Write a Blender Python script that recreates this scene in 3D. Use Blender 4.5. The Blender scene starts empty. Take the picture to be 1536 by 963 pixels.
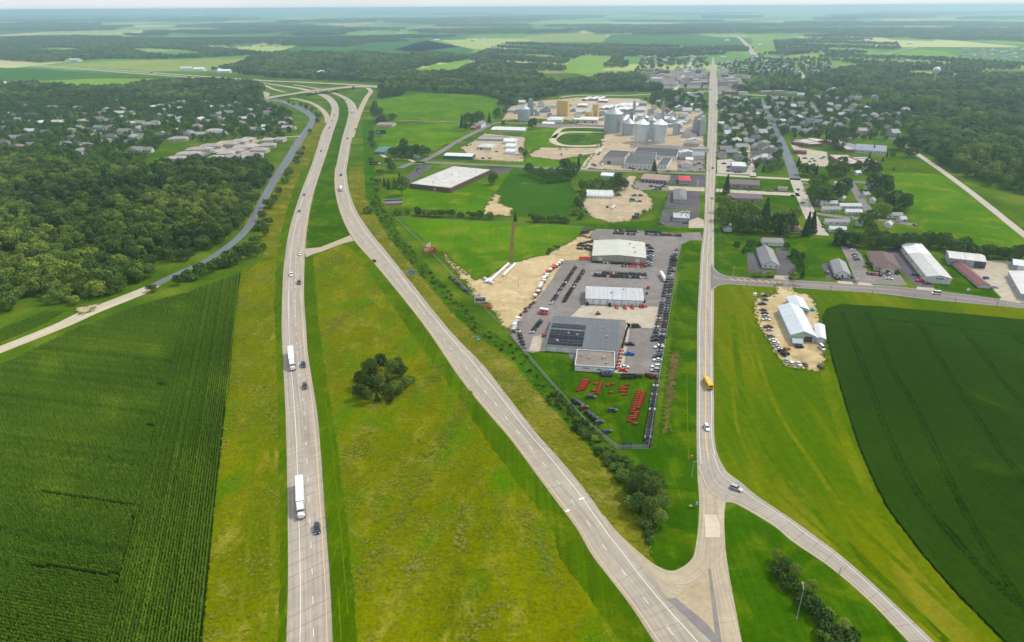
import bpy, bmesh, math, random
import numpy as np
from mathutils import Vector, Matrix
from mathutils.geometry import tessellate_polygon
random.seed(7); RNG = np.random.default_rng(7)
SC = bpy.context.scene
COL = SC.collection

# ------------------------------------------------------------------ camera
H = 170.0                      # flying height of the camera above the ground
FPX = 1020.0                   # focal length in pixels of the 1536 x 963 photograph
PITCH = math.atan((481.5 - 10.5) / FPX)
ROLL = math.radians(-0.33)
cam_d = bpy.data.cameras.new('camera'); cam = bpy.data.objects.new('camera', cam_d)
COL.objects.link(cam)
cam_d.sensor_fit = 'HORIZONTAL'; cam_d.sensor_width = 36.0; cam_d.lens = 36.0 * FPX / 1536.0
cam_d.clip_start = 1.0; cam_d.clip_end = 120000.0
ROT = Matrix.Rotation(math.pi / 2 - PITCH, 4, 'X') @ Matrix.Rotation(ROLL, 4, 'Z')
cam.matrix_world = Matrix.Translation((0, 0, H)) @ ROT
SC.camera = cam
R3 = np.array(ROT.to_3x3())

# ------------------------------------------------------------------ sky, sun, exposure
SUN_EL, SUN_AZ = math.radians(50), math.radians(62)      # azimuth clockwise from +Y (away from the camera)
world = bpy.data.worlds.new('World'); SC.world = world; world.use_nodes = True
wn = world.node_tree; bg = wn.nodes['Background']
sky = wn.nodes.new('ShaderNodeTexSky'); sky.sky_type = 'NISHITA'; sky.sun_disc = False
sky.sun_elevation = SUN_EL; sky.sun_rotation = SUN_AZ
sky.air_density = 1.0; sky.dust_density = 2.0; sky.ozone_density = 1.0; sky.altitude = 100
# thin bright cloud veil over the clear sky
wtc = wn.nodes.new('ShaderNodeTexCoord'); wnz = wn.nodes.new('ShaderNodeTexNoise'); wnz.inputs['Scale'].default_value = 2.2; wnz.inputs['Detail'].default_value = 6
wn.links.new(wtc.outputs['Generated'], wnz.inputs['Vector'])
wmr = wn.nodes.new('ShaderNodeMapRange'); wmr.inputs[1].default_value = .3; wmr.inputs[2].default_value = .7; wmr.inputs[3].default_value = .62; wmr.inputs[4].default_value = .88
wn.links.new(wnz.outputs[0], wmr.inputs[0])
wmx = wn.nodes.new('ShaderNodeMix'); wmx.data_type = 'RGBA'; wn.links.new(wmr.outputs[0], wmx.inputs[0])
wn.links.new(sky.outputs[0], wmx.inputs[6]); wmx.inputs[7].default_value = (6.1, 6.4, 6.8, 1)
wn.links.new(wmx.outputs[2], bg.inputs[0]); bg.inputs[1].default_value = 0.12
sun_d = bpy.data.lights.new('sun', 'SUN'); sun_d.energy = 2.3; sun_d.angle = math.radians(5); sun_d.color = (1, .95, .86)
sun = bpy.data.objects.new('sun', sun_d); COL.objects.link(sun)
sdir = Vector((math.sin(SUN_AZ) * math.cos(SUN_EL), math.cos(SUN_AZ) * math.cos(SUN_EL), math.sin(SUN_EL)))
sun.rotation_euler = sdir.to_track_quat('Z', 'Y').to_euler(); sun.location = (0, 0, 400)
vs = SC.view_settings; vs.view_transform = 'Standard'; vs.look = 'None'; vs.gamma = 1.0; vs.exposure = 0.52
vs.use_curve_mapping = False
SC.render.engine = 'CYCLES'
SC.cycles.max_bounces = 4; SC.cycles.diffuse_bounces = 2; SC.cycles.glossy_bounces = 2
SC.cycles.transparent_max_bounces = 6; SC.cycles.volume_bounces = 1
SC.cycles.use_adaptive_sampling = True

# ------------------------------------------------------------------ pixel <-> ground
def P(x, y, z=0.0):
    d = R3 @ np.array([(x - 768.0) / FPX, (481.5 - y) / FPX, -1.0])
    t = (z - H) / d[2]
    return Vector((d[0] * t, d[1] * t, z))
def W2P(X, Y, Z=0.0):
    """world arrays -> pixel arrays"""
    q = np.stack([np.asarray(X, float), np.asarray(Y, float), np.zeros_like(np.asarray(X, float)) + Z - H], -1) @ R3
    return 768 + FPX * q[..., 0] / -q[..., 2], 481.5 - FPX * q[..., 1] / -q[..., 2]
def pxm(y):                     # pixels per metre across at image row y
    return FPX * (math.sin(PITCH) + (y - 481.5) / FPX * math.cos(PITCH)) / H
def hpx(y, n):                  # metres of height that show as n pixels at row y
    a = PITCH + math.atan((y - 481.5) / FPX)
    return n / (pxm(y) * math.cos(a)) * 1.0
def inpoly(px, py, poly):
    px = np.asarray(px); py = np.asarray(py); r = np.zeros(px.shape, bool); n = len(poly)
    for i in range(n):
        x0, y0 = poly[i]; x1, y1 = poly[i - 1]
        if y0 == y1: continue
        c = ((y0 > py) != (y1 > py)) & (px < (x1 - x0) * (py - y0) / (y1 - y0) + x0)
        r ^= c
    return r

# ------------------------------------------------------------------ tagging
THINGS = []
def tag(o, label, cat, group=None, px=None):
    o['label'] = label; o['category'] = cat
    if group: o['group'] = group
    if px is None:
        px = W2P(o.location.x, o.location.y); px = (float(px[0]), float(px[1]))
    THINGS.append((o, px)); return o
def empty(name, loc, rz=0.0):
    o = bpy.data.objects.new(name, None); COL.objects.link(o)
    o.location = loc; o.rotation_euler = (0, 0, rz); o.empty_display_size = .5; return o
def link(name, me, parent=None, loc=(0, 0, 0), rz=0.0, scale=None, color=None):
    o = bpy.data.objects.new(name, me); COL.objects.link(o)
    if parent is not None: o.parent = parent
    o.location = loc
    if rz: o.rotation_euler = (0, 0, rz)
    if scale is not None: o.scale = scale
    if color is not None: o.color = (*color, 1.0)
    return o

# ------------------------------------------------------------------ materials
def lin(c): return c / 12.92 if c <= .04045 else ((c + .055) / 1.055) ** 2.4
def S(r, g, b, k=1.0): return tuple(lin(v / 255.0) * k for v in (r, g, b))
MATS = {}
def newmat(name, rough=.9):
    m = bpy.data.materials.new(name); m.use_nodes = True; MATS[name] = m
    b = m.node_tree.nodes['Principled BSDF']; b.inputs['Roughness'].default_value = rough
    b.inputs['Specular IOR Level'].default_value = .25
    return m, m.node_tree, b
def N(t, typ, **kw):
    n = t.nodes.new(typ)
    for k, v in kw.items(): setattr(n, k, v)
    return n
def plain(name, col, rough=.7, metal=0.0, spec=.3):
    m, t, b = newmat(name, rough); b.inputs['Base Color'].default_value = (*col, 1)
    b.inputs['Metallic'].default_value = metal; b.inputs['Specular IOR Level'].default_value = spec
    tc = N(t, 'ShaderNodeTexCoord'); nz = N(t, 'ShaderNodeTexNoise'); nz.inputs['Scale'].default_value = 1.3
    t.links.new(tc.outputs['Object'], nz.inputs['Vector'])
    mr = N(t, 'ShaderNodeMapRange'); mr.inputs[3].default_value = .86; mr.inputs[4].default_value = 1.08
    t.links.new(nz.outputs[0], mr.inputs[0])
    mx = N(t, 'ShaderNodeMix', data_type='RGBA', blend_type='MULTIPLY'); mx.inputs[0].default_value = 1
    mx.inputs[6].default_value = (*col, 1); t.links.new(mr.outputs[0], mx.inputs[7]); t.links.new(mx.outputs[2], b.inputs['Base Color'])
    return m
def objcol(name, rough=.5, metal=0.0, noise=.12, scale=.6, rib=None, ribdir=0, spec=.3):
    """paint whose colour is the object's own colour, with dirt and optional ribs"""
    m, t, b = newmat(name, rough); b.inputs['Metallic'].default_value = metal; b.inputs['Specular IOR Level'].default_value = spec
    oi = N(t, 'ShaderNodeObjectInfo'); tc = N(t, 'ShaderNodeTexCoord')
    nz = N(t, 'ShaderNodeTexNoise'); nz.inputs['Scale'].default_value = scale; nz.inputs['Detail'].default_value = 5
    t.links.new(tc.outputs['Object'], nz.inputs['Vector'])
    mr = N(t, 'ShaderNodeMapRange'); mr.inputs[1].default_value = .3; mr.inputs[2].default_value = .7
    mr.inputs[3].default_value = 1 - noise; mr.inputs[4].default_value = 1 + noise * .5
    t.links.new(nz.outputs[0], mr.inputs[0])
    mx = N(t, 'ShaderNodeMix', data_type='RGBA', blend_type='MULTIPLY'); mx.inputs[0].default_value = 1
    t.links.new(oi.outputs['Color'], mx.inputs[6]); t.links.new(mr.outputs[0], mx.inputs[7])
    out = mx.outputs[2]
    if rib:
        wv = N(t, 'ShaderNodeTexWave'); wv.bands_direction = 'XY'[ribdir]; wv.inputs['Scale'].default_value = rib
        wv.inputs['Distortion'].default_value = 0
        t.links.new(tc.outputs['Object'], wv.inputs['Vector'])
        bp = N(t, 'ShaderNodeBump'); bp.inputs['Strength'].default_value = .5; bp.inputs['Distance'].default_value = .08
        t.links.new(wv.outputs[1], bp.inputs['Height']); t.links.new(bp.outputs[0], b.inputs['Normal'])
        sm = N(t, 'ShaderNodeTexWave'); sm.bands_direction = 'XY'[ribdir]; sm.inputs['Scale'].default_value = .11; sm.inputs['Distortion'].default_value = 0; t.links.new(tc.outputs['Object'], sm.inputs['Vector'])
        sr = N(t, 'ShaderNodeMapRange'); sr.inputs[1].default_value = .9; sr.inputs[2].default_value = 1.0; sr.inputs[3].default_value = 1.0; sr.inputs[4].default_value = .8; t.links.new(sm.outputs[1], sr.inputs[0])
        # rain streaks down the sheets
        mp2 = N(t, 'ShaderNodeMapping'); mp2.inputs['Scale'].default_value = ((.9, .05, .05), (.05, .9, .05))[ribdir]; t.links.new(tc.outputs['Object'], mp2.inputs[0]); n3 = N(t, 'ShaderNodeTexNoise'); n3.inputs['Scale'].default_value = 1.0; n3.inputs['Detail'].default_value = 5; t.links.new(mp2.outputs[0], n3.inputs['Vector'])
        r3 = N(t, 'ShaderNodeMapRange'); r3.inputs[1].default_value = .3; r3.inputs[2].default_value = .7; r3.inputs[3].default_value = .84; r3.inputs[4].default_value = 1.06; t.links.new(n3.outputs[0], r3.inputs[0])
        mm = N(t, 'ShaderNodeMath', operation='MULTIPLY'); t.links.new(sr.outputs[0], mm.inputs[0]); t.links.new(r3.outputs[0], mm.inputs[1])
        m4 = N(t, 'ShaderNodeMix', data_type='RGBA', blend_type='MULTIPLY'); m4.inputs[0].default_value = 1; t.links.new(out, m4.inputs[6]); t.links.new(mm.outputs[0], m4.inputs[7]); out = m4.outputs[2]
    t.links.new(out, b.inputs['Base Color'])
    return m
def ground(name, cols, scales=(.02, .15, 1.2), amt=(1.0, .6, .5), stretch=None, bump=.0, rough=.95, rot=0.0, streak=None, thr=(.48, .74), thr3=(.56, .72)):
    """three-octave patchy ground: cols = (dark, mid, light[, rare])"""
    m, t, b = newmat(name, rough); b.inputs['Specular IOR Level'].default_value = 0.0
    tc = N(t, 'ShaderNodeTexCoord'); mp = N(t, 'ShaderNodeMapping')
    if stretch: mp.inputs['Scale'].default_value = (*stretch, 1)
    mp.inputs['Rotation'].default_value = (0, 0, rot)
    t.links.new(tc.outputs['Object'], mp.inputs[0])
    ns = []
    for i, s in enumerate(scales):
        nz = N(t, 'ShaderNodeTexNoise'); nz.inputs['Scale'].default_value = s; nz.inputs['Detail'].default_value = 6
        nz.inputs['Roughness'].default_value = .62
        if i == 1: nz.inputs['Distortion'].default_value = .6
        t.links.new(mp.outputs[0] if i < 2 else tc.outputs['Object'], nz.inputs['Vector']); ns.append(nz.outputs[0])
    def mrng(s, a, z):
        r = N(t, 'ShaderNodeMapRange'); r.interpolation_type = 'SMOOTHSTEP'; r.inputs[1].default_value = a; r.inputs[2].default_value = z
        t.links.new(s, r.inputs[0]); return r.outputs[0]
    def mix(f, a, c):
        x = N(t, 'ShaderNodeMix', data_type='RGBA')
        t.links.new(f, x.inputs[0])
        for v, i in ((a, 6), (c, 7)):
            if isinstance(v, tuple): x.inputs[i].default_value = (*v, 1)
            else: t.links.new(v, x.inputs[i])
        return x.outputs[2]
    c = mix(mrng(ns[0], .36, .64), cols[0], cols[1])
    c = mix(mrng(ns[1], *thr), c, cols[2])
    if len(cols) > 3: 
        nz = N(t, 'ShaderNodeTexNoise'); nz.inputs['Scale'].default_value = scales[1] * .55; nz.inputs['Detail'].default_value = 8
        ad = N(t, 'ShaderNodeVectorMath', operation='ADD'); ad.inputs[1].default_value = (311, 77, 5)
        t.links.new(mp.outputs[0], ad.inputs[0]); t.links.new(ad.outputs[0], nz.inputs['Vector'])
        c = mix(mrng(nz.outputs[0], *thr3), c, cols[3])
    r = N(t, 'ShaderNodeMapRange'); r.inputs[1].default_value = .25; r.inputs[2].default_value = .75
    r.inputs[3].default_value = 1 - amt[2] * .5; r.inputs[4].default_value = 1 + amt[2] * .5
    t.links.new(ns[2], r.inputs[0])
    nm_ = N(t, 'ShaderNodeTexNoise'); nm_.inputs['Scale'].default_value = .28; nm_.inputs['Detail'].default_value = 5; nm_.inputs['Roughness'].default_value = .65; t.links.new(tc.outputs['Object'], nm_.inputs['Vector'])
    rm_ = N(t, 'ShaderNodeMapRange'); rm_.inputs[1].default_value = .3; rm_.inputs[2].default_value = .7; rm_.inputs[3].default_value = 1 - amt[1] * .16; rm_.inputs[4].default_value = 1 + amt[1] * .12; t.links.new(nm_.outputs[0], rm_.inputs[0])
    xm_ = N(t, 'ShaderNodeMix', data_type='RGBA', blend_type='MULTIPLY'); xm_.inputs[0].default_value = 1; t.links.new(c, xm_.inputs[6]); t.links.new(rm_.outputs[0], xm_.inputs[7]); c = xm_.outputs[2]
    if streak:                 # mowing or drilling lines: (angle, spacing m, strength)
        sm = N(t, 'ShaderNodeMapping'); sm.inputs['Rotation'].default_value = (0, 0, streak[0]); sm.inputs['Scale'].default_value = (1 / streak[1], .012, 1)
        t.links.new(tc.outputs['Object'], sm.inputs[0]); sn = N(t, 'ShaderNodeTexNoise'); sn.inputs['Scale'].default_value = 1.0; sn.inputs['Detail'].default_value = 4; t.links.new(sm.outputs[0], sn.inputs['Vector'])
        sr = N(t, 'ShaderNodeMapRange'); sr.inputs[1].default_value = .3; sr.inputs[2].default_value = .7; sr.inputs[3].default_value = 1 - streak[2]; sr.inputs[4].default_value = 1 + streak[2]; t.links.new(sn.outputs[0], sr.inputs[0])
        sx2 = N(t, 'ShaderNodeMix', data_type='RGBA', blend_type='MULTIPLY'); sx2.inputs[0].default_value = 1; t.links.new(c, sx2.inputs[6]); t.links.new(sr.outputs[0], sx2.inputs[7]); c = sx2.outputs[2]
    x = N(t, 'ShaderNodeMix', data_type='RGBA', blend_type='MULTIPLY'); x.inputs[0].default_value = 1
    t.links.new(c, x.inputs[6]); t.links.new(r.outputs[0], x.inputs[7])
    t.links.new(x.outputs[2], b.inputs['Base Color'])
    if bump:
        bp = N(t, 'ShaderNodeBump'); bp.inputs['Strength'].default_value = bump; bp.inputs['Distance'].default_value = .4
        t.links.new(ns[2], bp.inputs['Height']); t.links.new(bp.outputs[0], b.inputs['Normal'])
    return m
def leafmat(name, dark, mid, light, rough=.65, trans=.12):
    m, t, b = newmat(name, rough); b.inputs['Specular IOR Level'].default_value = 0.02
    at = N(t, 'ShaderNodeAttribute'); at.attribute_type = 'INSTANCER'; at.attribute_name = 'tint'
    oi = N(t, 'ShaderNodeObjectInfo'); geo = N(t, 'ShaderNodeNewGeometry')
    ad = N(t, 'ShaderNodeMath', operation='MULTIPLY_ADD'); ad.inputs[1].default_value = .34; ad.inputs[2].default_value = -.17
    t.links.new(geo.outputs['Random Per Island'], ad.inputs[0])
    a2 = N(t, 'ShaderNodeMath', operation='ADD'); t.links.new(at.outputs['Fac'], a2.inputs[0]); t.links.new(ad.outputs[0], a2.inputs[1])
    cr = N(t, 'ShaderNodeValToRGB'); e = cr.color_ramp.elements
    e[0].position = 0; e[0].color = (*dark, 1); e[1].position = 1; e[1].color = (*light, 1)
    n = e.new(.5); n.color = (*mid, 1)
    t.links.new(a2.outputs[0], cr.inputs[0]); t.links.new(cr.outputs[0], b.inputs['Base Color'])
    return m

# ------------------------------------------------------------------ mesh builder
class MB:
    def __init__(s): s.v = []; s.f = []; s.m = []; s.n = 0
    def add(s, verts, faces, mi=0):
        s.v.extend(verts); s.f.extend([tuple(i + s.n for i in f) for f in faces]); s.m.extend([mi] * len(faces)); s.n += len(verts); return s
    def box(s, x0, x1, y0, y1, z0, z1, mi=0, bottom=True, top=True, tx=0.0, ty=0.0):
        v = [(x0, y0, z0), (x1, y0, z0), (x1, y1, z0), (x0, y1, z0),
             (x0 + tx, y0 + ty, z1), (x1 - tx, y0 + ty, z1), (x1 - tx, y1 - ty, z1), (x0 + tx, y1 - ty, z1)]
        f = [(0, 1, 5, 4), (1, 2, 6, 5), (2, 3, 7, 6), (3, 0, 4, 7)]
        if bottom: f.append((3, 2, 1, 0))
        if top: f.append((4, 5, 6, 7))
        return s.add(v, f, mi)
    def prism(s, prof, y0, y1, mi=0, in0=0.0):
        """profile (x,z) counter-clockwise seen from -y, swept along y"""
        n = len(prof)
        v = [(x, y0, z) for x, z in prof] + [(x, y1, z) for x, z in prof]
        f = [tuple(range(n)), tuple(range(2 * n - 1, n - 1, -1))]
        f += [(i, i + n, (i + 1) % n + n, (i + 1) % n) for i in range(n)]
        return s.add(v, f, mi)
    def cyl(s, c, r, h, seg=12, mi=0, axis='z', r2=None, cap=True):
        r2 = r if r2 is None else r2; v = []
        for k, rr in ((0, r), (1, r2)):
            for i in range(seg):
                a = 2 * math.pi * i / seg; p = (rr * math.cos(a), rr * math.sin(a), k * h)
                if axis == 'x': p = (p[2], p[0], p[1])
                elif axis == 'y': p = (p[1], p[2], p[0])
                v.append((p[0] + c[0], p[1] + c[1], p[2] + c[2]))
        f = [(i, (i + 1) % seg, (i + 1) % seg + seg, i + seg) for i in range(seg)]
        if cap: f += [tuple(range(seg - 1, -1, -1)), tuple(range(seg, 2 * seg))]
        return s.add(v, f, mi)
    def loft(s, rings, mi=0, cap=True):
        k = len(rings[0]); v = [p for r in rings for p in r]; f = []
        for j in range(len(rings) - 1):
            for i in range(k):
                f.append((j * k + i, j * k + (i + 1) % k, (j + 1) * k + (i + 1) % k, (j + 1) * k + i))
        if cap: f += [tuple(range(k - 1, -1, -1)), tuple(range((len(rings) - 1) * k, len(rings) * k))]
        return s.add(v, f, mi)
    def mesh(s, name, mats, smooth=False):
        me = bpy.data.meshes.new(name); me.from_pydata(s.v, [], s.f)
        for m in mats if isinstance(mats, (list, tuple)) else [mats]: me.materials.append(m)
        if any(s.m): me.polygons.foreach_set('material_index', s.m)
        if smooth: me.polygons.foreach_set('use_smooth', [True] * len(s.f))
        me.update(); return me
def npmesh(name, V, F, mat, smooth=False):
    """fast mesh from numpy arrays; F is (n,3) or (n,4)"""
    me = bpy.data.meshes.new(name); n, k = F.shape
    me.vertices.add(len(V)); me.vertices.foreach_set('co', np.asarray(V, np.float32).ravel())
    me.loops.add(n * k); me.loops.foreach_set('vertex_index', F.astype(np.int32).ravel())
    me.polygons.add(n); me.polygons.foreach_set('loop_start', np.arange(0, n * k, k, dtype=np.int32))
    me.polygons.foreach_set('loop_total', np.full(n, k, np.int32))
    if smooth: me.polygons.foreach_set('use_smooth', [True] * n)
    for m in mat if isinstance(mat, (list, tuple)) else [mat]: me.materials.append(m)
    me.update(calc_edges=True); me.validate(); return me
# ------------------------------------------------------------------ setting materials
concrete_t = None
def roadmat(name, c, dark, joint=5.6, skew=.62, jw=.018, crack=.5, lane=()):
    """pavement: u metres across and v metres along in the UV map; joints, wheel paths and stains"""
    m, t, b = newmat(name, .88)
    uv = N(t, 'ShaderNodeUVMap'); sp = N(t, 'ShaderNodeSeparateXYZ'); t.links.new(uv.outputs[0], sp.inputs[0])
    def math2(op, a, c2):
        n = N(t, 'ShaderNodeMath', operation=op)
        for i, v in enumerate((a, c2)):
            if isinstance(v, (int, float)): n.inputs[i].default_value = v
            else: t.links.new(v, n.inputs[i])
        return n.outputs[0]
    tc = N(t, 'ShaderNodeTexCoord')
    nz = N(t, 'ShaderNodeTexNoise'); nz.inputs['Scale'].default_value = .35; nz.inputs['Detail'].default_value = 8; nz.inputs['Roughness'].default_value = .7
    t.links.new(tc.outputs['Object'], nz.inputs['Vector'])
    mp = N(t, 'ShaderNodeMapping'); mp.inputs['Scale'].default_value = (1.15, .02, 1); t.links.new(uv.outputs[0], mp.inputs[0])
    st = N(t, 'ShaderNodeTexNoise'); st.inputs['Scale'].default_value = 1.0; st.inputs['Detail'].default_value = 5; t.links.new(mp.outputs[0], st.inputs['Vector'])
    s1 = N(t, 'ShaderNodeMapRange'); s1.inputs[1].default_value = .3; s1.inputs[2].default_value = .7; s1.inputs[3].default_value = .72; s1.inputs[4].default_value = 1.13
    t.links.new(st.outputs[0], s1.inputs[0])
    s2 = N(t, 'ShaderNodeMapRange'); s2.inputs[1].default_value = .3; s2.inputs[2].default_value = .7; s2.inputs[3].default_value = .88; s2.inputs[4].default_value = 1.08
    t.links.new(nz.outputs[0], s2.inputs[0])
    k = math2('MULTIPLY', s1.outputs[0], s2.outputs[0])
    # slab to slab differences
    vv = math2('SUBTRACT', sp.outputs[1], math2('MULTIPLY', sp.outputs[0], skew))
    cell = math2('FLOOR', math2('DIVIDE', vv, joint), 0)
    wn2 = N(t, 'ShaderNodeTexWhiteNoise', noise_dimensions='1D'); t.links.new(cell, wn2.inputs['W'])
    sl = N(t, 'ShaderNodeMapRange'); sl.inputs[3].default_value = .95; sl.inputs[4].default_value = 1.05; t.links.new(wn2.outputs[0], sl.inputs[0])
    k = math2('MULTIPLY', k, sl.outputs[0])
    fr = math2('FRACT', math2('DIVIDE', vv, joint), 0)
    wob = math2('MULTIPLY', math2('SUBTRACT', nz.outputs[0], .5), .05)
    ln = math2('LESS_THAN', math2('ABSOLUTE', math2('SUBTRACT', math2('ADD', fr, wob), .5), 0), jw)
    gate = math2('GREATER_THAN', wn2.outputs[0], 1 - crack)
    ln = math2('MULTIPLY', ln, gate)
    base = N(t, 'ShaderNodeMix', data_type='RGBA', blend_type='MULTIPLY'); base.inputs[0].default_value = 1
    base.inputs[6].default_value = (*c, 1); t.links.new(k, base.inputs[7])
    fin = N(t, 'ShaderNodeMix', data_type='RGBA'); fin.inputs[7].default_value = (*dark, 1)
    t.links.new(math2('MULTIPLY', ln, .75), fin.inputs[0]); t.links.new(base.outputs[2], fin.inputs[6])
    t.links.new(fin.outputs[2], b.inputs['Base Color']); return m

KG = 1.0
m_meadow = ground('meadow', (S(76, 86, 10), S(94, 100, 10), S(120, 116, 44), S(66, 92, 12)), (.012, .07, .8), (1, 1, .9), bump=.4, thr=(.46, .66))
m_rough = ground('rough_meadow', (S(84, 94, 0), S(104, 109, 0), S(124, 121, 36), S(72, 104, 0)), (.025, .09, .9), (1, 1, .8), bump=.6, stretch=(1.3, .7), rot=.5, thr=(.5, .72), thr3=(.5, .7))
m_mown = ground('mown_grass', (S(58, 84, 0), S(70, 96, 0), S(92, 104, 8)), (.012, .06, 1.1), (1, 1, .5), streak=(.06, 1.6, .22))
m_lawn = ground('lawn', (S(42, 76, 0), S(52, 87, 0), S(76, 98, 4)), (.015, .06, .9), (1, 1, .5), streak=(-.02, 1.8, .16), thr=(.46, .66))
m_line = ground('mower_line', (S(78, 96, 0), S(94, 106, 4), S(108, 112, 24)), (.02, .1, .9), (1, 1, .5))
m_field = ground('hay_meadow', (S(62, 100, 2), S(80, 116, 6), S(106, 120, 24), S(68, 106, 4)), (.012, .045, .9), (1, 1, .5), streak=(.3, 2.2, .08), thr=(.48, .7))
m_lush = ground('lush_ditch_grass', (S(42, 80, 4), S(54, 96, 6), S(86, 102, 10)), (.03, .12, .9), (1, 1, .9), bump=.6)
m_dry = ground('dry_verge', (S(84, 94, 8), S(108, 106, 26), S(130, 122, 58)), (.03, .1, .9), (1, 1, .8), bump=.4)
m_olive = ground('olive_verge', (S(80, 96, 0), S(94, 104, 0), S(112, 112, 22), S(68, 94, 0)), (.008, .03, .9), (1, 1, .35), stretch=(1.6, .35), rot=-.35, streak=(.28, 2.6, .10), thr=(.5, .7), thr3=(.46, .62))
m_sand = ground('sand', (S(168, 149, 110), S(184, 164, 126), S(194, 178, 144), S(150, 132, 94)), (.03, .12, .9), (1, 1, .2))
m_gravel = ground('gravel', (S(158, 142, 116), S(172, 156, 130), S(184, 170, 148)), (.03, .12, .9), (1, 1, .25))
m_dirt = ground('dirt', (S(88, 72, 46), S(104, 86, 56), S(78, 84, 26)), (.05, .2, 1.2), (1, 1, .4))
m_soil = ground('field_bare', (S(46, 82, 14), S(54, 90, 18), S(150, 126, 84)), (.02, .028, .9), (1, .6, .4), thr=(.6, .7))
m_asph = ground('asphalt', (S(118, 112, 108), S(128, 122, 118), S(138, 132, 126)), (.02, .1, 1.5), (1, 1, .12))
m_asphd = ground('dark_asphalt', (S(84, 80, 84), S(94, 90, 94), S(104, 100, 102)), (.03, .15, 1.5), (1, 1, .15))
m_conc = ground('concrete_slab', (S(168, 157, 138), S(176, 166, 149), S(158, 148, 133)), (.03, .15, 1.5), (1, 1, .1))
m_hw = roadmat('highway_concrete', S(162, 151, 138), S(76, 68, 60), crack=.55)
m_hw2 = roadmat('northbound_concrete', S(160, 150, 135), S(84, 76, 68), skew=.3, crack=.22, jw=.012)
m_main = roadmat('street_concrete', S(158, 149, 137), S(88, 80, 72), skew=0.0, joint=6.0, crack=.8, jw=.012)
m_ramp = roadmat('ramp_concrete', S(168, 155, 132), S(102, 92, 76), skew=0.0, joint=6.0, crack=.35, jw=.01)
m_frontage = roadmat('frontage_asphalt', S(106, 110, 114), S(80, 82, 84), skew=0.0, joint=40, crack=.3, jw=.003)
m_street = roadmat('town_asphalt', S(120, 114, 112), S(88, 84, 82), skew=0.0, joint=30, crack=.4, jw=.004)
m_streetc = roadmat('town_concrete', S(176, 166, 152), S(120, 110, 100), skew=0.0, joint=8, crack=.6, jw=.012)
m_lanegravel = roadmat('gravel_road', S(186, 174, 150), S(152, 140, 118), skew=0.0, joint=50, crack=.1, jw=.004)
m_should = roadmat('shoulder_concrete', S(166, 148, 136), S(84, 70, 62), skew=.62, joint=2.1, crack=.75, jw=.035)
m_edge = ground('edge_gravel', (S(96, 88, 76), S(112, 102, 86), S(90, 92, 50)), (.05, .3, 1.5), (1, 1, .6))
m_white = plain('road_paint_white', S(232, 230, 224), .7)
m_yellow = plain('road_paint_yellow', S(226, 186, 104), .7)
m_tar = plain('tar', S(70, 66, 64), .8)

# the ground reaches the horizon; past the town its colour is a patchwork of fields
def groundsheet():
    m, t, b = newmat('countryside', .95); b.inputs['Specular IOR Level'].default_value = 0.0
    tc = N(t, 'ShaderNodeTexCoord'); mp = N(t, 'ShaderNodeMapping'); mp.inputs['Scale'].default_value = (1 / 620, 1 / 900, 1); mp.inputs['Rotation'].default_value = (0, 0, .12)
    t.links.new(tc.outputs['Object'], mp.inputs[0])
    vo = N(t, 'ShaderNodeTexVoronoi', distance='CHEBYCHEV'); vo.inputs['Scale'].default_value = 1.0; vo.inputs['Randomness'].default_value = .8
    t.links.new(mp.outputs[0], vo.inputs['Vector'])
    cr = N(t, 'ShaderNodeValToRGB'); cr.color_ramp.interpolation = 'CONSTANT'; e = cr.color_ramp.elements
    cols = [S(76, 114, 52), S(110, 138, 62), S(156, 166, 98), S(74, 108, 54), S(134, 156, 80), S(94, 130, 60), S(178, 178, 120), S(86, 124, 58)]
    e[0].position = 0; e[0].color = (*cols[0], 1); e[1].position = .125; e[1].color = (*cols[1], 1)
    for i in range(2, 8):
        x = e.new(i / 8); x.color = (*cols[i], 1)
    sx = N(t, 'ShaderNodeSeparateColor'); t.links.new(vo.outputs['Color'], sx.inputs[0]); t.links.new(sx.outputs[0], cr.inputs[0])
    n1 = N(t, 'ShaderNodeTexNoise'); n1.inputs['Scale'].default_value = .03; n1.inputs['Detail'].default_value = 7; t.links.new(tc.outputs['Object'], n1.inputs['Vector'])
    nr = N(t, 'ShaderNodeValToRGB'); f = nr.color_ramp.elements
    f[0].position = .36; f[0].color = (*S(56, 82, 14), 1); f[1].position = .66; f[1].color = (*S(94, 108, 28), 1)
    x = f.new(.52); x.color = (*S(70, 96, 16), 1)
    t.links.new(n1.outputs[0], nr.inputs[0])
    sp = N(t, 'ShaderNodeSeparateXYZ'); t.links.new(tc.outputs['Object'], sp.inputs[0])
    far = N(t, 'ShaderNodeMapRange'); far.inputs[1].default_value = 2000; far.inputs[2].default_value = 2150; t.links.new(sp.outputs[1], far.inputs[0])
    mx = N(t, 'ShaderNodeMix', data_type='RGBA'); t.links.new(far.outputs[0], mx.inputs[0]); t.links.new(nr.outputs[0], mx.inputs[6]); t.links.new(cr.outputs[0], mx.inputs[7])
    n2 = N(t, 'ShaderNodeTexNoise'); n2.inputs['Scale'].default_value = .4; n2.inputs['Detail'].default_value = 6; t.links.new(tc.outputs['Object'], n2.inputs['Vector'])
    r = N(t, 'ShaderNodeMapRange'); r.inputs[1].default_value = .3; r.inputs[2].default_value = .7; r.inputs[3].default_value = .8; r.inputs[4].default_value = 1.2; t.links.new(n2.outputs[0], r.inputs[0])
    m2 = N(t, 'ShaderNodeMix', data_type='RGBA', blend_type='MULTIPLY'); m2.inputs[0].default_value = 1
    t.links.new(mx.outputs[2], m2.inputs[6]); t.links.new(r.outputs[0], m2.inputs[7]); t.links.new(m2.outputs[2], b.inputs['Base Color'])
    return m
m_country = groundsheet()
g = MB()
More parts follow.
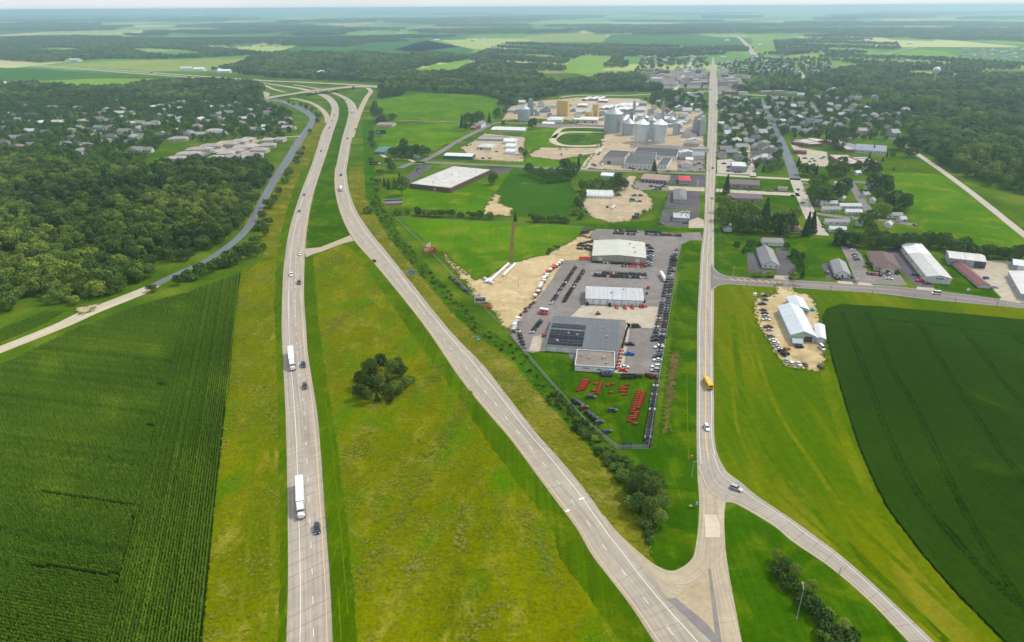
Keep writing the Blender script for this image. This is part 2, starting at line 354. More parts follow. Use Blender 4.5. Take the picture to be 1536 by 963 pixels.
xs = [-42000, -9000, -3000, -1000, 0, 1000, 3000, 9000, 42000]; ys = [-3000, 0, 400, 1200, 3000, 9000, 42000]
for j, yy in enumerate(ys):
    for xx in xs: g.v.append((xx, yy, 0))
nx = len(xs)
g.f = [(j * nx + i, j * nx + i + 1, (j + 1) * nx + i + 1, (j + 1) * nx + i) for j in range(len(ys) - 1) for i in range(nx - 1)]
g.m = [0] * len(g.f)
o = link('ground', g.mesh('ground', m_country)); o['kind'] = 'structure'

OUTLINE = {}
EXCL = []                       # pixel outlines where no tree may stand
ROUGH = {'sand_yard': 1.6, 'gravel_lot': 1.2, 'barn_yard': .9, 'bare_strip': 1.0, 'field_scar': 2.0, 'worn_track': 1.2, 'mill_yard': 1.5, 'contractor_yard': 1.2, 'rough_median': .9, 'rough_verge': .7, 'dry_verge_strip': .9, 'bean_field': 1.2,
         'lawn': .5, 'field_grass': .8, 'meadow_field': 1.0, 'mown_verge': .4, 'footpath': .5, 'field': 8.0, 'display_lawn': .3, 'gravel_spur': .6, 'corn_soil': .3, 'soybean_soil': .5, 'grass_island': .5, 'dealer_yard': .25}
def jagged(w, amp):
    out = []; rg = random.Random(int(abs(w[0].x * 7 + w[0].y * 3)))
    for i, a in enumerate(w):
        b = w[(i + 1) % len(w)]; d = b - a; L = d.length; n = max(1, min(80, int(L / (amp * 2.2)))); nrm = Vector((-d.y, d.x, 0)).normalized() if L > 0 else Vector((0, 0, 0))
        out += [a + d * (k / n) + nrm * (rg.uniform(-amp, amp) if k else 0) for k in range(n)]
    return out
def poly(name, pts, mat, z, excl=True, parent=None):
    w = [P(x, y) for x, y in pts]
    if name in ROUGH: w = jagged(w, ROUGH[name])
    tris = tessellate_polygon([w])
    me = bpy.data.meshes.new(name); me.from_pydata([(p.x, p.y, z) for p in w], [], [tuple(t) for t in tris])
    me.materials.append(mat); me.update()
    for p in me.polygons:
        if p.normal.z < 0: p.flip()
    o = link(name, me, parent); OUTLINE.setdefault(name, []).append(w)
    if parent is None: o['kind'] = 'structure'
    if excl: EXCL.append(list(pts))
    return o
def catmull(pts, sub=6):
    p = [Vector((a[0], a[1], a[2] if len(a) > 2 else 0)) for a in pts]; out = []
    for i in range(len(p) - 1):
        p0 = p[i - 1] if i else p[i] * 2 - p[i + 1]; p1, p2 = p[i], p[i + 1]
        p3 = p[i + 2] if i + 2 < len(p) else p[i + 1] * 2 - p[i]
        for k in range(sub):
            s = k / sub
            out.append(.5 * ((2 * p1) + (p2 - p0) * s + (2 * p0 - 5 * p1 + 4 * p2 - p3) * s * s + (3 * p1 - p0 - 3 * p2 + p3) * s ** 3))
    out.append(p[-1]); return out
def strip(name, A, B, mat, z, parent=None, thick=0.0):
    V = []; F = []; UVs = []; v = 0
    for i, (a, b) in enumerate(zip(A, B)):
        if i: v += ((a + b) / 2 - (A[i - 1] + B[i - 1]) / 2).length
        za = z + a.z; zb = z + b.z
        V += [(a.x, a.y, za), (b.x, b.y, zb)]; UVs += [(0, v), ((b - a).length, v)]
        if i: F.append((2 * i - 2, 2 * i - 1, 2 * i + 1, 2 * i))
    me = bpy.data.meshes.new(name); me.from_pydata(V, [], F)
    uv = me.uv_layers.new(name='UVMap')
    for l in me.loops: uv.data[l.index].uv = UVs[l.vertex_index]
    me.materials.append(mat); me.update()
    if len(me.polygons) and me.polygons[0].normal.z < 0:
        me.flip_normals()
    o = link(name, me, parent)
    if parent is None: o['kind'] = 'structure'
    return o
def ribbon(name, L, R, mat, z, excl=True, sub=6, heights=None):
    if name in ('mown_strip', 'ditch'): sub = 14
    if heights is None: heights = [0] * len(L)
    A = catmull([(*P(x, y, h).xy, h) for (x, y), h in zip(L, heights)], sub); B = catmull([(*P(x, y, h).xy, h) for (x, y), h in zip(R, heights)], sub)
    if name in ('mown_strip', 'ditch'):       # ragged edge against the rough grass
        for a, b in zip(A, B):
            d = (b - a).normalized(); a += d * random.uniform(-.5, .5); b += d * random.uniform(-.5, .5)
    o = strip(name, A, B, mat, z)
    if excl: EXCL.append(list(L) + list(R)[::-1])
    return o, A, B
def centre(name, C, wpx, mat, z, excl=True, wm=None, sub=6):
    """road from a centre line in pixels; width in metres"""
    pts = catmull([(*P(x, y).xy, 0) for x, y in C], sub); A = []; B = []
    for i, p in enumerate(pts):
        d = pts[min(i + 1, len(pts) - 1)] - pts[max(i - 1, 0)]; d.normalize(); n = Vector((-d.y, d.x, 0)) * (wm / 2)
        A.append(p + n); B.append(p - n)
    o = strip(name, A, B, mat, z)
    if excl:
        q = [W2P(p.x, p.y) for p in A] + [W2P(p.x, p.y) for p in B[::-1]]
        EXCL.append([(float(a), float(b)) for a, b in q])
    return o, A, B
def lines(road, A, B, specs, z=.028):
    """specs: (fraction, width_m, material, dash, gap, name) painted along a road"""
    for fr, w, mat, dash, gap, nm in specs:
        pts = [a.lerp(b, fr) for a, b in zip(A, B)]; V = []; F = []; s = 0.0; acc = []
        for i in range(len(pts) - 1):
            d = pts[i + 1] - pts[i]; L = d.length
            if L < 1e-6: continue
            d.normalize(); n = Vector((-d.y, d.x, 0)) * (w / 2)
            if not dash: segs = [(0, L)]
            else:
                segs = []; per = dash + gap; k = math.floor(s / per)
                while k * per < s + L:
                    a0 = max(k * per, s) - s; a1 = min(k * per + dash, s + L) - s
                    if a1 > a0 + 1e-3: segs.append((a0, a1))
                    k += 1
            for a0, a1 in segs:
                q0 = pts[i] + d * a0; q1 = pts[i] + d * (a1 + (.01 if not dash else 0)); b0 = len(V)
                V += [(q0 + n).to_tuple(), (q0 - n).to_tuple(), (q1 - n).to_tuple(), (q1 + n).to_tuple()]; F.append((b0, b0 + 1, b0 + 2, b0 + 3))
            s += L
        V = [(x, y, zz + z) for x, y, zz in V]
        me = bpy.data.meshes.new(nm); me.from_pydata(V, [], F); me.materials.append(mat); me.update()
        for p in me.polygons:
            if p.normal.z < 0: p.flip()
        link(nm, me, road)

# grass areas -----------------------------------------------------------
SB_L = [(427, 1010), (429.5, 963), (432, 869), (431.5, 765), (430.5, 700), (429, 640), (427.5, 600), (424, 532), (422.5, 490), (423.5, 438), (427, 386), (434, 344), (450, 292), (467, 248), (475, 224), (483, 198), (494, 177), (497, 161), (490, 150), (476, 142), (446, 133.5), (400, 126)]
SB_R = [(501, 1010), (499, 963), (494.6, 869), (487, 765), (482.5, 700), (478, 640), (473, 600), (462, 532), (459, 490), (456, 438), (457.3, 386), (460.5, 344), (470, 292), (484, 248), (492, 224), (500, 198), (507, 177), (508, 161), (502, 150), (490, 142), (456, 132.5), (404, 125.3)]
NB_L = [(1010, 1005), (981.4, 963), (942, 903), (890, 835), (864, 791), (825, 739), (780, 678), (760, 652), (692.5, 571), (630, 480), (562, 396), (528, 356), (510, 318), (502.4, 284), (502.4, 255.6), (505, 246), (513, 208), (521, 180), (522.7, 164), (516, 149), (501, 141), (478, 134), (440, 127.5)]
NB_R = [(1100, 1005), (1067, 963), (999.6, 893), (940, 818), (908, 778), (878, 735), (832, 680), (800, 644), (726, 549), (670, 490), (590, 390), (556, 348), (536, 318), (524, 287), (520, 260), (521, 248), (528.4, 206), (537, 178), (536, 164), (529, 152), (511, 142), (483, 133.4), (441, 126.7)]
# big rough median between the carriageways, right of its mown edge
poly('rough_median', [(470, 385), (512, 367), (530, 367), (556, 396), (622, 480), (684, 571), (750, 655), (815, 742), (850, 790), (875, 835), (925, 905), (965, 963), (990, 1005), (540, 1005), (536, 963), (525, 850), (514, 730), (502, 640), (492, 590), (482, 520), (474, 440)], m_rough, .004, False)
ribbon('mown_strip', [(500, 1010), (499, 963), (494.6, 869), (487, 765), (482.5, 700), (478, 640), (473, 600), (462, 532), (459, 490), (456, 438), (457.3, 386)],
       [(541, 1010), (536, 963), (528, 869), (517, 765), (510, 700), (502, 640), (494, 600), (484, 532), (478, 490), (473, 438), (468, 386)], m_mown, .008, False)
ribbon('mown_strip', [(950, 1005), (930, 963), (880, 890), (840, 835), (826, 790), (790, 741), (735, 668), (690, 600), (610, 490), (555, 410), (530, 376), (513, 366)],
       [(1010, 1005), (981.4, 963), (942, 903), (890, 835), (864, 791), (825, 739), (760, 652), (710, 591), (630, 480), (562, 396), (545, 376), (528, 356)], m_mown, .008, False)
poly('mown_median', [(461, 372), (461, 344), (472, 292), (485, 250), (493, 224), (501, 198), (508, 177), (509, 161), (503, 150), (515, 149), (521, 163), (520, 180), (512, 208), (504, 246), (501, 256), (501, 285), (509, 318), (525, 353), (480, 370)], m_lawn, .008, False)
# west verge between corn and the southbound carriageway
poly('rough_verge', [(300, 1010), (318, 800), (335, 640), (352, 480), (362, 405), (400, 388), (427, 386), (423.5, 438), (422.5, 490), (424, 532), (429, 640), (431.5, 765), (432, 869), (427, 1010)], m_rough, .004, False)
ribbon('mown_strip', [(416, 1010), (420, 869), (420, 765), (417, 640), (414, 532), (412, 438), (416, 386), (422, 344), (438, 292), (455, 248)], [(427, 1010), (432, 869), (431.5, 765), (429, 640), (424, 532), (423.5, 438), (427, 386), (434, 344), (450, 292), (467, 248)], m_mown, .008, False)
poly('dry_verge_strip', [(392, 322), (404, 295), (420, 265), (436, 240), (450, 218), (464, 200), (474, 186), (488, 172), (492, 178), (482, 198), (472, 226), (463, 248), (446, 292), (430, 344), (422, 386), (398, 390), (390, 360)], m_meadow, .004, False)
# east side of the northbound carriageway: verge, ditch, verge
poly('dry_verge_strip', [(523, 250), (545, 250), (548, 296), (566, 330), (590, 366), (622, 402), (655, 440), (690, 480), (716, 505), (752, 530), (780, 560), (825, 610), (870, 655), (905, 695), (940, 740), (975, 800), (984, 848), (958, 827), (940, 818), (908, 778), (878, 735), (832, 680), (800, 644), (726, 549), (670, 490), (590, 390), (556, 348), (536, 318), (524, 287)], m_dry, .004, False)
ribbon('ditch', [(543, 180), (546, 240), (550, 292), (564, 323), (590, 365), (621, 399), (652, 438), (683, 474), (710, 498), (748, 522), (766, 537), (815, 597), (860, 645), (905, 694), (945, 742), (966, 800)],
       [(562, 180), (562, 240), (566, 292), (582, 320), (608, 362), (640, 396), (671, 435), (702, 470), (730, 492), (766, 516), (786, 530), (836, 586), (880, 632), (930, 683), (980, 735), (974, 828)], m_lush, .012, False)
poly('lawn', [(985, 672), (1000, 560), (1010, 480), (1020, 400), (1024, 366), (1038, 360), (1051, 362), (1049, 422), (1046, 500), (1045, 605), (1046.5, 713), (1049, 760), (1044, 817), (1036, 840), (1010, 856), (984, 848), (974, 828), (992, 780), (995, 730), (940, 676), (975, 675)], m_lawn, .008, False)
poly('bare_strip', [(1008, 530), (1016, 527), (1018, 540), (1010, 590), (1004, 630), (998, 650), (993, 650), (998, 610), (1003, 570)], m_dirt, .012, False)
poly('mown_verge', [(1071, 432), (1085, 428), (1136, 430), (1292, 439), (1396, 451), (1536, 464), (1650, 474), (1650, 505), (1536, 480), (1330, 461), (1260, 457), (1240, 463), (1233, 475), (1241, 515), (1256, 566), (1270, 615), (1288, 670), (1312, 726), (1334, 768), (1386, 835), (1438, 895), (1506, 963), (1550, 1005), (1440, 1005), (1401.6, 963), (1352, 916), (1302, 869), (1240, 817), (1183, 775.5), (1136, 744), (1098, 718), (1075, 680), (1071, 605), (1070, 480)], m_olive, .008, False)
poly('lawn', [(1087, 770), (1106, 757), (1136, 775.5), (1188, 812), (1245, 851), (1302, 900), (1362, 963), (1400, 1005), (1125, 1005), (1113, 963), (1096, 874), (1087, 817)], m_lawn, .008, False)
poly('field_grass', [(600, 327), (640, 329), (765, 333), (875, 340), (862, 362), (820, 382), (790, 390), (765, 397), (712, 420), (690, 402), (672, 387), (650, 370), (620, 345)], m_field, .008, False)
poly('display_lawn', [(786, 527), (820, 527), (870, 553), (990, 563), (974, 672), (925, 673), (880, 637), (830, 580)], m_lawn, .016)
poly('bean_field', [(768, 254), (850, 256), (866, 300), (850, 322), (730, 325), (726, 318), (742, 290)], m_soil, .008, False)
poly('lawn', [(584, 292), (600, 276), (612, 282), (676, 289), (724, 257), (768, 252), (742, 290), (726, 318), (690, 314), (640, 314), (600, 312)], m_field, .008, False)
poly('lawn', [(566, 222), (580, 190), (640, 186), (700, 184), (738, 187), (690, 206), (640, 228), (600, 232), (570, 226)], m_field, .008, False)
poly('lawn', [(766, 250), (768, 214), (790, 196), (832, 190), (842, 192), (826, 204), (836, 216), (800, 222), (790, 236), (880, 238), (872, 252), (800, 250)], m_field, .008, False)
poly('lawn', [(862, 335), (905, 336), (980, 330), (1004, 286), (1012, 262), (1018, 262), (1004, 290), (990, 340), (1052, 345), (1049, 348), (890, 343)], m_lawn, .008, False)
poly('lawn', [(1074, 346), (1110, 352), (1235, 358), (1262, 366), (1280, 415), (1230, 416), (1071, 404)], m_lawn, .008, False)
poly('lawn', [(1076, 266), (1200, 270), (1212, 312), (1080, 318)], m_lawn, .008, False)
poly('meadow_field', [(1316, 250), (1365, 240), (1420, 262), (1475, 306), (1536, 358), (1600, 400), (1536, 386), (1480, 376), (1420, 362), (1380, 344), (1372, 322), (1345, 290)], m_field, .008)
poly('lawn', [(1290, 242), (1312, 236), (1330, 234), (1385, 235), (1420, 262), (1316, 256)], m_mown, .012)
poly('lawn', [(1425, 372), (1480, 391), (1512, 392), (1540, 398), (1536, 390), (1480, 378)], m_lawn, .008, False)
poly('lawn', [(1392, 430), (1428, 426), (1420, 396), (1450, 400), (1485, 432), (1500, 448), (1460, 441)], m_lawn, .012, False)

# fields ------------------------------------------------------------------
m_f1 = ground('far_field_dark', (S(58, 98, 44), S(66, 106, 46), S(74, 112, 50)), (.004, .02, .4), (1, 1, .1))
m_f2 = ground('far_field_light', (S(104, 138, 50), S(118, 148, 56), S(128, 150, 66)), (.004, .02, .4), (1, 1, .1))
m_f3 = ground('far_field_pale', (S(122, 138, 66), S(136, 146, 76), S(146, 150, 90)), (.004, .02, .4), (1, 1, .1))
m_f4 = ground('far_field_tan', (S(176, 166, 118), S(188, 174, 128), S(166, 164, 104)), (.004, .02, .4), (1, 1, .1))
for pts, mt in (
    ([(-60, 100), (60, 103), (140, 110), (200, 116), (120, 118), (60, 121), (-60, 121)], m_f1), ([(58, 121), (140, 118), (232, 118), (226, 124), (170, 133), (120, 131), (60, 124)], m_f2),
    ([(85, 97), (160, 92), (300, 89), (374, 88), (356, 98), (318, 107), (220, 107)], m_f3), ([(420, 76), (470, 62), (560, 56), (640, 60), (712, 74), (700, 83), (640, 80), (560, 78)], m_f1),
    ([(590, 74), (640, 60), (660, 60), (690, 70), (620, 79)], m_f2), ([(440, 52), (480, 42), (560, 36), (600, 40), (618, 50), (560, 53)], m_f2), ([(610, 40), (680, 34), (780, 36), (800, 44), (700, 50), (640, 48)], m_f3),
    ([(786, 55), (830, 50), (910, 50), (905, 63), (800, 63)], m_f3), ([(915, 52), (1010, 48), (1130, 62), (1120, 70), (905, 66)], m_f1), ([(840, 100), (870, 84), (920, 84), (905, 105), (880, 112), (850, 108)], m_f2),
    ([(960, 40), (1080, 30), (1180, 34), (1180, 46), (1060, 50)], m_f1), ([(1120, 52), (1180, 46), (1210, 52), (1180, 62), (1130, 62)], m_f2), ([(1310, 54), (1390, 48), (1408, 54), (1400, 62), (1340, 60)], m_f2),
    ([(1330, 84), (1380, 74), (1420, 78), (1440, 86), (1360, 88)], m_f2), ([(1180, 84), (1220, 80), (1250, 82), (1210, 88)], m_f3), ([(0, 40), (90, 36), (190, 38), (180, 44), (70, 48), (0, 52)], m_f1),
    ([(-20, 51), (40, 50), (72, 52), (72, 55), (-20, 56)], m_f4), ([(80, 39), (150, 37), (215, 36), (180, 43)], m_f3), ([(270, 42), (400, 38), (400, 44), (320, 46)], m_f3), ([(300, 64), (370, 55), (430, 52), (420, 62), (350, 72)], m_f1),
    ([(490, 36), (540, 32), (566, 34), (548, 38), (500, 39)], m_f4), ([(1475, 62), (1536, 56), (1600, 58), (1600, 66), (1500, 66)], m_f2), ([(1330, 112), (1380, 106), (1420, 108), (1400, 116)], m_f3), ([(1450, 104), (1500, 108), (1560, 116), (1520, 118)], m_f3),
    ([(600, 110), (650, 98), (700, 90), (720, 94), (690, 108), (640, 112)], m_f2), ([(560, 150), (640, 140), (720, 142), (750, 150), (740, 182), (700, 182), (610, 178), (575, 180)], m_field), ([(872, 112), (930, 106), (945, 112), (890, 118)], m_f2)):
    poly('field', pts, mt, .05)

ML = 0
# dry lines left by mowers and a shallow swale across the east verge
for C, w_, mt in (([(1128, 500), (1145, 560), (1165, 612), (1190, 655), (1215, 690), (1245, 735), (1290, 790), (1350, 845), (1420, 910), (1485, 963)], 2.2, m_line), ([(1100, 470), (1106, 540), (1118, 610), (1140, 665), (1175, 715), (1230, 775), (1300, 845), (1370, 915), (1420, 963)], 3.2, m_mown), ([(1094, 520), (1100, 600), (1112, 660), (1140, 710), (1200, 770), (1262, 822), (1330, 884), (1410, 955)], 1.6, m_line), ([(1234, 545), (1248, 600), (1268, 660), (1292, 715), (1320, 768), (1372, 835), (1426, 897), (1490, 962)], 4.5, m_line),
    ([(1112, 450), (1118, 500), (1134, 560)], 1.4, m_line), ([(522, 920), (514, 830), (505, 735), (497, 660), (488, 600)], .4, m_line), ([(512, 960), (507, 880)], .4, m_line), ([(1030, 560), (1031, 620), (1033, 690)], .5, m_line), ([(360, 930), (372, 820), (380, 700), (388, 600), (394, 520)], 1.6, m_line), ([(405, 960), (409, 850), (409, 740), (406, 620), (402, 500)], 2.2, m_line)):
    centre('mower_line', C, 0, mt, .0125 + .004 * (ML % 5), False, w_, 10); ML += 1
# roads ------------------------------------------------------------------
o, A, B = ribbon('southbound_highway', SB_L, SB_R, m_hw, .02)
lines(o, A, B, [(.295, .16, m_white, 0, 0, 'edge_line'), (.585, .16, m_white, 3.2, 9.5, 'lane_dashes'), (.885, .17, m_yellow, 0, 0, 'median_line')]); SBA, SBB = A, B
strip('shoulder', A, [a.lerp(b, .275) for a, b in zip(A, B)], m_should, .006, o); strip('gravel_edge', [a.lerp(b, .965) for a, b in zip(A, B)], [a.lerp(b, 1.01) for a, b in zip(A, B)], m_edge, .006, o)
o, A, B = ribbon('northbound_highway', NB_L, NB_R, m_hw2, .02)
lines(o, A, B, [(.1, .18, m_yellow, 0, 0, 'median_line'), (.43, .16, m_white, 3.2, 9.5, 'lane_dashes'), (.76, .2, m_white, 0, 0, 'edge_line')]); NBA, NBB = A, B
strip('gravel_edge', [a.lerp(b, -.01) for a, b in zip(A, B)], [a.lerp(b, .035) for a, b in zip(A, B)], m_edge, .006, o)
o, A, B = ribbon('main_street', [(1046.5, 725), (1045, 665), (1045, 605), (1045.5, 545), (1046, 480), (1049, 422), (1051.7, 378), (1055.6, 345), (1057, 318), (1059.5, 245), (1061.5, 200), (1063.2, 156), (1063.6, 125), (1066, 104), (1068.8, 86)],
    [(1100, 725), (1073.8, 672), (1071, 605), (1070, 545), (1070.7, 480), (1071, 440), (1071, 396), (1071, 345), (1071, 318), (1074, 245), (1075.5, 200), (1077, 156), (1076.4, 125), (1073.8, 104), (1070.2, 86)], m_main, .024)
lines(o, A, B, [(.5, .14, m_yellow, 0, 0, 'centre_line'), (.525, .14, m_yellow, 0, 0, 'centre_line'), (.16, .13, m_white, 0, 0, 'edge_line'), (.86, .13, m_white, 0, 0, 'edge_line')], .032); MSA, MSB = A, B
# exit ramp from the northbound carriageway into the street
ribbon('exit_ramp', [(905, 772), (927, 799), (958, 827.6), (984, 848), (1010, 856), (1036, 840.6), (1044, 817), (1049, 765), (1046.5, 713)],
       [(905, 776), (945, 826), (985, 875), (1010, 903), (1040, 890), (1062, 862), (1085, 817), (1087, 765), (1097, 716)], m_ramp, .030)
poly('ramp_island', [(1012, 895), (1040, 876), (1064, 853), (1074, 900), (1082, 962), (1062, 950), (1045, 925)], m_gravel, .040)
m_newc = ground('new_concrete', (S(190, 178, 156), S(198, 186, 166), S(180, 170, 150)), (.05, .2, 1.5), (1, .5, .1))
poly('concrete_repair', [(1057, 772), (1074, 772), (1080, 788), (1080, 806), (1058, 806)], m_newc, .048)
for pts in ([(848, 766), (854, 764), (855, 766), (849, 768)], [(868, 748), (876, 746), (877, 748), (869, 750)]): poly('counter_strip', pts, m_white, .05)
poly('ramp_shoulder', [(1062, 853), (1066, 853), (1083, 965), (1074, 965), (1070, 930)], m_asph, .044)
poly('ramp_shoulder', [(999, 898), (1014, 897), (1060, 935), (1082, 963), (1067, 963), (1035, 932)], m_asph, .045)
o, A, B = ribbon('entrance_ramp', [(1064, 800), (1064.5, 853), (1068, 890), (1080, 963), (1090, 1010)], [(1087, 800), (1089, 830), (1096, 874), (1113, 963), (1124, 1010)], m_ramp, .034)
o, A, B = ribbon('county_road', [(1046, 700), (1060, 735), (1085.5, 752), (1106, 757), (1160, 788.5), (1188, 812), (1245, 851), (1302.7, 900.5), (1362.6, 963), (1405, 1010)],
    [(1076, 680), (1088, 705), (1112, 724), (1136, 744), (1183, 775.5), (1210, 795), (1262, 834), (1322, 887), (1401.6, 963), (1450, 1010)], m_main, .038)
lines(o, A, B, [(.08, .14, m_yellow, 0, 0, 'edge_line'), (.8, .14, m_white, 0, 0, 'edge_line')], .046)
o, A, B = ribbon('cross_road', [(1066, 395), (1085, 412), (1136, 417), (1292, 426), (1396, 435), (1536, 453.5), (1650, 468)], [(1066, 437), (1085, 427), (1136, 429), (1292, 438), (1396, 449.6), (1536, 462.6), (1650, 477)], m_street, .032)
lines(o, A, B, [(.42, .16, m_yellow, 0, 0, 'centre_line'), (.5, .16, m_yellow, 0, 0, 'centre_line'), (.05, .12, m_white, 0, 0, 'edge_line'), (.95, .12, m_white, 0, 0, 'edge_line')], .038)
hb = MB()                        # yellow hatching of the painted median
for k in range(9):
    x = 1094 + k * 10.5; y = 416.5 + (x - 1094) * .062
    a, b_, c, d = P(x, y + 1.0), P(x + 1.6, y + 1.0), P(x + 8.6, y + 4.2), P(x + 7, y + 4.2)
    hb.add([(p.x, p.y, .072) for p in (a, b_, c, d)], [(3, 2, 1, 0)])
o2 = link('median_hatching', hb.mesh('median_hatching', m_yellow), o)
o, A, B = ribbon('frontage_road', [(-40, 534), (0, 519), (78, 488), (120, 468), (200, 437), (222, 428)], [(-40, 546), (0, 530), (101, 490), (150, 468), (217, 441), (240, 429)], m_lanegravel, .02)
o, A, B = ribbon('frontage_road', [(222, 428), (260, 410), (290, 397), (314, 384), (345, 362), (365, 342), (380, 316), (395, 288), (408, 265), (425, 240), (440, 215), (455, 195), (463, 182), (462, 175), (448, 165), (425, 155), (405, 150)],
    [(240, 428), (268, 412), (296, 400), (322, 387), (355, 365), (377, 343), (390, 322), (404, 295), (419, 268), (436, 243), (450, 219), (464, 198), (473, 183), (472, 173), (457, 162), (431, 152), (409, 147)], m_frontage, .024)
lines(o, A, B, [(.96, .5, m_conc, 0, 0, 'edge_line'), (.04, .3, m_conc, 0, 0, 'edge_line'), (.5, .12, m_white, 0, 0, 'centre_line')], .006)
poly('gravel_spur', [(113, 462), (150, 455), (140, 463), (128, 472), (117, 471)], m_gravel, .03)
poly('median_crossover', [(457, 373), (480, 371), (508, 360), (525, 353), (531, 361), (512, 366), (484, 377), (470, 381), (459, 386)], m_ramp, .028)
# interchange ramps (flat ones)
centre('west_ramp', [(436, 147), (452, 150), (468, 155), (480, 162), (489, 172), (492, 184)], 0, m_ramp, .03, wm=9)
centre('east_ramp', [(526, 206), (534, 182), (541, 164), (550, 146), (556, 138), (553, 133), (545, 130.5)], 0, m_ramp, .03, wm=10)
centre('loop_ramp', [(384, 125.5), (398, 128.5), (410, 133.5), (424, 137.5), (431, 138)], 0, m_ramp, .03, wm=9)
centre('loop_ramp', [(378, 136), (390, 137), (400, 140), (398, 146)], 0, m_ramp, .034, wm=12)
centre('state_highway', [(-60, 88.5), (60, 97.3), (180, 105.6), (300, 114.2), (400, 121), (455, 123.2), (530, 127), (575, 130.2), (640, 134), (720, 137)], 0, m_conc, .06, wm=16)
centre('state_highway', [(-60, 91), (60, 99.5), (180, 108.2), (300, 117.2), (400, 125)], 0, m_conc, .064, wm=16)
centre('link_road', [(520, 128.5), (545, 129.5), (575, 131.6)], 0, m_conc, .068, wm=9)
# town streets
for nm, C, w, mt in (('side_street', [(627, 246), (660, 228), (690, 210), (720, 195), (741, 185), (770, 184.5), (835, 187), (908, 190)], 8.5, m_street), ('side_street', [(600, 252), (627, 243.5), (700, 246), (780, 249.5), (877, 255), (1000, 258.5), (1060, 261)], 9, m_street),
    ('lane', [(600, 180.5), (640, 181.5), (687, 183), (738, 186)], 6, m_street), ('side_street', [(1074, 262), (1130, 265.5), (1198, 269), (1225, 271)], 9, m_streetc), ('parking_drive', [(1074, 285), (1100, 287), (1140, 289), (1199, 292)], 13, m_streetc),
    ('side_street', [(1140, 148), (1148, 163), (1160.7, 190), (1175, 220), (1187, 250), (1192, 267)], 11, m_frontage), ('side_street', [(1192, 267), (1201, 290), (1211.5, 314), (1222, 336), (1233, 353)], 11, m_streetc), ('side_street', [(1214, 152), (1222, 164), (1233, 178)], 9, m_street),
    ('park_street', [(1273, 271), (1287, 292), (1303, 316), (1310, 326)], 8, m_street), ('park_street', [(1219, 319), (1250, 324), (1286, 328), (1330, 331), (1370, 337)], 8, m_street), ('park_street', [(1273, 272), (1300, 274), (1314, 275)], 8, m_street),
    ('east_lane', [(1352, 214), (1370, 227), (1404, 250), (1440, 276), (1474.5, 302.5), (1536, 352), (1600, 400)], 7, m_streetc), ('far_road', [(1134, 88), (1128, 78), (1118, 65), (1108, 56), (1092, 50)], 22, m_conc), ('far_road', [(724, 110), (718, 104), (710, 97), (704, 89)], 11, m_conc),
    ('silo_loop', [(910, 199), (870, 198), (846, 199), (832, 206), (830, 212), (845, 218), (880, 219), (905, 217)], 10, m_lanegravel), ('silo_lane', [(908, 192), (870, 191), (845, 192), (836, 198), (830, 207)], 8, m_lanegravel), ('dairy_lane', [(876, 254), (884, 240), (896, 228), (905, 217)], 8, m_lanegravel),
    ('town_street', [(1063, 137), (1000, 140), (940, 143), (870, 143), (840, 146)], 10, m_conc), ('town_street', [(1078, 140), (1140, 143), (1190, 146)], 10, m_streetc), ('town_street', [(1012, 136), (1022, 118), (1034, 98), (1042, 84)], 9, m_streetc), ('town_street', [(1188, 133), (1205, 120), (1200, 108), (1185, 100)], 9, m_conc), ('town_street', [(1050, 175), (1040, 200)], 8, m_lanegravel),
    ('town_street', [(1076, 190), (1110, 193), (1150, 196)], 7, m_streetc), ('town_street', [(1076, 226), (1130, 230), (1170, 232)], 7, m_streetc), ('town_street', [(1118, 200), (1122, 228), (1128, 256), (1130, 266)], 7, m_streetc), ('town_street', [(1160, 163), (1215, 168), (1260, 172)], 7, m_street), ('town_street', [(1266, 207), (1300, 206), (1340, 208), (1356, 215)], 8, m_street),
    ('neighbourhood_street', [(396, 220), (360, 222), (330, 230), (310, 240), (300, 236), (320, 226)], 8, m_frontage), ('neighbourhood_street', [(452, 204), (420, 206), (380, 211), (330, 212)], 6, m_streetc), ('neighbourhood_street', [(30, 188), (120, 182), (220, 180), (300, 184), (370, 180)], 8, m_street), ('neighbourhood_street', [(90, 212), (150, 205), (230, 200), (300, 196)], 8, m_street), ('farm_drive', [(625, 244), (610, 239), (585, 238), (572, 232)], 5, m_lanegravel),
    ('far_road', [(1330, 80), (1360, 74), (1378, 70)], 10, m_f4), ('far_road', [(760, 48), (790, 46), (808, 41)], 12, m_conc)):
    centre(nm, C, 0, mt, .05 if C[0][1] > 150 else .08, wm=w)
# lots ------------------------------------------------------------------
poly('sand_yard', [(672, 385), (690, 400), (712, 420), (732, 417), (762, 397), (790, 389), (820, 382), (850, 365), (880, 349), (898, 344), (893, 372), (884, 393), (852, 400), (820, 445), (792, 478), (772, 503), (757, 490), (745, 470), (735, 457), (715, 446), (700, 427), (683, 405)], m_sand, .014)
poly('dealer_yard', [(894, 343), (1022, 350), (1050, 348), (1054, 361), (1036, 360), (1022, 367), (1015, 395), (1008, 440), (1001, 480), (994, 530), (989, 562), (870, 556), (845, 520), (800, 529), (784, 526), (766, 503), (786, 472), (815, 438), (847, 390), (884, 391), (889, 365), (884, 352)], m_asph, .020)
poly('concrete_apron', [(874, 458), (990, 460), (986, 492), (942, 491), (938, 480), (856, 475)], m_conc, .030)
poly('concrete_walk', [(940, 484), (946, 486), (934, 560), (922, 559)], m_conc, .030)
poly('concrete_patch', [(800, 505), (818, 502), (818, 527), (793, 526)], m_conc, .030)
poly('footpath', [(768, 335), (775, 335), (771, 350), (770, 388), (764, 394), (766, 352)], m_dirt, .016)
poly('field_scar', [(742, 290), (750, 293), (748, 305), (768, 312), (768, 324), (726, 322), (728, 312)], m_sand, .016)
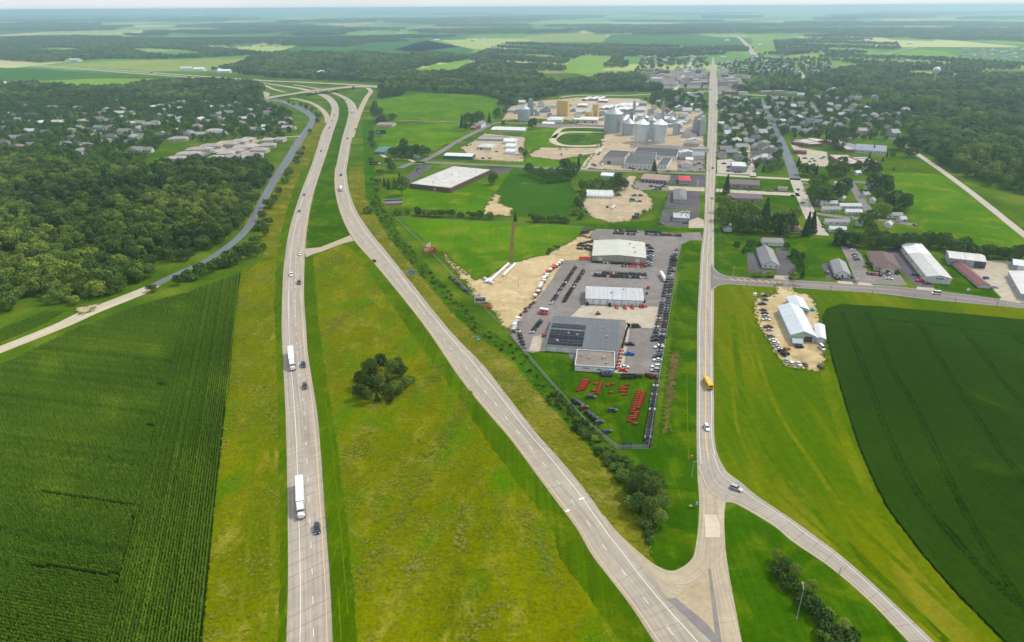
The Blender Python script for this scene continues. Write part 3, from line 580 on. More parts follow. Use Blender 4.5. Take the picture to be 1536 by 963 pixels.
poly('worn_track', [(664, 374), (676, 390), (700, 412), (690, 412), (668, 390)], m_sand, .016)
poly('gravel_lot', [(874, 306), (880, 297), (905, 290), (925, 288), (940, 264), (956, 264), (948, 280), (965, 287), (979, 299), (980, 309), (968, 320), (945, 331), (918, 334), (893, 328), (880, 318)], m_gravel, .016)
poly('garage_forecourt', [(956, 270), (1003, 277), (1003, 286), (950, 284), (946, 280)], m_asph, .024)
poly('office_lot', [(1004.5, 286), (1050, 288), (1049.5, 308.6), (1046, 313), (996, 311)], m_asphd, .016)
poly('restaurant_lot', [(994, 314), (1049, 314), (1047.5, 326), (1033, 331), (1033, 341), (989, 338.5)], m_asphd, .016)
poly('restaurant_drive', [(1033, 331), (1047, 326), (1056, 330), (1056, 342), (1033, 342)], m_conc, .02)
poly('fuel_lot', [(1007, 263), (1057, 264), (1057, 281), (1003, 276)], m_asphd, .016)
poly('office_drive', [(1003, 279), (1057, 281), (1057, 287), (1003, 285)], m_conc, .012)
poly('barn_yard', [(1163, 427), (1192, 428), (1190, 437), (1215, 443), (1224, 457), (1228, 478), (1237, 505), (1237, 530), (1233, 557), (1190, 552), (1176, 547), (1163, 530), (1149, 505), (1138, 485), (1131, 465), (1133, 447), (1150, 446), (1166, 440)], m_sand, .020)
poly('house_drive', [(1120, 379), (1138, 380), (1140, 398), (1150, 403), (1166, 404), (1164, 372), (1178, 371), (1184, 390), (1197, 408), (1182, 417), (1162, 416), (1160, 413), (1123, 409)], m_asphd, .016)
poly('office_drive', [(1232, 395), (1247, 395), (1252, 410), (1283, 414), (1279, 424), (1260, 423), (1258, 420), (1240, 418)], m_asphd, .016)
poly('clinic_lot', [(1260, 368), (1274, 365), (1292, 382), (1300, 400), (1300, 407), (1350, 412), (1361, 428), (1306, 426), (1284, 424), (1272, 392)], m_asph, .020)
poly('warehouse_lot', [(1328, 370), (1350, 369), (1388, 420), (1402, 432), (1374, 430), (1348, 405)], m_asphd, .020)
poly('shed_yard', [(1432, 398), (1450, 396), (1478, 391), (1510, 390), (1560, 402), (1600, 440), (1600, 462), (1505, 449), (1488, 432)], m_conc, .016)
poly('mill_yard', [(752, 180), (765, 160), (800, 152), (870, 146), (960, 148), (1000, 168), (1056, 166), (1057, 257), (1000, 256), (940, 256), (876, 252), (892, 230), (836, 240), (800, 236), (792, 232), (812, 221), (900, 222), (908, 198), (908, 190), (870, 187), (850, 180), (800, 178)], m_gravel, .012)
poly('grass_island', [(842, 194), (860, 193), (906, 194), (906, 198), (846, 198)], m_lawn, .022)
poly('grass_island', [(834, 204), (846, 201.5), (880, 202), (872, 214), (845, 216), (835, 211)], m_lawn, .022)
poly('contractor_yard', [(690, 222), (716, 208), (726, 200), (788, 206), (786, 243), (740, 241), (712, 240), (700, 230)], m_gravel, .014)
poly('warehouse_drive', [(627, 248), (652, 248), (614, 274), (609, 266)], m_asphd, .016)
poly('warehouse_drive', [(722, 253), (770, 252), (758, 260), (700, 267)], m_asphd, .016)
poly('school_lot', [(1184, 214), (1200, 222), (1240, 228), (1244, 250), (1206, 248), (1196, 232)], m_conc, .016)
poly('downtown_paving', [(960, 132), (985, 108), (1060, 102), (1063, 132)], m_asph, .012)
poly('downtown_paving', [(1076, 108), (1108, 112), (1120, 132), (1078, 140)], m_asph, .012)
poly('mill_apron', [(800, 187), (838, 186), (908, 187), (908, 192), (838, 191.5), (800, 190)], m_asph, .03)
poly('mill_apron', [(906, 224), (945, 222), (945, 216), (1010, 218), (1056, 224), (1056, 256), (1016, 256), (1014, 226), (960, 221)], m_asph, .026)
poly('car_park', [(870, 148), (960, 150), (990, 172), (900, 172), (864, 166)], m_conc, .02, False)
for pts in ([(1162, 413), (1182, 414), (1184, 420), (1160, 418)], [(1257, 421), (1278, 423), (1281, 427), (1256, 425)], [(1288, 423), (1306, 425), (1310, 429), (1286, 427)], [(1376, 430), (1400, 432), (1406, 437), (1374, 434)], [(1500, 447), (1526, 450), (1532, 455), (1500, 450)]): poly('driveway_apron', pts, m_conc, .040)
poly('condominium_paving', [(262, 244), (300, 224), (330, 212), (372, 208), (404, 216), (400, 226), (392, 236), (330, 246)], m_streetc, .03)
for pts in ([(302, 236), (318, 229), (336, 228), (330, 236), (312, 241)], [(336, 222), (360, 217), (372, 218), (350, 226)], [(380, 214), (398, 212), (396, 218)]): poly('grass_island', pts, m_lawn, .06)
poly('rear_yard', [(1076, 240), (1098, 238), (1126, 256), (1128, 262), (1076, 260)], m_streetc, .016)
# ------------------------------------------------------------------ vegetation
m_leaf = leafmat('foliage', (.022, .042, .014), (.082, .142, .028), (.225, .285, .045))
m_needle = leafmat('needles', (.020, .042, .022), (.045, .085, .036), (.10, .14, .05))
m_corn = leafmat('corn_leaf', (.078, .165, .014), (.165, .295, .024), (.36, .48, .04))
m_grassb = leafmat('grass_blade', (.10, .16, .018), (.22, .25, .03), (.42, .38, .14))
m_bark = plain('bark', S(92, 80, 66), .9)
def cards(C, Nn, size, rng, flat=.55):
    """leaf cards at C facing roughly along Nn"""
    n = len(C); Nn = Nn + rng.normal(0, flat, (n, 3)); Nn /= np.linalg.norm(Nn, axis=1)[:, None] + 1e-9
    r = rng.normal(0, 1, (n, 3)); U = np.cross(Nn, r); U /= np.linalg.norm(U, axis=1)[:, None] + 1e-9; Vv = np.cross(Nn, U)
    s = size * rng.uniform(.6, 1.3, n)[:, None]; a = s * rng.uniform(.5, 1, n)[:, None]
    q = np.stack([C - U * s - Vv * a * .5, C + U * s * .25 - Vv * a, C + U * s + Vv * a * .4, C - U * s * .3 + Vv * a], 1)
    return q.reshape(-1, 3), np.arange(4 * n).reshape(-1, 4)
def crown_pts(kind, n, rng):
    if kind in ('round', 'wide', 'tall'):
        rx, rz, zc = {'round': (.42, .42, .53), 'wide': (.56, .40, .54), 'tall': (.29, .45, .51)}[kind]
        k = rng.integers(9, 15); L = []
        for i in range(k):
            a = rng.uniform(0, 6.283); e = rng.uniform(-.75, 1); rr = rng.uniform(.35, .72)
            L.append((rx * rr * math.cos(a) * math.sqrt(max(0, 1 - e * e * .8)), rx * rr * math.sin(a) * math.sqrt(max(0, 1 - e * e * .8)), zc + rz * e * .66, rng.uniform(.38, .6) * rx))
        L.append((0, 0, zc, rx * .7)); L = np.array(L)
        w = L[:, 3] ** 2; ch = rng.choice(len(L), n * 3, p=w / w.sum())
        d = rng.normal(0, 1, (n * 3, 3)); d[:, 2] = np.abs(d[:, 2]) * rng.choice([1, 1, 1, -1], n * 3); d /= np.linalg.norm(d, axis=1)[:, None]
        C = L[ch, :3] + d * (L[ch, 3] * rng.uniform(.82, 1.08, n * 3))[:, None]
        inside = np.zeros(len(C), bool)
        for j in range(len(L)): inside |= (np.linalg.norm(C - L[j, :3], axis=1) < L[j, 3] * .74)
        C, d = C[~inside][:n], d[~inside][:n]
        return C, d
    if kind == 'conifer':
        t = rng.uniform(0, 1, n) ** .75; z = .10 + .88 * (1 - t); tier = .75 + .35 * np.abs(np.sin(z * 26)); R = .19 * t * tier + .008
        a = rng.uniform(0, 6.283, n); C = np.stack([R * np.cos(a), R * np.sin(a), z - R * .25], 1)
        return C, np.stack([np.cos(a), np.sin(a), np.full(n, .55)], 1)
    if kind == 'bush':
        k = 6; L = np.array([(rng.uniform(-.4, .4), rng.uniform(-.4, .4), rng.uniform(.2, .5), rng.uniform(.28, .45)) for _ in range(k)])
        ch = rng.integers(0, k, n); d = rng.normal(0, 1, (n, 3)); d[:, 2] = np.abs(d[:, 2]); d /= np.linalg.norm(d, axis=1)[:, None]
        C = L[ch, :3] + d * (L[ch, 3] * rng.uniform(.75, 1.1, n))[:, None]; C[:, 2] = np.maximum(C[:, 2], .03)
        return C, d
    if kind == 'clump':            # a far stand of trees seen as one tuft
        x = rng.uniform(-.5, .5, (n, 2)); h = .30 + .12 * np.sin(x[:, 0] * 17 + 1) * np.cos(x[:, 1] * 15) + rng.uniform(-.06, .04, n)
        return np.stack([x[:, 0], x[:, 1], h], 1), np.stack([rng.normal(0, .4, n), rng.normal(0, .4, n), np.ones(n)], 1)
def trunk_mb(kind, rng, mi=0):
    b = MB(); r = .018; top = {'conifer': .9, 'bush': .25, 'tall': .6}.get(kind, .55)
    b.cyl((0, 0, -.01), r * 1.4, top, 7, mi, r2=r * .5)
    if kind in ('round', 'wide', 'tall'):
        for i in range(5):
            a = i * 1.3 + rng.uniform(0, 1); z0 = rng.uniform(.22, .4); l = rng.uniform(.18, .3); p0 = Vector((0, 0, z0)); p1 = Vector((math.cos(a) * l * .75, math.sin(a) * l * .75, z0 + l * .8))
            d = (p1 - p0).normalized(); u = d.orthogonal().normalized(); w = d.cross(u)
            rings = [[tuple(p + (u * math.cos(t) + w * math.sin(t)) * rr) for t in (0, 1.57, 3.14, 4.71)] for p, rr in ((p0, r * .7), (p1, r * .25))]
            b.loft(rings, mi)
    return b
CROWN, TRUNK, SRC = {}, {}, {}
src_col = bpy.data.collections.new('tree_sources')
def make_kind(key, kind, n, size, mat, seed, flat=.55):
    rng = np.random.default_rng(seed); C, d = crown_pts(kind, n, rng); V, F = cards(C, d, size, rng, flat)
    CROWN[key] = npmesh('crown', V, F, mat)
    tb = trunk_mb(kind, rng); TRUNK[key] = tb.mesh('trunk', m_bark)
    # joined copy for the instanced woods
    b = MB(); nV = len(V); fl = [tuple(int(i) for i in f) for f in F]
    me = bpy.data.meshes.new('tree_' + key)
    if kind == 'clump': me.from_pydata(V.tolist(), [], fl); mi = [0] * len(fl)
    else: me.from_pydata(V.tolist() + list(tb.v), [], fl + [tuple(i + nV for i in f) for f in tb.f]); mi = [0] * len(fl) + [1] * len(tb.f)
    me.materials.append(mat); me.materials.append(m_bark); me.polygons.foreach_set('material_index', mi); me.update()
    so = bpy.data.objects.new('source_' + key, me); SRC[key] = so
for i in range(4): make_kind(f'round{i}', 'round', 900, .042, m_leaf, 10 + i)
for i in range(3): make_kind(f'wide{i}', 'wide', 1000, .045, m_leaf, 30 + i)
for i in range(2): make_kind(f'tall{i}', 'tall', 800, .04, m_leaf, 40 + i)
for i in range(3): make_kind(f'fine{i}', 'round', 2600, .025, m_leaf, 50 + i)
for i in range(2): make_kind(f'conifer{i}', 'conifer', 900, .034, m_needle, 60 + i, .45)
for i in range(3): make_kind(f'bush{i}', 'bush', 500, .085, m_leaf, 70 + i)
for i in range(2): make_kind(f'clump{i}', 'clump', 380, .045, m_leaf, 80 + i, .35)
def tuft(name, nb, h, spread, mat, seed, w=.05, arch=.5):
    rng = random.Random(seed); b = MB()
    for i in range(nb):
        a = rng.uniform(0, 6.283); l = h * rng.uniform(.55, 1); dx, dy = math.cos(a), math.sin(a); px, py = -dy * w, dx * w
        x0, y0 = rng.uniform(-.5, .5) * spread, rng.uniform(-.5, .5) * spread; s = arch * rng.uniform(.5, 1.2)
        pts = [(x0, y0, 0), (x0 + dx * s * .35, y0 + dy * s * .35, l * .75), (x0 + dx * s, y0 + dy * s, l * rng.uniform(.75, 1))]
        v = []
        for k, p in enumerate(pts):
            q = (1, .9, .15)[k]; v += [(p[0] - px * q, p[1] - py * q, p[2]), (p[0] + px * q, p[1] + py * q, p[2])]
        b.add(v, [(0, 1, 3, 2), (2, 3, 5, 4)])
    return bpy.data.objects.new('source_' + name, b.mesh(name, mat))
SRC['corn0'] = tuft('corn_plant', 9, 2.2, .12, m_corn, 1, .07, .34); SRC['corn1'] = tuft('corn_plant', 9, 2.35, .12, m_corn, 2, .07, .36)
SRC['grass0'] = tuft('grass_tuft', 16, .55, .9, m_grassb, 3, .05, .5); SRC['grass1'] = tuft('grass_tuft', 16, .7, 1.1, m_grassb, 4, .06, .6)

def scatter(name, pts, keys, scale, tint, parent=None, rot=None):
    """one object that places instances on its own points (woods, crops, rough grass)"""
    n = len(pts); pts = np.asarray(pts, np.float32).reshape(-1, 3)
    me = bpy.data.meshes.new(name); me.vertices.add(n); me.vertices.foreach_set('co', pts.ravel())
    def attr(nm, typ, arr):
        a = me.attributes.new(nm, typ, 'POINT'); a.data.foreach_set('value', np.asarray(arr))
    attr('scl', 'FLOAT', np.asarray(scale, np.float32)); attr('tint', 'FLOAT', np.asarray(tint, np.float32))
    attr('rot', 'FLOAT', (RNG.uniform(0, 6.283, n) if rot is None else rot).astype(np.float32)); attr('pick', 'INT', RNG.integers(0, len(keys), n).astype(np.int32))
    o = link(name, me, parent); o['kind'] = 'stuff'
    ng = bpy.data.node_groups.new('scatter_' + name, 'GeometryNodeTree')
    ng.interface.new_socket('Geometry', in_out='INPUT', socket_type='NodeSocketGeometry'); ng.interface.new_socket('Geometry', in_out='OUTPUT', socket_type='NodeSocketGeometry')
    gi = ng.nodes.new('NodeGroupInput'); go = ng.nodes.new('NodeGroupOutput')
    m2p = ng.nodes.new('GeometryNodeMeshToPoints'); ng.links.new(gi.outputs[0], m2p.inputs[0])
    iop = ng.nodes.new('GeometryNodeInstanceOnPoints'); ng.links.new(m2p.outputs[0], iop.inputs['Points'])
    gti = ng.nodes.new('GeometryNodeGeometryToInstance')
    for k in reversed(keys):
        oi = ng.nodes.new('GeometryNodeObjectInfo'); oi.inputs['Object'].default_value = SRC[k]; oi.inputs['As Instance'].default_value = False
        ng.links.new(oi.outputs['Geometry'], gti.inputs[0])
    ng.links.new(gti.outputs[0], iop.inputs['Instance']); iop.inputs['Pick Instance'].default_value = True
    def na(nm, dt):
        a = ng.nodes.new('GeometryNodeInputNamedAttribute'); a.data_type = dt; a.inputs[0].default_value = nm; return a.outputs[0]
    ng.links.new(na('pick', 'INT'), iop.inputs['Instance Index'])
    cx = ng.nodes.new('ShaderNodeCombineXYZ'); ng.links.new(na('rot', 'FLOAT'), cx.inputs[2]); ng.links.new(cx.outputs[0], iop.inputs['Rotation'])
    ng.links.new(na('scl', 'FLOAT'), iop.inputs['Scale']); ng.links.new(iop.outputs[0], go.inputs[0])
    md = o.modifiers.new('scatter', 'NODES'); md.node_group = ng
    return o
HOUSES = []                      # (x, y, radius) discs that keep trees off buildings
def field_points(pxpoly, s, jit=.45, excl=True, holes=True, rowdir=None, along=None):
    w = np.array([P(*p).to_tuple()[:2] for p in pxpoly]); 
    ang = 0.0 if rowdir is None else math.atan2(rowdir[1], rowdir[0]); ca, sa = math.cos(ang), math.sin(ang)
    q = np.stack([w[:, 0] * ca + w[:, 1] * sa, -w[:, 0] * sa + w[:, 1] * ca], 1); a = along or s
    gx, gy = np.meshgrid(np.arange(q[:, 0].min(), q[:, 0].max(), a), np.arange(q[:, 1].min(), q[:, 1].max(), s))
    gx, gy = gx.ravel(), gy.ravel(); gx = gx + RNG.uniform(-jit, jit, len(gx)) * a; gy = gy + RNG.uniform(-jit, jit, len(gy)) * (s if rowdir is None else .12)
    X, Y = gx * ca - gy * sa, gx * sa + gy * ca
    px, py = W2P(X, Y); k = inpoly(px, py, pxpoly)
    if excl:
        for e in EXCL:
            ex = np.array(e); 
            if ex[:, 0].max() < px.min() or ex[:, 0].min() > px.max() or ex[:, 1].max() < py.min() or ex[:, 1].min() > py.max(): continue
            k &= ~inpoly(px, py, e)
    X, Y = X[k], Y[k]
    if holes:
        for hx, hy, hr in HOUSES:
            kk = (X - hx) ** 2 + (Y - hy) ** 2 > hr * hr; X, Y = X[kk], Y[kk]
    return np.stack([X, Y, np.zeros(len(X))], 1)

# corn west of the highway -------------------------------------------------
CORN_B = [(300, 1015), (303, 963), (318, 800), (326, 720), (335, 640), (345, 560), (352, 480), (361, 410), (300, 432), (282, 440), (262, 520), (238, 620), (213, 730), (180, 870), (158, 963), (144, 1015)]
CORN_A = [(282, 440), (262, 520), (238, 620), (213, 730), (180, 870), (158, 963), (144, 1015), (-30, 1015), (-30, 560), (0, 550), (120, 492), (200, 462)]
dB = (P(352, 480) - P(308, 920)).to_2d(); dA = (P(205, 762) - P(65, 741)).to_2d()
for pl, dr in ((CORN_B, dB), (CORN_A, dA)):
    pts = field_points(pl, 1.0 if pl is CORN_B else 1.15, .4, False, False, dr, .42)
    px, py = W2P(pts[:, 0], pts[:, 1]); keep = np.ones(len(pts), bool)
    if pl is CORN_A:
        for (x0, y0), (x1, y1), ww in (((65, 741), (205, 762), 2.2), ((50, 850), (180, 866), 2.4), ((201, 778), (210, 779), 3.5), ((176, 876), (182, 877), 3.5), ((238, 578), (248, 579), 2.5), ((222, 640), (232, 641), 2)):
            t = np.clip(((px - x0) * (x1 - x0) + (py - y0) * (y1 - y0)) / ((x1 - x0) ** 2 + (y1 - y0) ** 2), 0, 1)
            keep &= np.hypot(px - x0 - t * (x1 - x0), py - y0 - t * (y1 - y0)) > ww
    pts = pts[keep]; X, Y = pts[:, 0], pts[:, 1]
    rowid = np.round((-X * dr[1] + Y * dr[0]) / math.hypot(*dr) / (1.0 if pl is CORN_B else 1.15)).astype(int); rv = RNG.normal(0, .09, rowid.max() - rowid.min() + 1)[rowid - rowid.min()]
    tn = rv + .40 + .16 * np.sin(X * .045 + 1.3 * np.sin(Y * .03)) * np.cos(Y * .038) + .16 * np.clip(np.sin(X * .11 + Y * .07) * np.sin(Y * .05 - X * .02) - .55, 0, 1) * 3 + RNG.normal(0, .05, len(X))
    o = scatter('corn_rows', pts, ['corn0', 'corn1'], RNG.uniform(.8, 1.12, len(X)), tn)
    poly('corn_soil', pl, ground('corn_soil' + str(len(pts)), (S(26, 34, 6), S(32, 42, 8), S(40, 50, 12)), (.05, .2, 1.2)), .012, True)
CORN_C = [(-30, 497), (0, 495), (30, 484), (62, 470), (100, 466), (70, 484), (20, 506), (-30, 526)]
pts = field_points(CORN_C, 1.1, .4, False, False, dA, .6); scatter('corn_rows', pts, ['corn0'], RNG.uniform(.7, 1, len(pts)), RNG.normal(.3, .06, len(pts)))

# soybeans east: one canopy with wheel tracks --------------------------------
SOY = [(1240, 463), (1260, 457), (1330, 461), (1536, 480), (1650, 492), (1680, 1010), (1555, 1010), (1506, 963), (1438, 895), (1386, 835), (1334, 768), (1312, 726), (1288, 670), (1270, 615), (1256, 566), (1241, 515), (1233, 475)]
TRACKS = [[(1262, 470), (1269, 488), (1297, 558), (1329, 649), (1370, 732), (1422, 799), (1482, 867), (1545, 925), (1600, 980)], [(1298, 470), (1305, 480), (1339, 558), (1370, 610), (1422, 718), (1448, 773), (1500, 861), (1540, 915), (1600, 975)],
          [(1378, 488), (1417, 553), (1474, 641), (1536, 725), (1600, 800)], [(1443, 495), (1500, 568), (1545, 622), (1600, 680)], [(1520, 506), (1580, 560)], [(1290, 478), (1400, 488), (1536, 506), (1640, 520)]]
w = np.array([P(*p).to_tuple()[:2] for p in SOY]); st = .5
gx = np.arange(w[:, 0].min(), w[:, 0].max(), st); gy = np.arange(w[:, 1].min(), w[:, 1].max(), st); GX, GY = np.meshgrid(gx, gy); sh = GX.shape
Zs = .62 + .10 * np.sin(GX * .31) * np.sin(GY * .23) + RNG.normal(0, .075, sh)
for tr in TRACKS:
    c = catmull([(*P(*p).xy, 0) for p in tr], 8)
    for i in range(len(c) - 1):
        a, b_ = c[i], c[i + 1]; d = b_ - a; L2 = d.x ** 2 + d.y ** 2
        x0, x1, y0, y1 = min(a.x, b_.x) - 4, max(a.x, b_.x) + 4, min(a.y, b_.y) - 4, max(a.y, b_.y) + 4
        i0, i1 = np.searchsorted(gx, [x0, x1]); j0, j1 = np.searchsorted(gy, [y0, y1])
        if i1 <= i0 or j1 <= j0: continue
        sx, sy = GX[j0:j1, i0:i1], GY[j0:j1, i0:i1]; t = np.clip(((sx - a.x) * d.x + (sy - a.y) * d.y) / L2, 0, 1)
        dd = np.abs(np.hypot(sx - a.x - t * d.x, sy - a.y - t * d.y) - 1.0)
        zz = Zs[j0:j1, i0:i1]; zz[dd < .3] = np.minimum(zz[dd < .3], .06)
px, py = W2P(GX, GY); ins = inpoly(px, py, SOY); lowv = (Zs < .1).astype(int); lowc = lowv[:-1, :-1] + lowv[1:, :-1] + lowv[:-1, 1:] + lowv[1:, 1:]
q = (lowc < 4) & ins[:-1, :-1] & ins[1:, :-1] & ins[:-1, 1:] & ins[1:, 1:]
idx = np.arange(sh[0] * sh[1]).reshape(sh); F = np.stack([idx[:-1, :-1], idx[:-1, 1:], idx[1:, 1:], idx[1:, :-1]], -1)[q]
used = np.unique(F); mp_ = np.zeros(sh[0] * sh[1], np.int64); mp_[used] = np.arange(len(used))
V = np.stack([GX.ravel() + RNG.normal(0, .07, GX.size), GY.ravel() + RNG.normal(0, .07, GX.size), Zs.ravel()], 1)[used]
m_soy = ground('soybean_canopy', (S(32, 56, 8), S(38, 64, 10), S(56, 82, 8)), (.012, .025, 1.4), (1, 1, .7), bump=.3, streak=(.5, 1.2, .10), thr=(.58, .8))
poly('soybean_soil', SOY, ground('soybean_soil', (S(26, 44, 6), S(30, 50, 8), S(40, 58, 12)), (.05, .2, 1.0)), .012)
o = link('soybean_field', npmesh('soybean_field', V, mp_[F], m_soy, True)); o['kind'] = 'stuff'

# rough grass ---------------------------------------------------------------
def rough(pl, s, sc, tbase, tamp, nm='rough_grass'):
    pts = field_points(pl, s, .5, True, False); X, Y = pts[:, 0], pts[:, 1]
    nz = np.sin(X * .09 + 2 * np.sin(Y * .045)) * np.sin(Y * .07 + 1.7 * np.sin(X * .05)) + .6 * np.sin(X * .21 + Y * .17) * np.sin(Y * .19 - X * .1)
    k = RNG.uniform(0, 1, len(X)) < .22 + .45 * np.clip(nz, 0, 1)
    pts, nz = pts[k], nz[k]
    scatter(nm, pts, ['grass0', 'grass1'], RNG.uniform(.5, 1.1, len(pts)) * sc, np.clip(tbase + tamp * nz + RNG.normal(0, .09, len(pts)), 0, 1))
rough([(476, 385), (515, 369), (530, 378), (555, 412), (610, 494), (688, 604), (733, 672), (788, 745), (822, 792), (838, 840), (876, 893), (926, 966), (946, 1005), (545, 1005), (530, 850), (514, 730), (492, 590), (482, 520), (474, 440)], 1.25, 1.0, .38, .14)
rough([(302, 1010), (318, 800), (335, 640), (352, 480), (362, 405), (400, 388), (420, 386), (414, 438), (414, 532), (417, 640), (420, 765), (420, 869), (416, 1010)], 1.15, 1.05, .40, .14)
rough([(523, 250), (545, 250), (548, 296), (566, 330), (622, 402), (690, 480), (752, 530), (825, 610), (905, 695), (975, 800), (984, 848), (940, 818), (878, 735), (800, 644), (726, 549), (670, 490), (590, 390), (536, 318)], 1.2, 1.0, .5, .2)
DITCH = [(550, 292), (564, 323), (590, 365), (652, 438), (710, 498), (766, 537), (815, 597), (905, 694), (960, 760), (966, 815), (974, 828), (978, 735), (930, 683), (836, 586), (786, 530), (730, 492), (671, 435), (608, 362), (566, 292)]
# bands of taller pale grass in the median
for band in ([(706, 588), (692, 618), (668, 650), (640, 692)], [(640, 705), (618, 745), (598, 785), (572, 822), (545, 856), (536, 890)], [(704, 756), (690, 790), (692, 832)], [(640, 832), (622, 852), (596, 882)], [(556, 612), (600, 596), (645, 572), (660, 545)], [(488, 500), (520, 470), (560, 455)], [(780, 760), (800, 800), (830, 860)], [(760, 900), (730, 930), (700, 960)]):
    c_ = catmull([(*P(*p).xy, 0) for p in band], 12); pp = []
    for a_, b2 in zip(c_, c_[1:]):
        for _ in range(int((b2 - a_).length * random.uniform(2.5, 4.5))):
            q = a_.lerp(b2, random.random()); pp.append((q.x + random.gauss(0, 1.9), q.y + random.gauss(0, 1.9), 0))
    scatter('tall_grass', pp, ['grass0', 'grass1'], RNG.uniform(.6, 1.3, len(pp)), np.clip(RNG.normal(random.choice([.28, .45, .55]), .12, len(pp)), 0, 1))
rough(DITCH, 1.2, 1.2, .14, .12, 'ditch_weeds')
# ------------------------------------------------------------------ buildings
m_wall = objcol('painted_wall', .75, noise=.10, scale=.35)
m_siding = objcol('metal_siding', .55, noise=.08, scale=.25, rib=2.2, ribdir=0)
m_rmetal = objcol('metal_roof', .45, noise=.07, scale=.2, rib=2.0, ribdir=0)
m_rmetalv = objcol('metal_roof_crosswise', .45, noise=.07, scale=.2, rib=2.0, ribdir=1)
m_shingle = objcol('shingles', .9, noise=.22, scale=2.5)
m_flat = objcol('membrane_roof', .85, noise=.22, scale=.16)
m_paint = objcol('paint', .3, noise=.05, spec=.5)
m_tint = objcol('tinted_part', .6, noise=.06)
m_glass = plain('window_glass', (.02, .026, .033), .12, spec=.6)
m_frame = plain('white_frame', (.62, .61, .58), .6)
m_steel = plain('galvanised_steel', (.42, .44, .46), .45, metal=.5)
m_dark = plain('dark_opening', (.018, .018, .02), .8)
m_rubber = plain('rubber', (.018, .018, .018), .85)
m_chrome = plain('bright_metal', (.5, .5, .5), .3, metal=.7)
m_lamp = plain('lamp_lens', (.75, .75, .7), .2)
m_red = plain('red_lens', (.35, .02, .02), .3)
m_wood = plain('weathered_wood', S(126, 108, 88), .9)
m_solar = plain('solar_cell', (.010, .012, .022), .45, spec=.15)
ME_WIN = MB().box(-.5, .5, -.06, .04, -.5, .5).mesh('window', m_frame); ME_PANE = MB().box(-.42, .42, -.075, -.05, -.42, -.03).box(-.42, .42, -.075, -.05, .03, .42).mesh('pane', m_glass)
def window(e, loc, rz, sc): link('pane', ME_PANE, link('window', ME_WIN, e, loc, rz, sc))
db = MB(); db.box(-.5, .5, -.07, .04, 0, 1, 0)
for k in range(1, 5): db.box(-.49, .49, -.085, -.06, k * .2 - .012, k * .2 + .012, 1)
ME_DOOR = db.mesh('door', [m_tint, m_steel])
vb = MB(); vb.box(-.5, .5, -.5, .5, 0, .75, 0); vb.cyl((0, 0, .75), .3, .3, 10, 0); ME_VENT = vb.mesh('roof_vent', m_steel)
pf = MB()
ME_CHIM = MB().box(-.5, .5, -.5, .5, 0, 1).box(-.6, .6, -.6, .6, 1, 1.15).mesh('chimney', m_tint)

WHITE, OFFW, GREYW, TAN, BRICK = (.62, .62, .60), (.55, .52, .46), (.34, .36, .37), (.42, .34, .24), (.16, .085, .06)
RGREY, RBROWN, RDARK, RWHITE, RSILV, RTAN = (.20, .19, .19), (.15, .105, .09), (.085, .085, .09), (.70, .70, .69), (.46, .48, .50), (.42, .37, .30)
def roof_mesh(kind, W, D, h, rise, oh, mat, ridge):
    b = MB(); w, d, t = W / 2 + oh, D / 2 + oh, .18
    if kind == 'flat':
        b.box(-w + oh, w - oh, -d + oh, d - oh, h - .5, h - .22)
    elif kind == 'gable':
        hh = h - oh * rise / ((D if ridge == 'u' else W) / 2)
        if ridge == 'u':
            for s in (-1, 1):
                v = [(-w, s * d, hh), (w, s * d, hh), (w, 0, h + rise), (-w, 0, h + rise)]; v += [(x, y, z + t) for x, y, z in v]
                b.add(v, [(0, 1, 2, 3), (7, 6, 5, 4), (0, 4, 5, 1), (1, 5, 6, 2), (3, 7, 4, 0)] if s < 0 else [(3, 2, 1, 0), (4, 5, 6, 7), (1, 5, 4, 0), (2, 6, 5, 1), (0, 4, 7, 3)])
        else:
            for s in (-1, 1):
                v = [(s * w, -d, hh), (s * w, d, hh), (0, d, h + rise), (0, -d, h + rise)]; v += [(x, y, z + t) for x, y, z in v]
                b.add(v, [(3, 2, 1, 0), (4, 5, 6, 7), (1, 5, 4, 0), (2, 6, 5, 1), (0, 4, 7, 3)] if s < 0 else [(0, 1, 2, 3), (7, 6, 5, 4), (0, 4, 5, 1), (1, 5, 6, 2), (3, 7, 4, 0)])
    elif kind == 'hip':
        k = min(W, D) / 2; 
        if W >= D: a, c = (-w + k, 0), (w - k, 0)
        else: a, c = (0, -d + k), (0, d - k)
        v = [(-w, -d, h), (w, -d, h), (w, d, h), (-w, d, h), (a[0], a[1], h + rise), (c[0], c[1], h + rise)]
        f = [(0, 1, 5, 4), (1, 2, 5), (2, 3, 4, 5), (3, 0, 4)] if W >= D else [(0, 1, 4), (1, 2, 5, 4), (2, 3, 5), (3, 0, 4, 5)]
        b.add(v, f + [(3, 2, 1, 0)])
    elif kind == 'arch':
        n = 12; pr = [(D / 2 * math.cos(math.pi * i / n) * 1.02, h + rise * math.sin(math.pi * i / n)) for i in range(n + 1)]
        v = []
        for x in (-w, w): v += [(x, y, z) for y, z in pr]
        b.add(v, [(i, i + 1, i + n + 2, i + n + 1) for i in range(n)] + [tuple(range(n, -1, -1)), tuple(range(n + 1, 2 * n + 2))])
    return b.mesh('roof', mat)
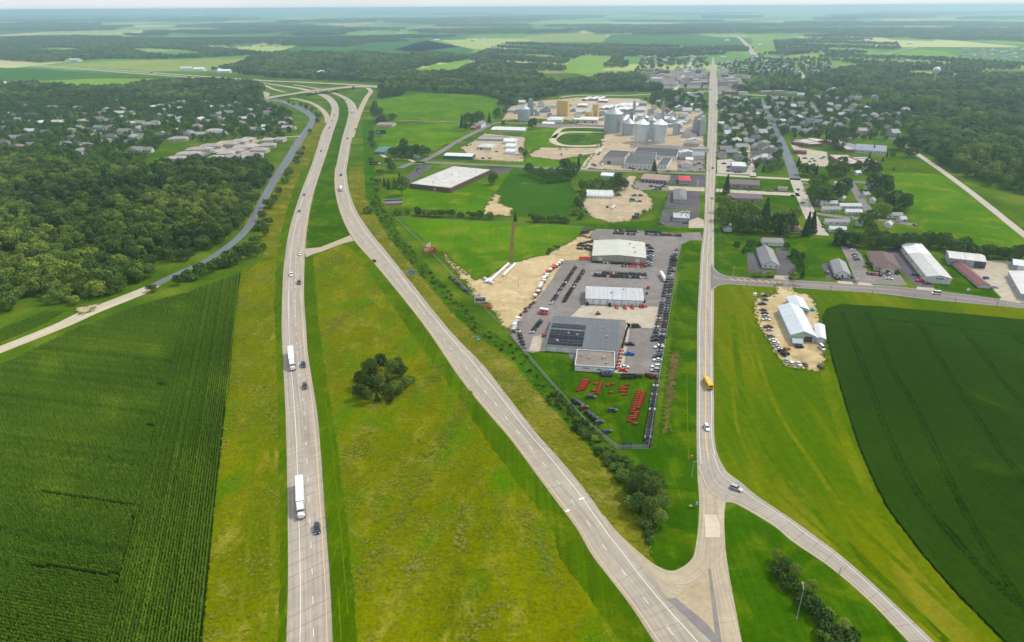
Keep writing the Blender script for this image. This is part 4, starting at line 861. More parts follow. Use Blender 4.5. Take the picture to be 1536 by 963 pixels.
def wall_mesh(kind, W, D, h, rise, mat, ridge):
    b = MB(); w, d = W / 2, D / 2; b.box(-w, w, -d, d, -.1, h, 0, False, False)
    if kind == 'gable':
        if ridge == 'u': b.add([(-w, -d, h), (-w, d, h), (-w, 0, h + rise), (w, -d, h), (w, d, h), (w, 0, h + rise)], [(0, 2, 1), (3, 4, 5)])
        else: b.add([(-w, -d, h), (w, -d, h), (0, -d, h + rise), (-w, d, h), (w, d, h), (0, d, h + rise)], [(0, 1, 2), (3, 5, 4)])
    return b.mesh('wall', mat)
def bld(name, label, cat, A, B, C, hp, roof='gable', wc=WHITE, rc=RGREY, rise=None, ridge='u', wmat=None, rmat=None, oh=.4, doors=(), win=0, sidewin=0, vents=0, group=None, hm=None, D=None, excl=True, winz=None):
    a, b = P(*A), P(*B); u = b - a; W = u.length; u.normalize(); n = Vector((-u.y, u.x, 0))
    h = hm or hpx((A[1] + B[1]) / 2, hp)
    if D is None: D = abs((P(C[0], C[1], h) - b).dot(n))
    D = max(D, 3.0); c = (a + b) / 2 + n * D / 2; rz = math.atan2(u.y, u.x)
    e = empty(name, (c.x, c.y, 0), rz); tag(e, label, cat, group, ((A[0] + B[0]) / 2, (A[1] + B[1]) / 2))
    if rise is None: rise = {'flat': 0, 'gable': min(W, D) * .18, 'hip': min(W, D) * .2, 'arch': h * .5}[roof]
    if roof == 'arch': rise = rise or 2
    wm = wmat or (m_siding if roof in ('gable', 'arch') and min(W, D) > 14 else m_wall)
    rm = rmat or {'flat': m_flat, 'hip': m_shingle, 'arch': m_rmetal}.get(roof) or (m_shingle if max(W, D) < 20 else (m_rmetal if ridge == 'u' else m_rmetalv))
    link('wall', wall_mesh(roof, W, D, h, rise, wm, ridge), e, color=wc)
    ro = link('roof', roof_mesh(roof, W, D, h, rise, oh, rm, ridge), e, color=rc)
    if roof == 'flat':
        pb = MB(); t = .3
        pb.box(-W / 2 - .03, W / 2 + .03, -D / 2 - .03, -D / 2 + t, h, h + .35); pb.box(-W / 2 - .03, W / 2 + .03, D / 2 - t, D / 2 + .03, h, h + .35)
        pb.box(-W / 2 - .03, -W / 2 + t, -D / 2 + t, D / 2 - t, h, h + .35); pb.box(W / 2 - t, W / 2 + .03, -D / 2 + t, D / 2 - t, h, h + .35)
        link('parapet', pb.mesh('parapet', m_tint), e, color=tuple(min(1, v * 1.05) for v in wc))
    for fx, dw, dh, dc in doors:
        link('door', ME_DOOR, e, (W * (fx - .5), -D / 2, 0), 0, (dw, 1, min(dh, h * .92)), dc)
    wz = winz or h * .55; ws = min(1.5, h * .45)
    for i in range(win):
        fx = (i + .5) / win
        if any(abs(fx - d[0]) * W < d[1] / 2 + .7 for d in doors): continue
        window(e, (W * (fx - .5), -D / 2, wz), 0, (min(1.5, W / win * .6), 1, ws))
    for i in range(sidewin):
        for s in (-1, 1):
            window(e, (s * W / 2, D * ((i + .5) / sidewin - .5), wz), s * math.pi / 2, (min(1.5, D / sidewin * .6), 1, ws))
    for i in range(vents):
        x, y = random.uniform(-.38, .38) * W, random.uniform(-.38, .38) * D
        z = h - .25 if roof == 'flat' else h + rise * (1 - abs(y) / (D / 2) if ridge == 'u' else 1 - abs(x) / (W / 2)) if roof == 'gable' else h + .1
        link('roof_vent', ME_VENT, ro, (x, y, z), random.random(), (1.1, 1.1, 1.0))
    HOUSES.append((c.x, c.y, .5 * math.hypot(W, D) * .85 + 2.0)); HOUSES.append((c.x - c.x / c.length * 7, c.y - c.y / c.length * 7, min(W, D) * .5 + 2.5))
    return e, W, D, h, rise
GD = (.66, .67, .66); DK = (.03, .03, .035)
bl = 'building'
e, W, D, h, r = bld('dealership_showroom', 'large grey metal-roofed showroom carrying a dark solar array', bl, (817, 526), (925, 534.5), (940, 482), 8, 'gable', (.60, .62, .62), (.115, .128, .135), rise=1.6, ridge='u', rmat=m_rmetal, oh=.3, win=0, vents=7, doors=((.12, 3, 3, GD), (.3, 3, 3, GD)), sidewin=9)
sp = math.atan2(1.6, D / 2)
for j in range(3):
    for i in range(7):
        b = MB(); pw, pd = W * .066, D * (.2, .2, .17)[j]
        b.box(-pw / 2, pw / 2, -pd / 2, pd / 2, .10, .17)
        for k in range(1, 3): b.box(-pw / 2, pw / 2, -pd / 2 + k * pd / 3 - .04, -pd / 2 + k * pd / 3 + .04, .165, .18, 1)
        y = D * (-.37, -.16, .09)[j]
        o = link('solar_panel', b.mesh('solar_panel', [m_solar, m_steel]), next(c for c in e.children if c.name.startswith('roof')), (-W / 2 + W * .03 + pw / 2 + i * pw * 1.07, y, h + .22 + (D / 2 - abs(y)) * math.tan(sp))); o.rotation_euler = (sp if y < 0 else -sp, 0, 0)
e, W, D, h, r = bld('dealership_office', 'flat brown-roofed white office wing in front of the showroom', bl, (862, 556), (921, 560), (925, 528), 8, 'flat', (.62, .63, .63), (.21, .175, .145), win=0, vents=5, sidewin=6)
tb = MB()
for k in range(5): tb.box(-1.7 + k * .72, -1.15 + k * .72, -.05, 0, -.28, .28)
link('sign_lettering', tb.mesh('sign_lettering', m_tint), e, (-W * .22, -D / 2 - .04, h * .62), 0, None, (.45, .02, .03))
link('door_canopy', MB().box(-1.2, 1.2, -1.2, 0, 0, .25).mesh('door_canopy', m_tint), e, (W * .42, -D / 2, h * .7), 0, None, (.25, .4, .6))
window(e, (W * .12, -D / 2, h * .5), 0, (2.2, 1, .8))
bb = MB().box(0, .12, -D / 2, D / 2, -.35, .35).mesh('stripe_band', m_tint); link('stripe_band', bb, e, (W / 2 + .02, 0, h * .75), 0, None, (.05, .12, .4))
e, W, D, h, r = bld('service_building', 'long pale grey gabled workshop with a row of white garage doors', bl, (878.5, 456), (964.4, 459.5), (968, 433), 8.5, 'gable', (.55, .58, .58), (.50, .51, .52), rise=2.0, ridge='u', rmat=m_rmetal, doors=[((i + .5) / 8, 3.1, 3.0, (.72, .74, .73)) for i in range(8)], vents=2)
e, W, D, h, r = bld('parts_warehouse', 'wide cream-roofed warehouse at the far end of the dealer yard', bl, (888.4, 391.5), (968, 395), (974, 364), 8, 'gable', (.40, .38, .30), (.56, .56, .47), rise=1.4, ridge='v', rmat=m_rmetalv, vents=3, doors=((.15, 3, 3, GD), (.85, 3, 3, GD)))
# the white barn shop on its sandy yard
e, W, D, h, r = bld('barn_shop', 'long pale metal-roofed barn shop on the sandy yard', bl, (1185, 511), (1222, 513.5), (1213, 459), 9, 'gable', (.34, .40, .43), (.62, .66, .69), rise=2.6, ridge='v', rmat=m_rmetalv, doors=((.72, 4.2, 3.2, DK), ), sidewin=5, winz=2.0, D=40)
for s in range(9):
    link('sign_letter', MB().box(-.24, .24, -.06, 0, -.4, .4).mesh('sign_letter', m_tint), e, (-W * .36 + s * .62, -D / 2 - .03, h * .86 + (s % 2) * .06), 0, None, (.55, .62, .05))
bld('lean_to_shed', 'low pale shed joined to the right of the barn shop', bl, (1222.5, 513.5), (1237, 515.5), (1232, 487), 7, 'gable', (.36, .41, .44), (.64, .67, .69), rise=.7, ridge='v', rmat=m_rmetalv, doors=((.5, 3, 2.6, (.5, .54, .56)),))
bld('barn_extension', 'narrower pale-roofed extension behind the barn shop', bl, (1187.5, 470), (1212, 471.5), (1211, 446), 7, 'gable', (.36, .41, .44), (.63, .67, .70), rise=1.6, ridge='v', rmat=m_rmetalv, win=3, D=18)
bld('entrance_cabin', 'small grey-green roofed cabin before the barn shop gable', bl, (1189, 519), (1203, 520), (1203, 509), 5, 'gable', (.30, .35, .33), (.40, .47, .45), rise=1.4, ridge='u', win=3, doors=((.5, 1, 2, DK),))
# houses and businesses along the cross road
bld('grey_roofed_house', 'long grey-roofed house with a white gable facing the cross road', 'house', (1143.5, 402), (1168, 403.5), (1163, 374), 5.5, 'gable', WHITE, (.23, .22, .22), rise=2.8, ridge='v', win=3, sidewin=5, oh=.6)
bld('detached_garage', 'grey-roofed detached garage behind the long grey house', 'garage', (1145, 368.5), (1174.6, 369.4), (1174, 358), 5, 'gable', WHITE, (.24, .23, .23), rise=2, ridge='u', doors=((.62, 3, 2.2, GD), (.84, 3, 2.2, GD)), win=3)
bld('gabled_office', 'small grey-roofed white office beside the clinic car park', bl, (1252, 415.5), (1274.5, 417.5), (1268, 393), 5.5, 'gable', WHITE, (.26, .26, .27), rise=2.2, ridge='v', win=4, sidewin=4, doors=((.5, 1.2, 2.1, DK),), oh=.5)
e, W, D, h, r = bld('clinic', 'brown hip-roofed clinic with a porch gable and wide car park', bl, (1311, 405.5), (1349, 409), (1330, 378), 5.5, 'hip', (.52, .46, .38), (.15, .10, .088), rise=3.6, win=7, sidewin=6, oh=.8, vents=2, D=34)
link('porch_roof', roof_mesh('gable', 9, 7, 2.6, 2.2, .3, m_shingle, 'v'), e, (0, -D / 2, 0), 0, None, (.16, .105, .09)); link('porch_wall', wall_mesh('gable', 8.6, 6, 2.6, 2.1, m_wall, 'v'), e, (0, -D / 2 - .2, 0), 0, None, (.55, .5, .42))
link('door', ME_DOOR, e, (0, -D / 2 - 3.2, 0), 0, (2.4, 1, 2.2), DK)
e, W, D, h, r = bld('white_warehouse', 'tall white warehouse with a two-tone roof beside the clinic', 'warehouse', (1388, 424), (1425.5, 427), (1392, 374), 9, 'gable', (.58, .58, .52), (.52, .52, .49), rise=1.5, ridge='v', rmat=m_rmetalv, sidewin=5, D=75, oh=.3)
rr = roof_mesh('gable', W + .1, D * .36, h + .06, 1.5, .32, m_rmetalv, 'v'); link('roof_rear_section', rr, e, (0, D * .325, 0), 0, None, (.78, .78, .78))
for k in range(6): link('sign_letter', MB().box(-.32, .32, -.05, 0, -.4, .4).mesh('sign_letter', m_tint), e, (-W * .1 + k * .8, -D / 2 - .04, h * .8), 0, None, (.05, .07, .16))
bld('machine_shed', 'grey-walled machine shed with one big open bay', 'shed', (1422, 397), (1476, 403), (1465, 381), 10, 'gable', (.33, .37, .40), (.60, .58, .55), rise=1.5, ridge='u', rmat=m_rmetal, doors=((.86, 7, 4.6, DK),))
bld('maroon_roofed_shed', 'long narrow shed with a maroon roof by the concrete yard', 'shed', (1467.5, 432), (1484.5, 433), (1458, 401), 4.5, 'gable', (.5, .5, .48), (.22, .075, .075), rise=1.6, ridge='v', rmat=m_rmetalv, sidewin=6, oh=.8, D=45)
bld('pale_shed', 'pale-roofed shed at the far edge of the concrete yard', 'shed', (1518, 404), (1580, 413), (1560, 394), 7, 'gable', (.34, .38, .41), (.68, .68, .68), rise=1.5, ridge='u', rmat=m_rmetal, doors=((.2, 4, 3.4, GD),))
bld('storage_shed', 'storage shed with white roller doors near the cross road', 'shed', (1530, 449), (1590, 457), (1545, 415), 8, 'gable', (.36, .40, .43), (.66, .64, .61), rise=1.5, ridge='v', rmat=m_rmetalv, sidewin=4, D=45)
# left middle
bld('brick_warehouse', 'very wide white-roofed brick warehouse north of the green field', 'warehouse', (614, 282), (676, 289), (721, 252.5), 6.5, 'flat', (.115, .07, .055), (.50, .485, .445), win=0, sidewin=0, doors=((.62, 2.5, 3, (.3, .3, .3)),), vents=4)
bld('green_walled_shed', 'white-roofed shed with green walls at the street corner', 'shed', (666, 238), (708, 239.5), (711, 230.5), 4.5, 'gable', (.03, .12, .10), (.70, .71, .70), rise=1.2, ridge='u', rmat=m_rmetal)
bld('contractor_office', 'pale flat-roofed contractor office in the yard behind the green shed', bl, (715, 224.5), (737, 225.5), (738, 215), 4, 'flat', OFFW, (.50, .50, .45), win=5, doors=((.3, 3, 2.6, DK),))
bld('long_white_shed', 'long low white-roofed shed beside the upper side street', 'shed', (736, 197.5), (786, 199), (788, 191), 3, 'gable', (.5, .48, .42), (.66, .64, .60), rise=1.0, ridge='u', win=12)
bld('grey_flat_shed', 'broad grey-roofed shed behind the contractor office', 'shed', (716, 211), (760, 212), (765, 205), 2.5, 'flat', GREYW, (.28, .27, .26))
for i, (x0, y0, x1, nm) in enumerate(((758, 231.5, 772, 'nearest'), (758, 223.5, 773, 'middle'), (755, 216, 773, 'farthest'))):
    bld('fabric_shelter', f'white arched fabric shelter in the contractor yard, {nm} of three', 'shelter', (x0, y0), (x1, y0 + .7), (x1 + 1, y0 - 6), 3, 'arch', WHITE, (.74, .74, .74), rise=3, group='fabric shelters in the contractor yard')
bld('green_roofed_house', 'teal-roofed house west of the dark tree clump', 'house', (562, 231.5), (577, 232), (577, 220), 4, 'gable', (.12, .16, .15), (.06, .19, .17), rise=2, ridge='u', win=3)
bld('small_pale_barn', 'small pale barn beside the highway ditch trees', 'barn', (561, 179), (576, 180), (576, 174), 2.5, 'gable', WHITE, (.55, .56, .58), rise=1.5)
bld('low_tan_house', 'low tan house with a dark drive by the ditch trees', 'house', (565, 190), (588, 190.5), (588, 184), 3, 'gable', (.52, .44, .34), (.28, .22, .18), rise=1.4, win=4)
bld('white_farmhouse', 'white two-storey farmhouse among trees beside the side street', 'house', (712, 192), (722, 192.5), (722, 183), 6, 'gable', WHITE, RGREY, rise=2.5, win=3, ridge='v'); bld('red_farm_shed', 'small red shed in front of the white farmhouse', 'shed', (705, 194.5), (712, 195), (713, 188), 3, 'gable', (.28, .05, .06), (.30, .10, .10), rise=1.4)
bld('pale_cottage', 'small pale blue cottage below the dark tree clump', 'house', (620, 237), (627, 237.5), (627, 232), 3, 'gable', (.45, .52, .55), (.4, .46, .48), rise=1.5)
# block between side street and dealer
bld('cream_workshop', 'grey-walled warehouse with dark roof at the factory west end', 'warehouse', (904, 245.5), (935.5, 247.5), (942, 227), 10, 'flat', (.46, .44, .40), (.085, .075, .075), doors=((.3, 4, 3.5, DK),))
bld('factory_hall', 'wide low factory hall with a dark striped flat roof', 'factory', (935.5, 252), (981, 254), (986, 229), 6, 'flat', (.58, .58, .57), (.095, .095, .10), win=8, vents=4)
bld('factory_rear_hall', 'dark-roofed rear hall of the low factory below the silos', 'factory', (948, 237), (1014, 240.5), (1008, 223), 5, 'flat', (.56, .56, .54), (.065, .065, .07), vents=3)
bld('factory_annex', 'small white annex at the factory east end', 'factory', (985, 253), (1000, 254), (1004, 237), 5, 'flat', (.60, .60, .60), (.085, .085, .09), win=3)
bld('six_bay_garage', 'brown-roofed garage with a row of dark bays', 'garage', (961.5, 273), (1000, 276), (1000.6, 263), 5, 'gable', (.50, .42, .33), (.34, .22, .165), rise=1.6, ridge='u', doors=[((i + .5) / 7, 3, 2.6, DK) for i in range(7)])
e, W, D, h, r = bld('fuel_kiosk', 'fuel kiosk with a bright coral red roof', 'kiosk', (1019, 276), (1034, 276.6), (1034, 264.5), 5.5, 'hip', (.40, .44, .42), (.52, .055, .085), rise=1.2, win=4, oh=1.0)
bld('hip_roofed_office', 'grey hip-roofed office in the dark car park by main street', bl, (1009.5, 303.5), (1029, 304.5), (1031, 285), 5, 'hip', (.50, .46, .40), (.20, .19, .19), rise=3, win=5, sidewin=4)
bld('restaurant', 'small grey flat-roofed restaurant between two dark car parks', bl, (1009, 331.5), (1034, 333), (1034, 320), 5, 'flat', (.42, .42, .40), (.42, .44, .43), win=6, vents=4)
bld('quonset_hut', 'long white arched hut on the gravel machine lot', 'shed', (879.5, 297), (919, 298), (921, 288), 2, 'arch', WHITE, (.64, .63, .60), rise=3.6)
bld('white_trailer_shed', 'small white-roofed shed behind the trees by the gravel lot', 'shed', (901, 266), (918.5, 267), (919, 259.5), 3, 'gable', (.40, .52, .50), (.70, .71, .71), rise=1)
bld('white_garage', 'white garage with a brown roof beside main street', 'garage', (1022, 251.5), (1037, 252), (1037, 243), 4.5, 'gable', WHITE, (.36, .25, .19), rise=1.8, ridge='v', doors=((.5, 3, 2.4, GD),)); bld('white_utility_shed', 'plain white shed just behind the brown-roofed white garage', 'shed', (1028, 243.5), (1040, 244), (1040, 236), 4, 'flat', WHITE, (.72, .72, .71))
bld('feed_store', 'pale barn with maroon roof beside the small silo', 'barn', (1023, 206.5), (1043, 207.5), (1036, 192), 4, 'gable', OFFW, (.22, .15, .16), rise=3, ridge='v'); bld('grain_office', 'tan-walled grain office with grey hip roof', bl, (1027, 219.5), (1048, 220.5), (1047, 210), 4.5, 'hip', (.42, .36, .28), (.24, .21, .20), rise=2, win=4)
for i, (A, B, C, nm) in enumerate((((1093, 281), (1139, 283), (1139.5, 271), 'upper'), ((1094, 302), (1143, 303.5), (1144, 292), 'lower'))):
    bld('apartment_block', f'brown-roofed low apartment block, {nm} of the two by main street', bl, A, B, C, 5, 'gable', (.38, .32, .26), (.17, .13, .13), rise=2.4, ridge='u', win=10, doors=((.3, 1.2, 2, DK), (.7, 1.2, 2, DK)), rmat=m_shingle, group='apartment blocks by main street')
bld('apartment_garage', 'small grey-roofed garage on the apartment lawn', 'garage', (1167, 286), (1181, 286.8), (1181, 280.5), 3, 'gable', OFFW, (.22, .17, .18), rise=1.4)
bld('brown_roofed_house', 'brown-roofed pale house between two dark conifers', 'house', (1184, 349.5), (1202, 350.5), (1200, 336), 5, 'gable', (.58, .52, .36), (.24, .115, .085), rise=2.2, ridge='v', win=4); bld('grey_cottage', 'small grey cottage under the trees beside main street', 'house', (1086, 347), (1097.5, 347.6), (1097, 336), 4, 'gable', (.55, .56, .56), (.22, .23, .25), rise=2.0, ridge='v', win=2)
bld('blue_store', 'blue-grey two-storey store beside main street', bl, (1097, 257.5), (1120, 258.5), (1120, 243), 8, 'flat', (.27, .31, .34), (.60, .58, .55), win=5)
# school and nursing home
SCH = (((1188, 213.5), (1212, 221), (1241, 207)), ((1208, 220), (1238, 214), (1240, 206)), ((1238, 214), (1270, 229), (1272, 218)), ((1242, 236), (1264, 250), (1280, 231)), ((1262, 250), (1272, 251), (1284, 236)), ((1272, 240), (1294, 249), (1292, 232)), ((1290, 246), (1312, 246), (1306, 236)))
for i, (A, B, C) in enumerate(SCH):
    bld('school_wing', 'flat tan-roofed brick school wing' + (' by the corner street', ' facing the grass court', ' linking the two school halves', ' at the car park end', ' with the short front', ' along the inner court', ' nearest the big meadow')[i], 'school', A, B, C, 4.2, 'flat', (.20, .12, .095), (.46, .40, .34), win=6, D=22 if i < 6 else 14)
bld('red_brick_annex', 'small red brick annex in front of the school', 'school', (1190, 230.5), (1209, 232), (1208, 226), 4, 'flat', (.22, .06, .06), (.26, .12, .12), win=3)
bld('nursing_home', 'long grey-roofed nursing home above the school', bl, (1282, 229), (1328, 232.5), (1331, 219), 4.5, 'gable', (.56, .57, .57), (.24, .27, .30), rise=2.4, ridge='u', win=12, rmat=m_shingle); bld('nursing_home_wing', 'grey-roofed west wing of the long nursing home', bl, (1266, 222), (1283, 228), (1290, 216), 4, 'gable', (.55, .56, .57), (.25, .28, .31), rise=2, ridge='u', win=4, rmat=m_shingle, D=16)
# silos and mill
m_silo = objcol('corrugated_steel', .42, metal=.55, noise=.08, scale=.12)
t_ = m_silo.node_tree; wv = N(t_, 'ShaderNodeTexWave'); wv.bands_direction = 'Z'; wv.inputs['Scale'].default_value = .45; tc_ = N(t_, 'ShaderNodeTexCoord'); bp_ = N(t_, 'ShaderNodeBump'); bp_.inputs['Strength'].default_value = .5
t_.links.new(tc_.outputs['Object'], wv.inputs[0]); t_.links.new(wv.outputs[1], bp_.inputs['Height']); t_.links.new(bp_.outputs[0], t_.nodes['Principled BSDF'].inputs['Normal'])
def silo(label, cx, by, dpx, hp, cp, col=(.52, .55, .57), rc=None):
    s = pxm(by); R = dpx / 2 / s; c = P(cx, by) + Vector((0, R, 0)); h = hpx(by, hp); ch = hpx(by, cp) * .55 + R * .25
    e = empty('grain_silo', (c.x, c.y, 0)); tag(e, label, 'silo', 'steel grain silos by the mill', (cx, by))
    b = MB(); n = 28
    for k in range(8): b.cyl((0, 0, h * k / 8), R, h / 8 - .12, n, 0, cap=False); b.cyl((0, 0, h * (k + 1) / 8 - .12), R + .05, .12, n, 0)
    link('wall', b.mesh('wall', m_silo, False), e, color=col)
    b = MB(); b.cyl((0, 0, h - .05), R * 1.03, ch, n, 0, r2=R * .09)
    for k in range(n): 
        a = 2 * math.pi * k / n; p0 = Vector((math.cos(a) * R * 1.02, math.sin(a) * R * 1.02, h + .06)); p1 = Vector((math.cos(a) * R * .1, math.sin(a) * R * .1, h + ch + .06)); sd = Vector((-math.sin(a), math.cos(a), 0)) * .08
        b.add([tuple(p0 - sd), tuple(p0 + sd), tuple(p1 + sd), tuple(p1 - sd)], [(0, 1, 2, 3)])
    ro = link('roof', b.mesh('roof', m_silo), e, color=rc or col); link('vent_cap', MB().cyl((0, 0, h + ch - .1), R * .11, 1.2, 10).cyl((0, 0, h + ch + 1.1), R * .14, .5, 10, r2=.05).mesh('vent_cap', m_steel), ro)
    b = MB(); b.box(-.3, -.22, -R - .35, -R - .27, 0, h + .8); b.box(.22, .3, -R - .35, -R - .27, 0, h + .8)
    for k in range(int(h / .9)): b.box(-.22, .22, -R - .34, -R - .28, k * .9 + .3, k * .9 + .38)
    link('ladder', b.mesh('ladder', m_steel), e, rz=.5); link('door', MB().box(-.8, .8, -R - .12, -R + .1, 0, 2.2).mesh('door', m_tint), e, rz=-.3, color=(.3, .32, .33))
    HOUSES.append((c.x, c.y, R + 3)); HOUSES.append((c.x, c.y - R - 10, R)); return e, R, h
silo('broad tall grey silo, biggest of the mill silos', 921.5, 200, 27.5, 27, 10, (.40, .44, .46))
silo('shorter grey silo right of the biggest silo', 943.5, 203.5, 18.5, 17, 8, (.40, .44, .46))
silo('pale silo with bright white roof, left of the front pair', 963.3, 214.5, 21.5, 26.5, 7, (.60, .62, .63), (.82, .83, .84))
silo('pale silo with bright white roof, right of the front pair', 990.3, 215, 21.5, 26.5, 7, (.60, .62, .63), (.82, .83, .84))
silo('slim grey silo half hidden between the two white-roofed silos', 978, 209, 10, 27, 4, (.42, .46, .48)); silo('small grey silo beside the maroon-roofed feed barn', 1015.2, 203, 10.5, 17, 2.5, (.40, .44, .46))
silo('lone grey silo at the western mill yard', 786, 182, 18, 17, 5, (.42, .47, .51)); silo('low wide grey silo behind the front pair', 1008, 189, 14, 9, 4, (.40, .44, .47)); silo('squat silo behind the white-roofed pair', 968, 186, 13, 9, 4, (.40, .44, .47)); silo('little hopper silo beside the western elevator tower', 806, 174, 7, 7, 3, (.34, .40, .44))
def tower(label, cx, by, wpx, hp, col, n=3, name='elevator_tower'):
    s = pxm(by); w_ = wpx / s; h = hpx(by, hp); c = P(cx, by); e = empty(name, (c.x, c.y, 0)); tag(e, label, 'tower', None, (cx, by))
    b = MB(); b.box(-w_ / 2, w_ / 2, 0, w_, 0, h * .8); b.box(-w_ * .3, w_ * .3, w_ * .2, w_ * .8, h * .8, h); link('wall', b.mesh('wall', m_wall), e, color=col)
    for i in range(n): link('leg_pipe', MB().cyl((0, 0, 0), .45, h * .95, 8).mesh('leg_pipe', m_steel), e, (-w_ * .45 + i * w_ * .45, -.6, 0))
    b = MB(); 
    for k in range(1, 6): b.box(-w_ * .55, w_ * .55, -1.2, -.9, h * k / 6, h * k / 6 + .25)
    link('platform', b.mesh('platform', m_steel), e); HOUSES.append((c.x, c.y, w_ + 3)); return e
tower('tall grey elevator tower behind the lone western silo', 796, 174, 9, 24, (.30, .35, .38)); tower('slim bluish elevator leg behind the white-roofed silos', 993, 190, 4, 36, (.32, .38, .42), 2); tower('dark elevator head behind the shorter grey silo', 946.5, 190, 5, 25, (.20, .24, .27), 2)
tower('grey concrete mill tower next to main street, left one', 1043, 203, 8, 27, (.40, .39, .36)); tower('pale concrete mill tower next to main street, right one', 1053, 204, 8, 28, (.55, .53, .47)); tower('distant slim leg tower above the storage rows', 951, 172, 4, 20, (.36, .40, .42), 1)
YEL = (.55, .38, .12)
bld('yellow_mill_block', 'tall plain yellow mill block west of the silos', 'mill', (835, 174), (851, 174.6), (857, 152), 22, 'flat', YEL, (.60, .55, .42), D=14, vents=3); bld('yellow_mill_tower', 'slim yellow tower of the low mill building', 'mill', (888, 177), (896, 177.4), (896, 158), 19, 'flat', YEL, (.55, .48, .3), D=9); bld('yellow_mill_hall', 'lower yellow hall under the slim yellow tower', 'mill', (877, 178.5), (888.5, 179), (890, 168), 10, 'flat', YEL, (.62, .58, .48), D=14)
bld('mill_packing_hall', 'long low beige mill hall with dark doors', 'mill', (859, 184), (896, 185), (896, 175), 4.5, 'flat', (.46, .40, .30), (.64, .62, .58), doors=((.2, 3, 3, DK), (.5, 3, 3, DK), (.8, 3, 3, DK))); bld('mill_store', 'low pale store in front of the tall yellow block', 'mill', (820, 184), (842, 184.6), (843, 175), 4, 'flat', (.52, .52, .50), (.58, .58, .56), vents=3)
bld('white_flat_store', 'bright white flat store right behind the biggest silo', 'mill', (934, 186), (950, 186.5), (950, 172), 5, 'flat', (.6, .6, .58), (.74, .73, .70)); bld('pale_office_row', 'pale flat-roofed office behind the storage rows', bl, (812, 187), (830, 187.5), (828, 182), 1.5, 'flat', WHITE, (.68, .68, .67))
for i, (x, y, w_) in enumerate(((873, 151.5, 7), (884, 151, 7), (893, 151, 6), (897, 154, 14), (866, 161, 14), (899, 165, 7), (907, 164.5, 7), (915, 164, 7), (926, 161.5, 10), (937, 161.5, 10), (947, 161.5, 8), (931, 167, 10), (941, 167, 9), (921, 167.5, 7))):
    bld('storage_row', 'low white-roofed row of storage units', 'storage unit', (x, y), (x + w_, y + .3), (x + w_ + 4, y - 6), 2.6, 'gable', (.36, .20, .17), (.66, .65, .63), rise=.7, ridge='v', group='storage rows behind the mill', D=42 if i not in (3, 4) else 26, rmat=m_rmetalv)

# houses ------------------------------------------------------------------
UW = {}; 
def unit(kind):
    if kind in UW: return UW[kind]
    rk = {'gu': ('gable', 'u'), 'gv': ('gable', 'v'), 'hip': ('hip', 'u'), 'flat': ('flat', 'u')}[kind]
    W_, D_, h_ = 12.0, 8.5, 3.0; rise = {'gable': 2.4, 'hip': 2.2, 'flat': 0}[rk[0]]
    UW[kind] = (wall_mesh(rk[0], W_, D_, h_, rise, m_wall, rk[1]), roof_mesh(rk[0], W_, D_, h_, rise, .5, m_shingle if rk[0] != 'flat' else m_flat, rk[1])); return UW[kind]
HW = [(.62, .62, .60), (.50, .48, .43), (.40, .35, .28), (.34, .38, .41), (.50, .47, .37), (.28, .30, .30), (.24, .14, .11)]
HR = [(.22, .215, .215), (.30, .28, .265), (.16, .155, .16), (.25, .20, .175), (.36, .35, .345), (.21, .235, .26), (.50, .50, .49), (.12, .12, .125)]
def house(x, y, label, group, sx=1, sy=1, sz=1, rz=0.0, kind=None, wc=None, rc=None, win=True, name='house', cat='house', chim=True, garage=False):
    c = P(x, y); kind = kind or random.choice(['gu', 'gu', 'hip', 'gv']); w_, r_ = unit(kind)
    e = empty(name, (c.x, c.y, 0), rz); tag(e, label, cat, group, (x, y)); sc = (sx, sy, sz)
    link('wall', w_, e, scale=sc, color=wc or random.choice(HW)); link('roof', r_, e, scale=sc, color=rc or random.choice(HR))
    if win:
        for i in range(3): window(e, ((i - 1) * 3.6 * sx, -4.25 * sy, 1.6 * sz), 0, (1.4, 1, 1.3 * sz))
        link('door', ME_DOOR, e, (1.8 * sx, -4.25 * sy, 0), 0, (1.1, 1, 2.1), random.choice([(.3, .05, .05), (.5, .5, .48), (.1, .12, .18)]))
    if chim and kind != 'flat' and random.random() < .4: link('chimney', ME_CHIM, e, (2 * sx, 1.2 * sy, 3.6 * sz), 0, (.8, .8, 2.2), (.25, .13, .1))
    if garage: link('garage_wing', w_, e, (8.5 * sx, -2.5, 0), math.pi / 2, (.55, .6, .8), (.5, .5, .48)); link('garage_roof', r_, e, (8.5 * sx, -2.5, 0), math.pi / 2, (.55, .6, .8), (.3, .28, .27))
    R = 8.0 * max(sx, sy); HOUSES.append((c.x, c.y, R)); d = c.length; HOUSES.append((c.x - c.x / d * 13, c.y - c.y / d * 13, R * .8)); return e
# mobile homes of the trailer park
for x, y, w_, rz in ((1245, 317, 1.5, 0), (1242, 308, 1.4, 0), (1274, 312, 1.7, -.05), (1254, 336, 1.8, -.06), (1279, 321, 1.3, -.05), (1340, 326, 1.2, -.1), (1308, 304, .8, 1.0), (1302, 283, .9, .6), (1258, 279, .9, 0), (1297, 295, .8, .6), (1262, 300, .8, .9), (1255, 347, 1.2, -.1), (1289, 338, .5, .9), (1332, 340, .7, .9), (1318, 268, .7, .9), (1228, 305, .7, 0), (1285, 262, .7, .4), (1352, 332, .6, .3), (1250, 290, .7, .2), (1296, 256, .6, .2)):
    house(x, y, 'long pale mobile home in the trailer park', 'mobile homes in the trailer park', w_ * .9, .62, .85, rz, 'gu', random.choice([(.62, .62, .6), (.55, .5, .45), (.5, .52, .54)]), random.choice([(.62, .62, .6), (.5, .49, .48), (.36, .34, .33)]), name='mobile_home', cat='mobile home', chim=False)
